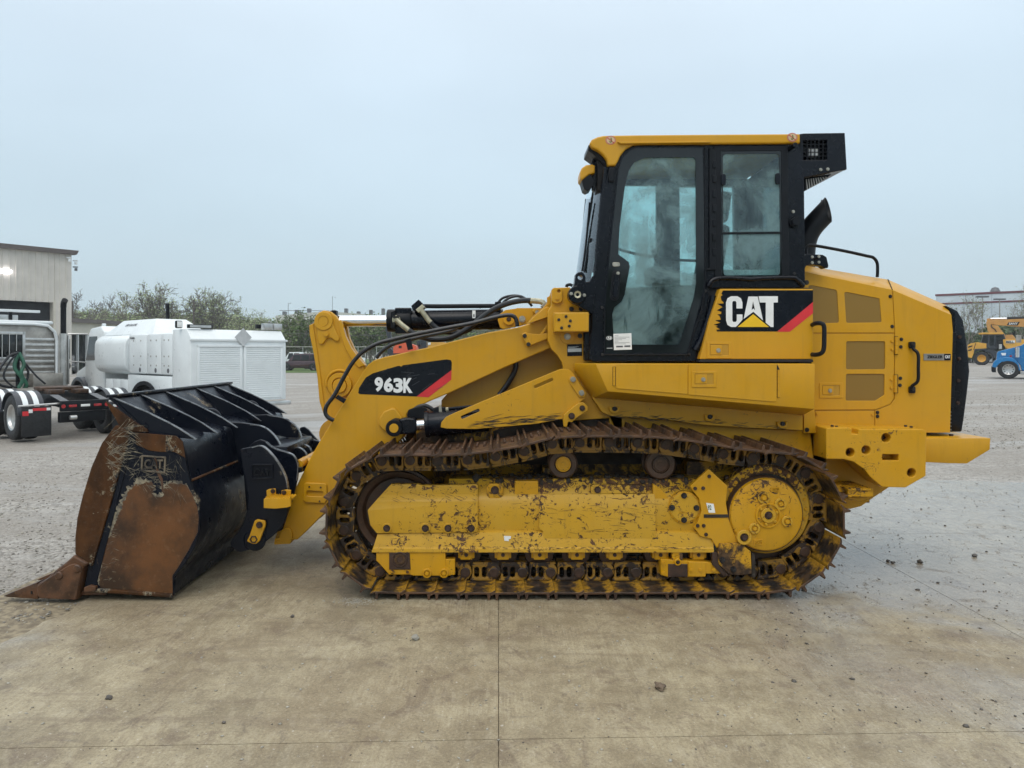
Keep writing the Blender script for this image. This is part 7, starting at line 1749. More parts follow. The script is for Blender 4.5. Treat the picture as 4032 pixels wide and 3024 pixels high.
# ---- generic side-on vehicles, all built in metres with the front toward -x
def car(loc, rz, L, Hh, col, label, cat='car', group=None, pickup=False, rim='alu', name='parked_car'):
    t = thing(name, loc, rz, label=label, cat=cat, group=group)
    w2 = .95; r = .37*Hh/1.7
    z0 = .30; zb_ = Hh*.56
    if pickup: body = [(0, z0+.1), (0, zb_*.95), (L*.24, zb_*1.02), (L*.98, zb_*1.0), (L, z0+.2), (L*.96, z0), (.1, z0)]
    else: body = [(0, z0+.1), (.03, zb_*.80), (L*.06, zb_*.93), (L*.24, zb_), (L*.99, zb_), (L, zb_*.7), (L*.985, z0), (.12, z0)]
    b = MB().prism(body, -w2, w2).build('body', M[col], t, bevel=.06, shift=False, seg=3)
    gh = [(L*.24, zb_), (L*.37, Hh-.03), (L*.62, Hh), (L*.70, zb_)] if pickup else [(L*.22, zb_), (L*.36, Hh-.04), (L*.60, Hh), (L*.93, Hh-.04), (L*.975, zb_)]
    g = MB().prism(gh, -w2*.86, w2*.86).build('cabin', M[col], t, bevel=.05, shift=False, seg=3)
    zz0, zz1 = zb_+.06, Hh-.14
    spans = ((.32, .46), (.475, .60)) if pickup else ((.315, .50), (.515, .695), (.71, .90))
    for a, c_ in spans:
        o = [(L*a+(0 if a > .32 else .0), zz0), (L*a+(.22 if a < .33 else .03), zz1), (L*c_-(.10 if c_ > .8 else .02), zz1), (L*c_, zz0)]
        for y0 in (-w2*.875, w2*.855): MB().prism(o, y0, y0+.02).build('window', M['glass_dk'], g, shift=False)
    mb = MB(); mb.hexa([Vector(p) for p in ((L*.232, -.7, zb_+.03), (L*.232, .7, zb_+.03), (L*.352, .64, Hh-.11), (L*.352, -.64, Hh-.11), (L*.222, -.7, zb_+.05), (L*.222, .7, zb_+.05), (L*.342, .64, Hh-.07), (L*.342, -.64, Hh-.07))]); mb.build('windscreen', M['glass'] if 0 else M['glass_dk'], g, shift=False)
    for x in (L*.19, L*.80):
        for y in (-w2+.10, w2-.10): wheel(t, Vector((x, y, r)), r, .24, rim, 'Y', -1 if y < 0 else 1, n=20)
        MB().lathe((x, -w2-.004, r), [(0, 0), (r*1.18, 0), (r*1.18, .02), (0, .02)], 24).build('wheel_arch', M['blackhole'], b, shift=False)
    MB().box(L*.30, L*.33, -w2-.18, -w2, zb_+.02, zb_+.16).build('mirror', M[col], g, bevel=.02, shift=False)
    for y in (-w2+.05, w2-.25): MB().box(L-.03, L+.02, y, y+.2, zb_*.72, zb_*.95).build('tail_lamp', M['lamp_red'], b, shift=False); MB().box(-.02, .05, y, y+.2, zb_*.65, zb_*.8).build('headlight', M['alu'], b, shift=False)
    MB().box(.0, L, -w2-.012, -w2, z0+.1, z0+.17).build('side_strip', M['black_m'], b, shift=False)
    return t
xs_ = P(1234, 0, 85)[0]
car((xs_-5.15*.80, 86, gz(-21, 85)), 0, 5.15, 1.97, 'maroon', 'dark maroon parked estate car on the grass strip, between white truck and loader', 'SUV')
car((P(1075, 0, 93)[0], 94, gz(-21, 93)), 0, 5.4, 2.15, 'white', 'white pickup mostly hidden behind the maroon car', 'pickup', pickup=True)
car((P(300, 0, 71)[0]-1.5, 71.5, gz(-39, 71)), R(118), 5.2, 1.8, 'grey_car', 'dark grey pickup parked outside the office building, seen past the truck mirror', 'pickup', pickup=True)
car((P(330, 0, 74)[0]+.5, 76, gz(-39, 75)), R(118), 4.6, 1.75, 'white', 'white car parked beside the dark grey pickup', 'car')
# ---- right-hand machines (measured on their own planes)
def z2p(name, pts, D, dep, mat, parent, bev=.03): 
    return plate(name, [z2.L(pts, D)], D, D+dep, M[mat], parent, bev)
DB = 86.3; bl = thing('dump_truck', (P(3812, 0, DB)[0], DB, .32), label='yellow articulated dump truck lettered BELL, behind the blue truck', cat='dump truck'); setorg(bl.location)
z2p('hood', [(758, 935), (800, 910), (900, 893), (930, 900), (1020, 912), (1020, 980), (930, 985), (860, 985), (840, 1060), (815, 1120), (765, 1105)], DB, 2.6, 'far_yel', bl)
z2p('hood_grille', [(770, 950), (830, 935), (825, 955), (768, 975)], DB-.03, .1, 'blackhole', bl, .01); z2p('hood_grille', [(768, 1000), (822, 985), (815, 1010), (766, 1020)], DB-.03, .1, 'blackhole', bl, .01)
z2p('hood_seam', [(840, 1000), (870, 905), (880, 905), (850, 1005)], DB-.03, .1, 'blackhole', bl, .01)
cabb = z2p('cab', [(920, 905), (955, 785), (1235, 778), (1262, 860), (1255, 985), (1150, 1000), (1080, 1000), (1030, 985)], DB+.3, 1.9, 'navy', bl)
z2p('cab_roof', [(905, 765), (960, 758), (1235, 758), (1250, 775), (1235, 785), (915, 782)], DB+.1, 2.3, 'far_yel', cabb)
for pts in ([(950, 810), (1020, 800), (1018, 905), (940, 905)], [(1040, 800), (1105, 800), (1105, 940), (1045, 940)], [(1130, 800), (1230, 800), (1245, 880), (1135, 880)]): z2p('cab_window', pts, DB+.27, .03, 'glass_dk', cabb, .005)
z2p('fuel_tank', [(1155, 880), (1250, 880), (1260, 1000), (1160, 1000)], DB, .6, 'black_m', bl); z2p('air_cleaner', [(1200, 925), (1240, 925), (1240, 990), (1200, 990)], DB-.1, .3, 'alu', bl)
z2p('dump_body', [(1255, 865), (1262, 855), (1440, 858), (1700, 862), (1720, 910), (1700, 1000), (1300, 985), (1262, 930)], DB-.1, 3.0, 'far_yel', bl)
z2p('white_panel', [(1295, 875), (1418, 872), (1415, 910), (1298, 912)], DB-.13, .04, 'white', bl, .005)
text('body_letters', 'BELL', *z2.p(1303, 907, DB-.16), DB-.17, z2.r(30, DB), M['blackhole'], bl, width=z2.r(108, DB), depth=.03)
z2p('underframe', [(860, 985), (1040, 985), (1120, 1010), (1500, 1010), (1500, 1120), (1080, 1120), (1050, 1060), (1000, 990), (880, 1000)], DB+.4, 1.8, 'navy', bl)
z2p('fender', [(840, 1010), (870, 985), (1000, 985), (1050, 1020), (1065, 1060), (1040, 1040), (990, 1010), (880, 1010), (845, 1060)], DB, 2.6, 'navy', bl)
for x in (930, 1420):
    c = z2.v(x, 1128, DB+.3)-ORG; c.z = z2.r(92, DB); t_ = wheel(bl, c, z2.r(92, DB), .7, 'far_yel', 'Y', -1, n=32)
    m2 = MB()
    for k in range(20):
        a = 6.28318*k/20; mm = Matrix.Translation(c) @ Matrix.Rotation(a, 4, 'Y') @ Matrix.Translation((z2.r(90, DB), 0, 0)) @ Matrix.Rotation(.5, 4, 'X'); m2.box(-.05, .06, -.36, .36, -.05, .05, mm)
    tag(m2.build('tyre_lugs', M['rubber'], t_, shift=False), kind='stuff')
DX = 93; exv = thing('excavator', (P(3886, 0, DX)[0], DX, .32), label='yellow excavator with its boom folded over, lettered SANY, above the dump truck', cat='excavator'); setorg(exv.location)
z2p('boom', [(1030, 560), (1060, 553), (1110, 572), (1290, 578), (1560, 560), (1800, 580), (1800, 690), (1520, 682), (1340, 668), (1200, 655), (1165, 650), (1110, 640), (1060, 665), (1035, 650)], DX, .7, 'far_yel2', exv)
z2p('stick', [(1035, 600), (1120, 600), (1125, 650), (1200, 660), (1260, 740), (1300, 790), (1310, 870), (1260, 850), (1240, 770), (1180, 750), (1080, 755), (1060, 740), (1040, 660)], DX-.2, .5, 'far_yel2', exv)
z2p('counterweight', [(1300, 790), (1390, 792), (1440, 860), (1290, 862)], DX, 2.5, 'far_yel2', exv); z2p('undercarriage', [(1300, 1000), (1700, 1000), (1700, 1180), (1300, 1180)], DX, 2.5, 'navy', exv)
z2p('upper_body', [(1300, 862), (1700, 862), (1700, 1000), (1300, 1000)], DX+.2, 2.5, 'far_yel2', exv)
MB().cyl(z2.v(1070, 562, DX+.2), z2.v(1300, 562, DX+.2), .12, n=12).build('cylinder_rod', M['chrome'], exv); MB().cyl(z2.v(1295, 562, DX+.2), z2.v(1700, 562, DX+.2), .22, n=14).build('cylinder', M['black_m'], exv)
z2p('decal', [(1335, 615), (1490, 612), (1460, 662), (1310, 655)], DX-.03, .04, 'black', exv, .005)
text('boom_letters', 'SANY', *z2.p(1340, 650, DX-.06), DX-.08, z2.r(30, DX), M['white_decal'], exv, width=z2.r(122, DX), depth=.03, slant=.1)
tube('hose', [z2.v(x, y, DX-.25) for x, y in ((1110, 640), (1120, 680), (1160, 710), (1185, 750))], .06, M['hose'], exv)
DT = 40.7; bt = thing('blue_truck', (P(3906, 0, DT)[0], DT, .32), label='bright blue truck nose with chrome wheel, cut by the right edge', cat='truck'); setorg(bt.location)
z2p('hood', [(1118, 1190), (1122, 1160), (1132, 1045), (1155, 1022), (1300, 985), (1475, 940), (1545, 895), (1558, 1000), (1558, 1290), (1475, 1290), (1460, 1220), (1410, 1170), (1330, 1150), (1240, 1165), (1190, 1200), (1165, 1250), (1118, 1240)], DT+.25, 2.0, 'blue', bt, .03)
z2p('fender', [(1105, 1245), (1118, 1190), (1150, 1150), (1210, 1120), (1290, 1105), (1380, 1112), (1440, 1150), (1480, 1210), (1500, 1290), (1470, 1290), (1440, 1225), (1390, 1180), (1310, 1160), (1240, 1172), (1185, 1215), (1160, 1260)], DT, 2.5, 'blue', bt, .02)
z2p('bumper', [(1095, 1240), (1160, 1245), (1160, 1320), (1110, 1320), (1095, 1300)], DT, 2.5, 'black_m', bt, .02)
z2p('cab', [(1545, 880), (1570, 800), (1600, 770), (2000, 760), (2000, 1320), (1558, 1290)], DT+.2, 2.1, 'blue', bt, .04)
z2p('step_box', [(1480, 1300), (1700, 1300), (1700, 1345), (1480, 1345)], DT+.1, .5, 'alu', bt, .01); z2p('frame', [(1150, 1290), (2400, 1290), (2400, 1340), (1150, 1340)], DT+.8, .9, 'black_m', bt, .01)
ac = MB().cyl(z2.v(1440, 965, DT+.1), z2.v(1440, 1105, DT+.1), z2.r(38, DT), n=20).build('air_cleaner', M['chrome'], bt)
z2p('mirror', [(1455, 795), (1530, 795), (1530, 900), (1455, 900)], DT-.1, .06, 'alu_dirty', bt, .01); z2p('warning_label', [(1190, 1045), (1262, 1045), (1255, 1080), (1205, 1080)], DT+.235, .02, 'white', bt, .002)
z2p('marker_lamp', [(1312, 1078), (1342, 1078), (1342, 1100), (1312, 1100)], DT+.23, .03, 'lamp_red', bt, .002)
cw_ = z2.v(1310, 1300, DT+.15)-ORG; cw_.z = z2.r(131, DT)
tr = wheel(bt, cw_, z2.r(132, DT), .3, 'alu', 'Y', -1, n=40)
for k in range(10):
    a = 6.28318*k/10; MB().cyl(cw_+Vector((.21*math.cos(a), -.165, .21*math.sin(a))), cw_+Vector((.21*math.cos(a), -.12, .21*math.sin(a))), .028, n=10).build('rim_hole', M['blackhole'], tr, shift=False)
for x in (1700, 2060): c = z2.v(x, 1300, DT+.3)-ORG; c.z = .52; wheel(bt, c, .52, .3, 'alu', 'Y', -1)
def yaw(t, a):
    """turn a machine whose flank was measured obliquely; lengths along the flank are foreshortened by cos(a)"""
    c = math.cos(a); seen = set()
    for o in list(t.children):
        if o.name.split('.')[0] in ('wheel',):
            xs = [v.co.x for v in o.data.vertices]; cx = (min(xs)+max(xs))/2
            for q in [o]+list(o.children):
                if q.data.name in seen: continue
                seen.add(q.data.name); q.data.transform(Matrix.Translation((-(1-c)*cx, 0, 0)))
        else:
            for q in [o]+list(o.children):
                if q.data.name in seen: continue
                seen.add(q.data.name); q.data.transform(Matrix.Diagonal((c, 1, 1, 1)))
    t.rotation_euler.z = -a
yaw(bl, R(32)); yaw(exv, R(33)); yaw(bt, R(33.5))
# ---- machines glimpsed behind the lift arm
DM = 70; me_ = thing('excavator', (P(1660, 0, DM)[0], DM, gz(-8, DM)), label='dark blue-grey excavator with an upright stick, glimpsed behind the lift arm hoses', cat='excavator'); setorg(me_.location)
up_ = lambda name, pts, D, dep, mat, par, bev=.02: plate(name, [zu.L(pts, D)], D, D+dep, M[mat], par, bev)
up_('stick', [(1725, 810), (1820, 830), (1810, 960), (1830, 1000), (1800, 1060), (1790, 1130), (1850, 1190), (1930, 1215), (1900, 1260), (1760, 1250), (1765, 1060), (1760, 980), (1735, 900)], DM, .5, 'navy', me_)
plate('cab', [zy.L([(385, 655), (430, 636), (482, 640), (484, 740), (384, 740)], DM)], DM, 1.5, M['navy'], me_, .02) if 0 else plate('cab', [zy.L([(385, 655), (430, 636), (482, 640), (484, 760), (384, 760)], DM)], DM, DM+1.5, M['navy'], me_, .02)
plate('cab_window', [zy.L([(390, 662), (428, 645), (430, 712), (390, 716)], DM)], DM-.03, DM, M['glass'], me_, 0)
up_('undercarriage', [(1720, 1280), (2300, 1250), (2300, 1400), (1720, 1400)], DM, 2.4, 'navy', me_)
om = thing('tractor', (P(1610, 0, 66)[0], 66, gz(-8, 66)), label='orange-red machine hood seen through the gap above the lift arm', cat='machine'); setorg(om.location)
up_('hood', [(1850, 1140), (1900, 1090), (2000, 1065), (2100, 1075), (2200, 1110), (2215, 1150), (2215, 1230), (1850, 1230)], 66, 1.6, 'orange', om)
up_('hood_grille', [(1935, 1112), (1980, 1112), (1980, 1148), (1935, 1148)], 65.96, .05, 'blackhole', om, .01); up_('body', [(1880, 1190), (2300, 1190), (2300, 1440), (1880, 1440)], 66.1, 1.4, 'navy', om)
for x in (1950, 2250): c = zu.v(x, 1430, 66)-ORG; c.z = .5; wheel(om, c, .5, .35, 'orange', 'Y', -1)
ym = thing('work_machine', (P(1715, 0, 74)[0], 74, gz(-6, 74)), label='small yellow machine with a white panel peeking over the lift arm', cat='machine'); setorg(ym.location)
plate('body', [zy.L([(488, 680), (530, 668), (680, 668), (690, 720), (690, 860), (488, 860)], 74)], 74, 76, M['far_yel'], ym, .02)
plate('canopy', [zy.L([(560, 655), (675, 648), (680, 668), (560, 668)], 74)], 74, 75.8, M['alu_dirty'], ym, .01); plate('side_panel', [zy.L([(490, 672), (528, 670), (528, 695), (490, 700)], 74)], 73.96, 74.02, M['white'], ym, .005)
setorg((0, 0, 0))
ub = thing('utility_box', (P(1431, 0, 98)[0], 98, gz(-17, 98)), label='small white cabinet on the grass, just right of the tilt lever', cat='utility box')
MB().box(-.25, .25, -.2, .2, .35, 1.4).build('cabinet', M['white'], ub, bevel=.01, shift=False); MB().box(-.28, .28, -.22, .22, 0, .35).build('base', M['black_m'], ub, bevel=.01, shift=False)
# grass strip
gx0, gx1 = P(1000, 0, 78)[0], P(2050, 0, 78)[0]
mb = MB(); nn = 14
rows = [76, 84, 95, 120, 160, 240]
g_ = [[mb.bm.verts.new((P(900+1250*i/nn, 0, y)[0], y, gz(P(900+1250*i/nn, 0, y)[0], y)+.01)) for i in range(nn+1)] for y in rows]
for j in range(len(rows)-1):
    for i in range(nn): mb.face([g_[j][i], g_[j][i+1], g_[j+1][i+1], g_[j+1][i]])
tag(mb.build('grass_verge', M['grass'], smooth=60, shift=False), kind='structure')
# wire fence behind the parked car
mb = MB(); y = 100
fx0, fx1 = P(1120, 0, y)[0], P(1700, 0, y)[0]
ft = thing('wire_fence', (fx0, y, -.33), label='thin chain-link fence along the foot of the distant wood', cat='fence')
for k in range(9):
    MB().cyl((k*(fx1-fx0)/8, 0, 0), (k*(fx1-fx0)/8, 0, 2.9), .05, n=6).build('fence_post', M['alu'], ft, shift=False)
MB().cyl((0, 0, 2.85), (fx1-fx0, 0, 2.85), .035, n=6).build('fence_rail', M['alu'], ft, shift=False)

# ================================================================== TREES
def bark(name, c): return plain(name, c, .85, 0, .2, 4)
M['bark'] = bark('bark_hazed_brown', (.20, .18, .155)); M['bark_d'] = bark('bark_dark', (.14, .125, .11)); M['bark_l'] = bark('bark_hazed_grey', (.20, .18, .15))  # barks lightened so their colour carries the distance haze
def leafmat(name, c1, c2):
    m = N(name); o = m.n('ShaderNodeObjectInfo'); g = m.noise(.35, 3)
    m.col(m.mix(m.ramp(g, .35, .65), c1, c2)); m.set('Roughness', .7)
    m.set('Subsurface Weight', 0); return m.m
M['leaf_y'] = leafmat('pale_new_leaves', (.12, .15, .06), (.20, .22, .10)); M['bud'] = leafmat('opening_buds', (.22, .28, .12), (.31, .36, .19)); M['leaf'] = leafmat('young_leaves', (.085, .14, .035), (.15, .20, .06)); M['leaf_d'] = leafmat('dark_shrub_leaves', (.035, .075, .02), (.07, .12, .03))  # bud greens paled, distance haze put into the colour
def grow(rs, H, spread=.5, kids=(9, 6, 5, 0), trunk_r=.22, upright=.5, first=.25, fork=0):
    """branch segments (p, q, r0, r1, level) and twig ends"""
    segs, tips = [], []; nseg = (5, 3, 2, 1, 1)
    def br(p, d, L_, r, lev):
        n = nseg[lev]; pts = [p]; q = p
        for i in range(n):
            d = (d+Vector((rs.gauss(0, .11), rs.gauss(0, .11), .07*upright+rs.gauss(0, .05)))).normalized()
            q = q+d*(L_/n); pts.append(q)
        rr = [r*(1-.72*i/n) for i in range(n+1)]
        for i in range(n): segs.append((pts[i], pts[i+1], rr[i], rr[i+1], lev))
        tips.append((q, lev))
        for k in range(kids[lev] if lev < len(kids) else 0):
            t = first+(1-first)*((k+rs.random())/kids[lev]) if lev == 0 else rs.uniform(.15, 1)
            i = min(int(t*n), n-1); c = pts[i].lerp(pts[i+1], t*n-i)
            ax = (pts[i+1]-pts[i]).normalized(); sd = Matrix.Rotation(rs.uniform(0, 6.283), 3, ax) @ ax.orthogonal().normalized()
            th = rs.uniform(.55, 1.15)*spread*1.6
            nd = (ax*math.cos(th)+sd*math.sin(th)+Vector((0, 0, .25*upright))).normalized()
            br(c, nd, L_*(rs.uniform(.38, .62)*(1.15-.45*t) if lev == 0 else rs.uniform(.35, .62)), max(rr[i]*rs.uniform(.4, .62), .008), lev+1)
    if fork:
        for k in range(fork):
            a = 6.283*k/fork+rs.uniform(-.5, .5); l = rs.uniform(.12, .30)
            br(Vector((0, 0, H*.12)), Vector((math.cos(a)*l, math.sin(a)*l, 1)).normalized(), H*rs.uniform(.60, .78), trunk_r*.62, 0)
        segs.append((Vector((0, 0, -.2)), Vector((0, 0, H*.13)), trunk_r, trunk_r*.9, 0))
    else: br(Vector((0, 0, -.2)), Vector((rs.gauss(0, .05), rs.gauss(0, .05), 1)).normalized(), H*.8, trunk_r, 0)
    return segs, tips
def norm_tree(segs, tips, H):
    zmax = max(s[1].z for s in segs); k = H/zmax
    return [(a*k, b*k, r0, r1, l) for a, b, r0, r1, l in segs], [(t*k, l) for t, l in tips]
def tree_meshes(rs, H, leaves=0, lsize=.12, lmat=None, tw=1.0, **kw):
    segs, tips = norm_tree(*grow(rs, H, **kw), H)
    tr, cr = MB(), MB()
    for a, b, r0, r1, l in segs:
        (tr if l == 0 else cr).cyl(a, b, max(r0, .024*tw), max(r1, .017*tw), 7 if l == 0 else (4 if l == 1 else 3), caps=False)
    lf = MB()
    for t, l in tips:
        for k in range(leaves):
            c = t+Vector((rs.gauss(0, .35), rs.gauss(0, .35), rs.gauss(0, .30)))
            u = Vector((rs.gauss(0, 1), rs.gauss(0, 1), rs.gauss(0, 1))).normalized(); v = u.orthogonal().normalized(); s = lsize*rs.uniform(.6, 1.4)
            lf.poly([c+u*s, c+v*s*.7, c-u*s, c-v*s*.7], [(0, 1, 2, 3)])
    return tr.mesh(shift=False, name='trunk'), cr.mesh(shift=False, name='crown', smooth=60), (lf.mesh(shift=False, name='leaves', smooth=0) if leaves else None)
def tree(name, sx, ytop, D, label, seed, group, leaves=1, lmat='bud', barkm='bark', lsize=.12, **kw):
    rs = random.Random(seed); x, zt = P(sx, ytop, D); g = gz(x, D)
    t = thing(name, (x, D, g), rs.uniform(0, 6), label=label, cat='tree', group=group)
    a, b, c = tree_meshes(rs, zt-g, leaves, lsize, **kw)
    link('trunk', a, M[barkm], t); cr = link('crown', b, M[barkm], t)
    if c: tag(link('leaves', c, M[lmat], cr), kind='stuff')
GB = 'bare budding trees in front of the distant wood'
K4 = (7, 5, 4, 2)
def T_(sx, y, D, label, seed, **k):
    k.setdefault('kids', K4); tree('bare_tree', sx, y, D, label, seed, GB, **k)
T_(322, 1132, 118, 'bare dark-limbed tree just right of the warehouse corner', 11, leaves=0, barkm='bark_d', trunk_r=.24, spread=.55, fork=2, tw=1.5)
T_(480, 1137, 130, 'slim upright bare tree over the truck cab roof', 12, leaves=1, trunk_r=.22, spread=.40, upright=1.0, tw=1.5)
T_(540, 1150, 138, 'greenish budding tree right of the slim upright one', 13, leaves=1, trunk_r=.2, spread=.5, tw=1.5)
T_(622, 1098, 120, 'tallest bare tree, wide open crown above the white tank', 14, leaves=1, trunk_r=.28, spread=.52, fork=4, tw=1.7, barkm='bark_d')
T_(750, 1146, 135, 'bare tree directly behind the utility pole', 15, leaves=1, trunk_r=.2, spread=.45, tw=1.5)
T_(828, 1128, 122, 'broad many-stemmed bare tree right of the utility pole', 16, leaves=1, trunk_r=.26, spread=.48, fork=4, tw=1.6, barkm='bark_d')
T_(968, 1210, 150, 'small round hazy budding tree above the shuttered truck body', 17, leaves=2, trunk_r=.2, spread=.55, fork=3)
T_(1062, 1216, 155, 'small budding tree left of the tilt lever, below the factory roof', 18, leaves=2, trunk_r=.2, spread=.55, fork=3)
YT = 'young trees by the grey warehouse'
tree('young_tree', 3800, 1158, 97, 'young tree with sparse new leaves in front of the grey warehouse', 21, YT, leaves=2, lmat='leaf_y', lsize=.085, trunk_r=.10, spread=.5, first=.28, tw=1.0, kids=(12, 6, 4), upright=.7)
tree('young_tree', 4015, 1118, 97, 'taller young tree cut by the right edge above the excavator boom', 22, YT, leaves=2, lmat='leaf_y', lsize=.085, trunk_r=.12, spread=.55, first=.25, tw=1.0, kids=(14, 6, 4), upright=.6)
# the wood behind: three sorts of small trees repeated with their own turn and size into one mass
def wood(name, label, spots, lmat, variants, lseed, leaves, lsize, bm_='bark', kids=(7, 5, 3)):
    rs = random.Random(lseed); V = [tree_meshes(rs, 1.0*H, leaves, lsize, kids=kids, trunk_r=.12, spread=.5, first=.08, fork=2, tw=1.7) for H in variants]
    w_, l_ = [], []
    for x, y, h in spots:
        a, b, c = V[rs.randrange(len(V))]; H = variants[V.index((a, b, c))]; k = h/H
        Mx = Matrix.Translation((x, y, gz(x, y)-.2)) @ Matrix.Rotation(rs.uniform(0, 6.28), 4, 'Z') @ Matrix.Diagonal((k*rs.uniform(.9, 1.3), k*rs.uniform(.9, 1.3), k, 1))
        w_ += [(a, Mx), (b, Mx)]; l_.append((c, Mx))
    r_ = tag(link(name, merge(w_, name, 60), M[bm_]), label=label, cat='trees', kind='stuff')
    tag(link('leaves', merge(l_, 'leaves'), M[lmat], r_), kind='stuff')
rs = random.Random(5); sp_ = []
for k in range(230):
    sx = rs.uniform(230, 1080); D = rs.uniform(128, 178); top = 1256-26*abs(math.sin(sx*.011+.6))*rs.uniform(.2, 1)-rs.uniform(0, 22)+(25 if sx > 880 else 0)
    x, z = P(sx, top, D); sp_.append((x, D, z-gz(x, D)))
wood('distant_wood', 'distant wood of grey-green budding trees left of the loader', sp_, 'bud', (8, 9, 11), 3, 2, .17, 'bark_l')
sp_ = []
for k in range(110):
    sx = rs.uniform(1040, 1990); D = rs.uniform(106, 150); top = 1262+22*math.sin(sx*.02)+rs.uniform(-22, 40)
    x, z = P(sx, top, D); sp_.append((x, D, z-gz(x, D)))
wood('distant_wood', 'greener distant wood showing between the tilt lever and the lift arm', sp_, 'leaf', (7, 8, 9.5), 8, 2, .17, 'bark')
sp_ = []
for k in range(60):
    sx = rs.uniform(3770, 4250); D = rs.uniform(103, 116); top = 1312+22*math.sin(sx*.025)+rs.uniform(-12, 25)
    x, z = P(sx, top, D); sp_.append((x, D, z-.3))
wood('shrub_belt', 'dense green shrubs along the foot of the grey warehouse', sp_, 'leaf_d', (3.5, 4.2), 9, 6, .17, 'bark_d', (8, 5, 3))

rs = random.Random(9); sp_ = [(rs.uniform(-60, 60), rs.uniform(-52, -38), rs.uniform(6.5, 10)) for k in range(48)]
wood('tree_row', 'row of trees on the far side of the yard, behind the photographer', sp_, 'leaf_d', (7, 8.5), 10, 6, .2, 'bark_d', (8, 5, 3))

# ================================================================== STONES AND CRUMBS
M['stone_l'] = plain('pale_limestone', (.34, .32, .27), .8, 0, .25, 12, .3); M['stone_d'] = plain('wet_dark_stone', (.085, .075, .065), .5, 0, .3, 12, .3); M['stone_m'] = plain('mid_grey_gravel', (.19, .175, .155), .7, 0, .3, 12, .3); M['clod'] = plain('earth_clod', (.13, .095, .065), .9, 0, .3, 20, .5)
def stone_mesh(seed, sub=2, rough=.45):
    bm = bmesh.new(); bmesh.ops.create_icosphere(bm, subdivisions=sub, radius=1)
    for v in bm.verts:
        v.co *= 1+rough*noise.noise(v.co*1.3+Vector((seed*3.1, seed, 0)))+.18*noise.noise(v.co*3.5+Vector((seed, 7, 0)))
        v.co.z *= .72
    me = bpy.data.meshes.new('stone'); bm.to_mesh(me); bm.free(); return fin(me, 50)
def ground_pt(sx, sy):
    D = CAMH*F/(sy-CY); return P(sx, sy, D)[0], D
def stone(sx, sy, wpx, matk, label, seed, nm='stone', rough=.45):
    x, D = ground_pt(sx, sy); r = wpx*D/F/2
    o = link(nm, stone_mesh(seed, 3, rough), M[matk], None, (x, D, r*.45), (0, 0, seed)); o.scale = (r, r*.8, r*.85)
    tag(o, label=label, cat='stone' if nm == 'stone' else 'clod')
stone(1635, 2518, 34, 'stone_l', 'pale angular stone lying on the concrete in front of the track idler', 1)
stone(2599, 2715, 44, 'clod', 'brown crumbly earth clod on the concrete below the sprocket', 2, 'earth_clod', .8)
stone(430, 2752, 28, 'stone_d', 'dark stone in the near left concrete bay', 3)
stone(3838, 2192, 24, 'stone_d', 'largest rounded stone right of the track, nearest the right edge', 4)
stone(3622, 2216, 24, 'stone_d', 'flat stone midway between track and right edge', 5)
stone(3515, 2218, 17, 'stone_d', 'right stone of the small pair behind the track', 6)
stone(3496, 2212, 17, 'stone_d', 'left stone of the small pair behind the track', 7)
stone(1151, 2430, 18, 'stone_d', 'small dark stone on the concrete below the lift arm toe', 8)
stone(881, 2848, 16, 'stone_d', 'small dark stone in the near bay, left of the centre joint', 9)
variants = [stone_mesh(40+k, 1) for k in range(5)]
def scatter(name, label, n, fn, matk, seed, cat='gravel', parent=None):
    rs = random.Random(seed); items = []
    for k in range(n):
        q = fn(rs)
        if q is None: continue
        x, y, r = q
        items.append((variants[rs.randrange(5)], Matrix.Translation((x, y, gz(x, y)+r*.25-(0.012 if (x < -3 or y > 12.7) else 0))) @ Matrix.Rotation(rs.uniform(0, 6), 4, 'Z') @ Matrix.Rotation(rs.uniform(-.5, .5), 4, 'X') @ Matrix.Diagonal((r*rs.uniform(.7, 1.3), r*rs.uniform(.7, 1.3), r*rs.uniform(.4, .8), 1))))
    tag(link(name, merge(items, name), M[matk]), label=label, cat=cat, kind='stuff')
def gravel_fn(rs):
    y = 2.6+rs.random()**1.6*13; x = -2.9-rs.random()**1.1*(y*.75+1)
    if x > -2.95+.25*math.sin(y*1.3): return None
    if x < -.72*y-.2: return None
    return x, y, rs.choice((.004, .006, .008, .011, .015))
scatter('gravel', 'loose pale gravel at the broken left edge of the apron', 6500, gravel_fn, 'stone_l', 1)
def gravel_fn2(rs):
    q = gravel_fn(rs); return q and (q[0], q[1], q[2]*.9)
scatter('gravel', 'darker wet gravel among the pale stones at the left edge', 6500, gravel_fn2, 'stone_m', 2)
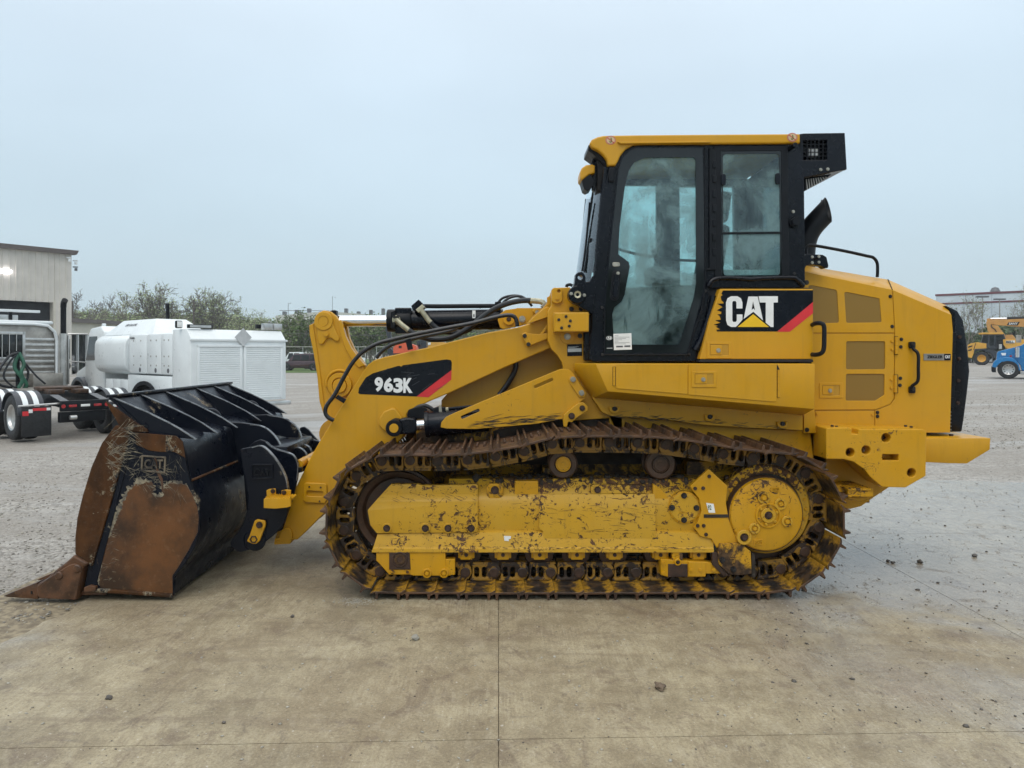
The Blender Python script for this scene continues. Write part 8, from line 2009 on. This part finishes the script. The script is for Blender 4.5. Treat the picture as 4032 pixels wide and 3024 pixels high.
def back_fn(rs):
    y = 12.9+rs.random()**1.5*14; x = rs.uniform(2, .80*y)
    return x, y, rs.choice((.008, .012, .018))
scatter('gravel', 'gravel behind the apron, right of the loader', 3500, back_fn, 'stone_l', 3)
scatter('gravel', 'dark gravel behind the apron, right of the loader', 2500, back_fn, 'stone_m', 4)
def crumbs(rs):
    if rs.random() < .55:     # earth fallen from the tracks on the right
        y = 3.4+rs.random()*7.5; x = rs.uniform(1.4, .72*y)
        if noise.noise((x*1.1, y*1.1, 2)) < -.12 and rs.random() < .8: return None
        r = rs.choice((.0025, .003, .004, .0055, .008)) if rs.random() < .97 else .014
    else:
        y = 2.3+rs.random()*8; x = rs.uniform(-2.8, .72*y); r = rs.choice((.0022, .003, .004, .005))
    return x, y, r
scatter('earth_crumbs', 'dark earth crumbs strewn over the concrete, thickest right of the track', 2300, crumbs, 'stone_d', 5, 'debris')
def chips_(rs):
    y = 2.3+rs.random()**1.2*9; x = rs.uniform(-2.7, .72*y); return x, y, rs.choice((.0028, .0035, .005, .008))
scatter('stone_chips', 'tiny pale stone chips scattered over the concrete', 1500, chips_, 'stone_l', 6, 'debris')
def pile(rs):
    x, y = ground_pt(rs.gauss(1400, 40), 2368+rs.gauss(0, 9)); return x, y, rs.uniform(.002, .006)
scatter('stone_chips', 'little drift of grit under the front of the track', 260, pile, 'stone_l', 7, 'debris')

# ================================================================== AIR
def haze():
    me = MB().box(-460, 520, -14, 420, -2.2, 46).mesh(shift=False, name='haze', smooth=0)
    m = bpy.data.materials.new('haze'); m.use_nodes = True; t = m.node_tree; t.nodes.clear()
    o = t.nodes.new('ShaderNodeOutputMaterial'); v = t.nodes.new('ShaderNodeVolumePrincipled')
    v.inputs['Color'].default_value = (.93, .97, 1.0, 1); v.inputs['Density'].default_value = .0006; v.inputs['Anisotropy'].default_value = .2
    t.links.new(v.outputs[0], o.inputs['Volume'])
    ob = link('haze', me, m); tag(ob, kind='stuff', label='thin grey-blue mist that pales the distant trees', cat='haze')
haze()
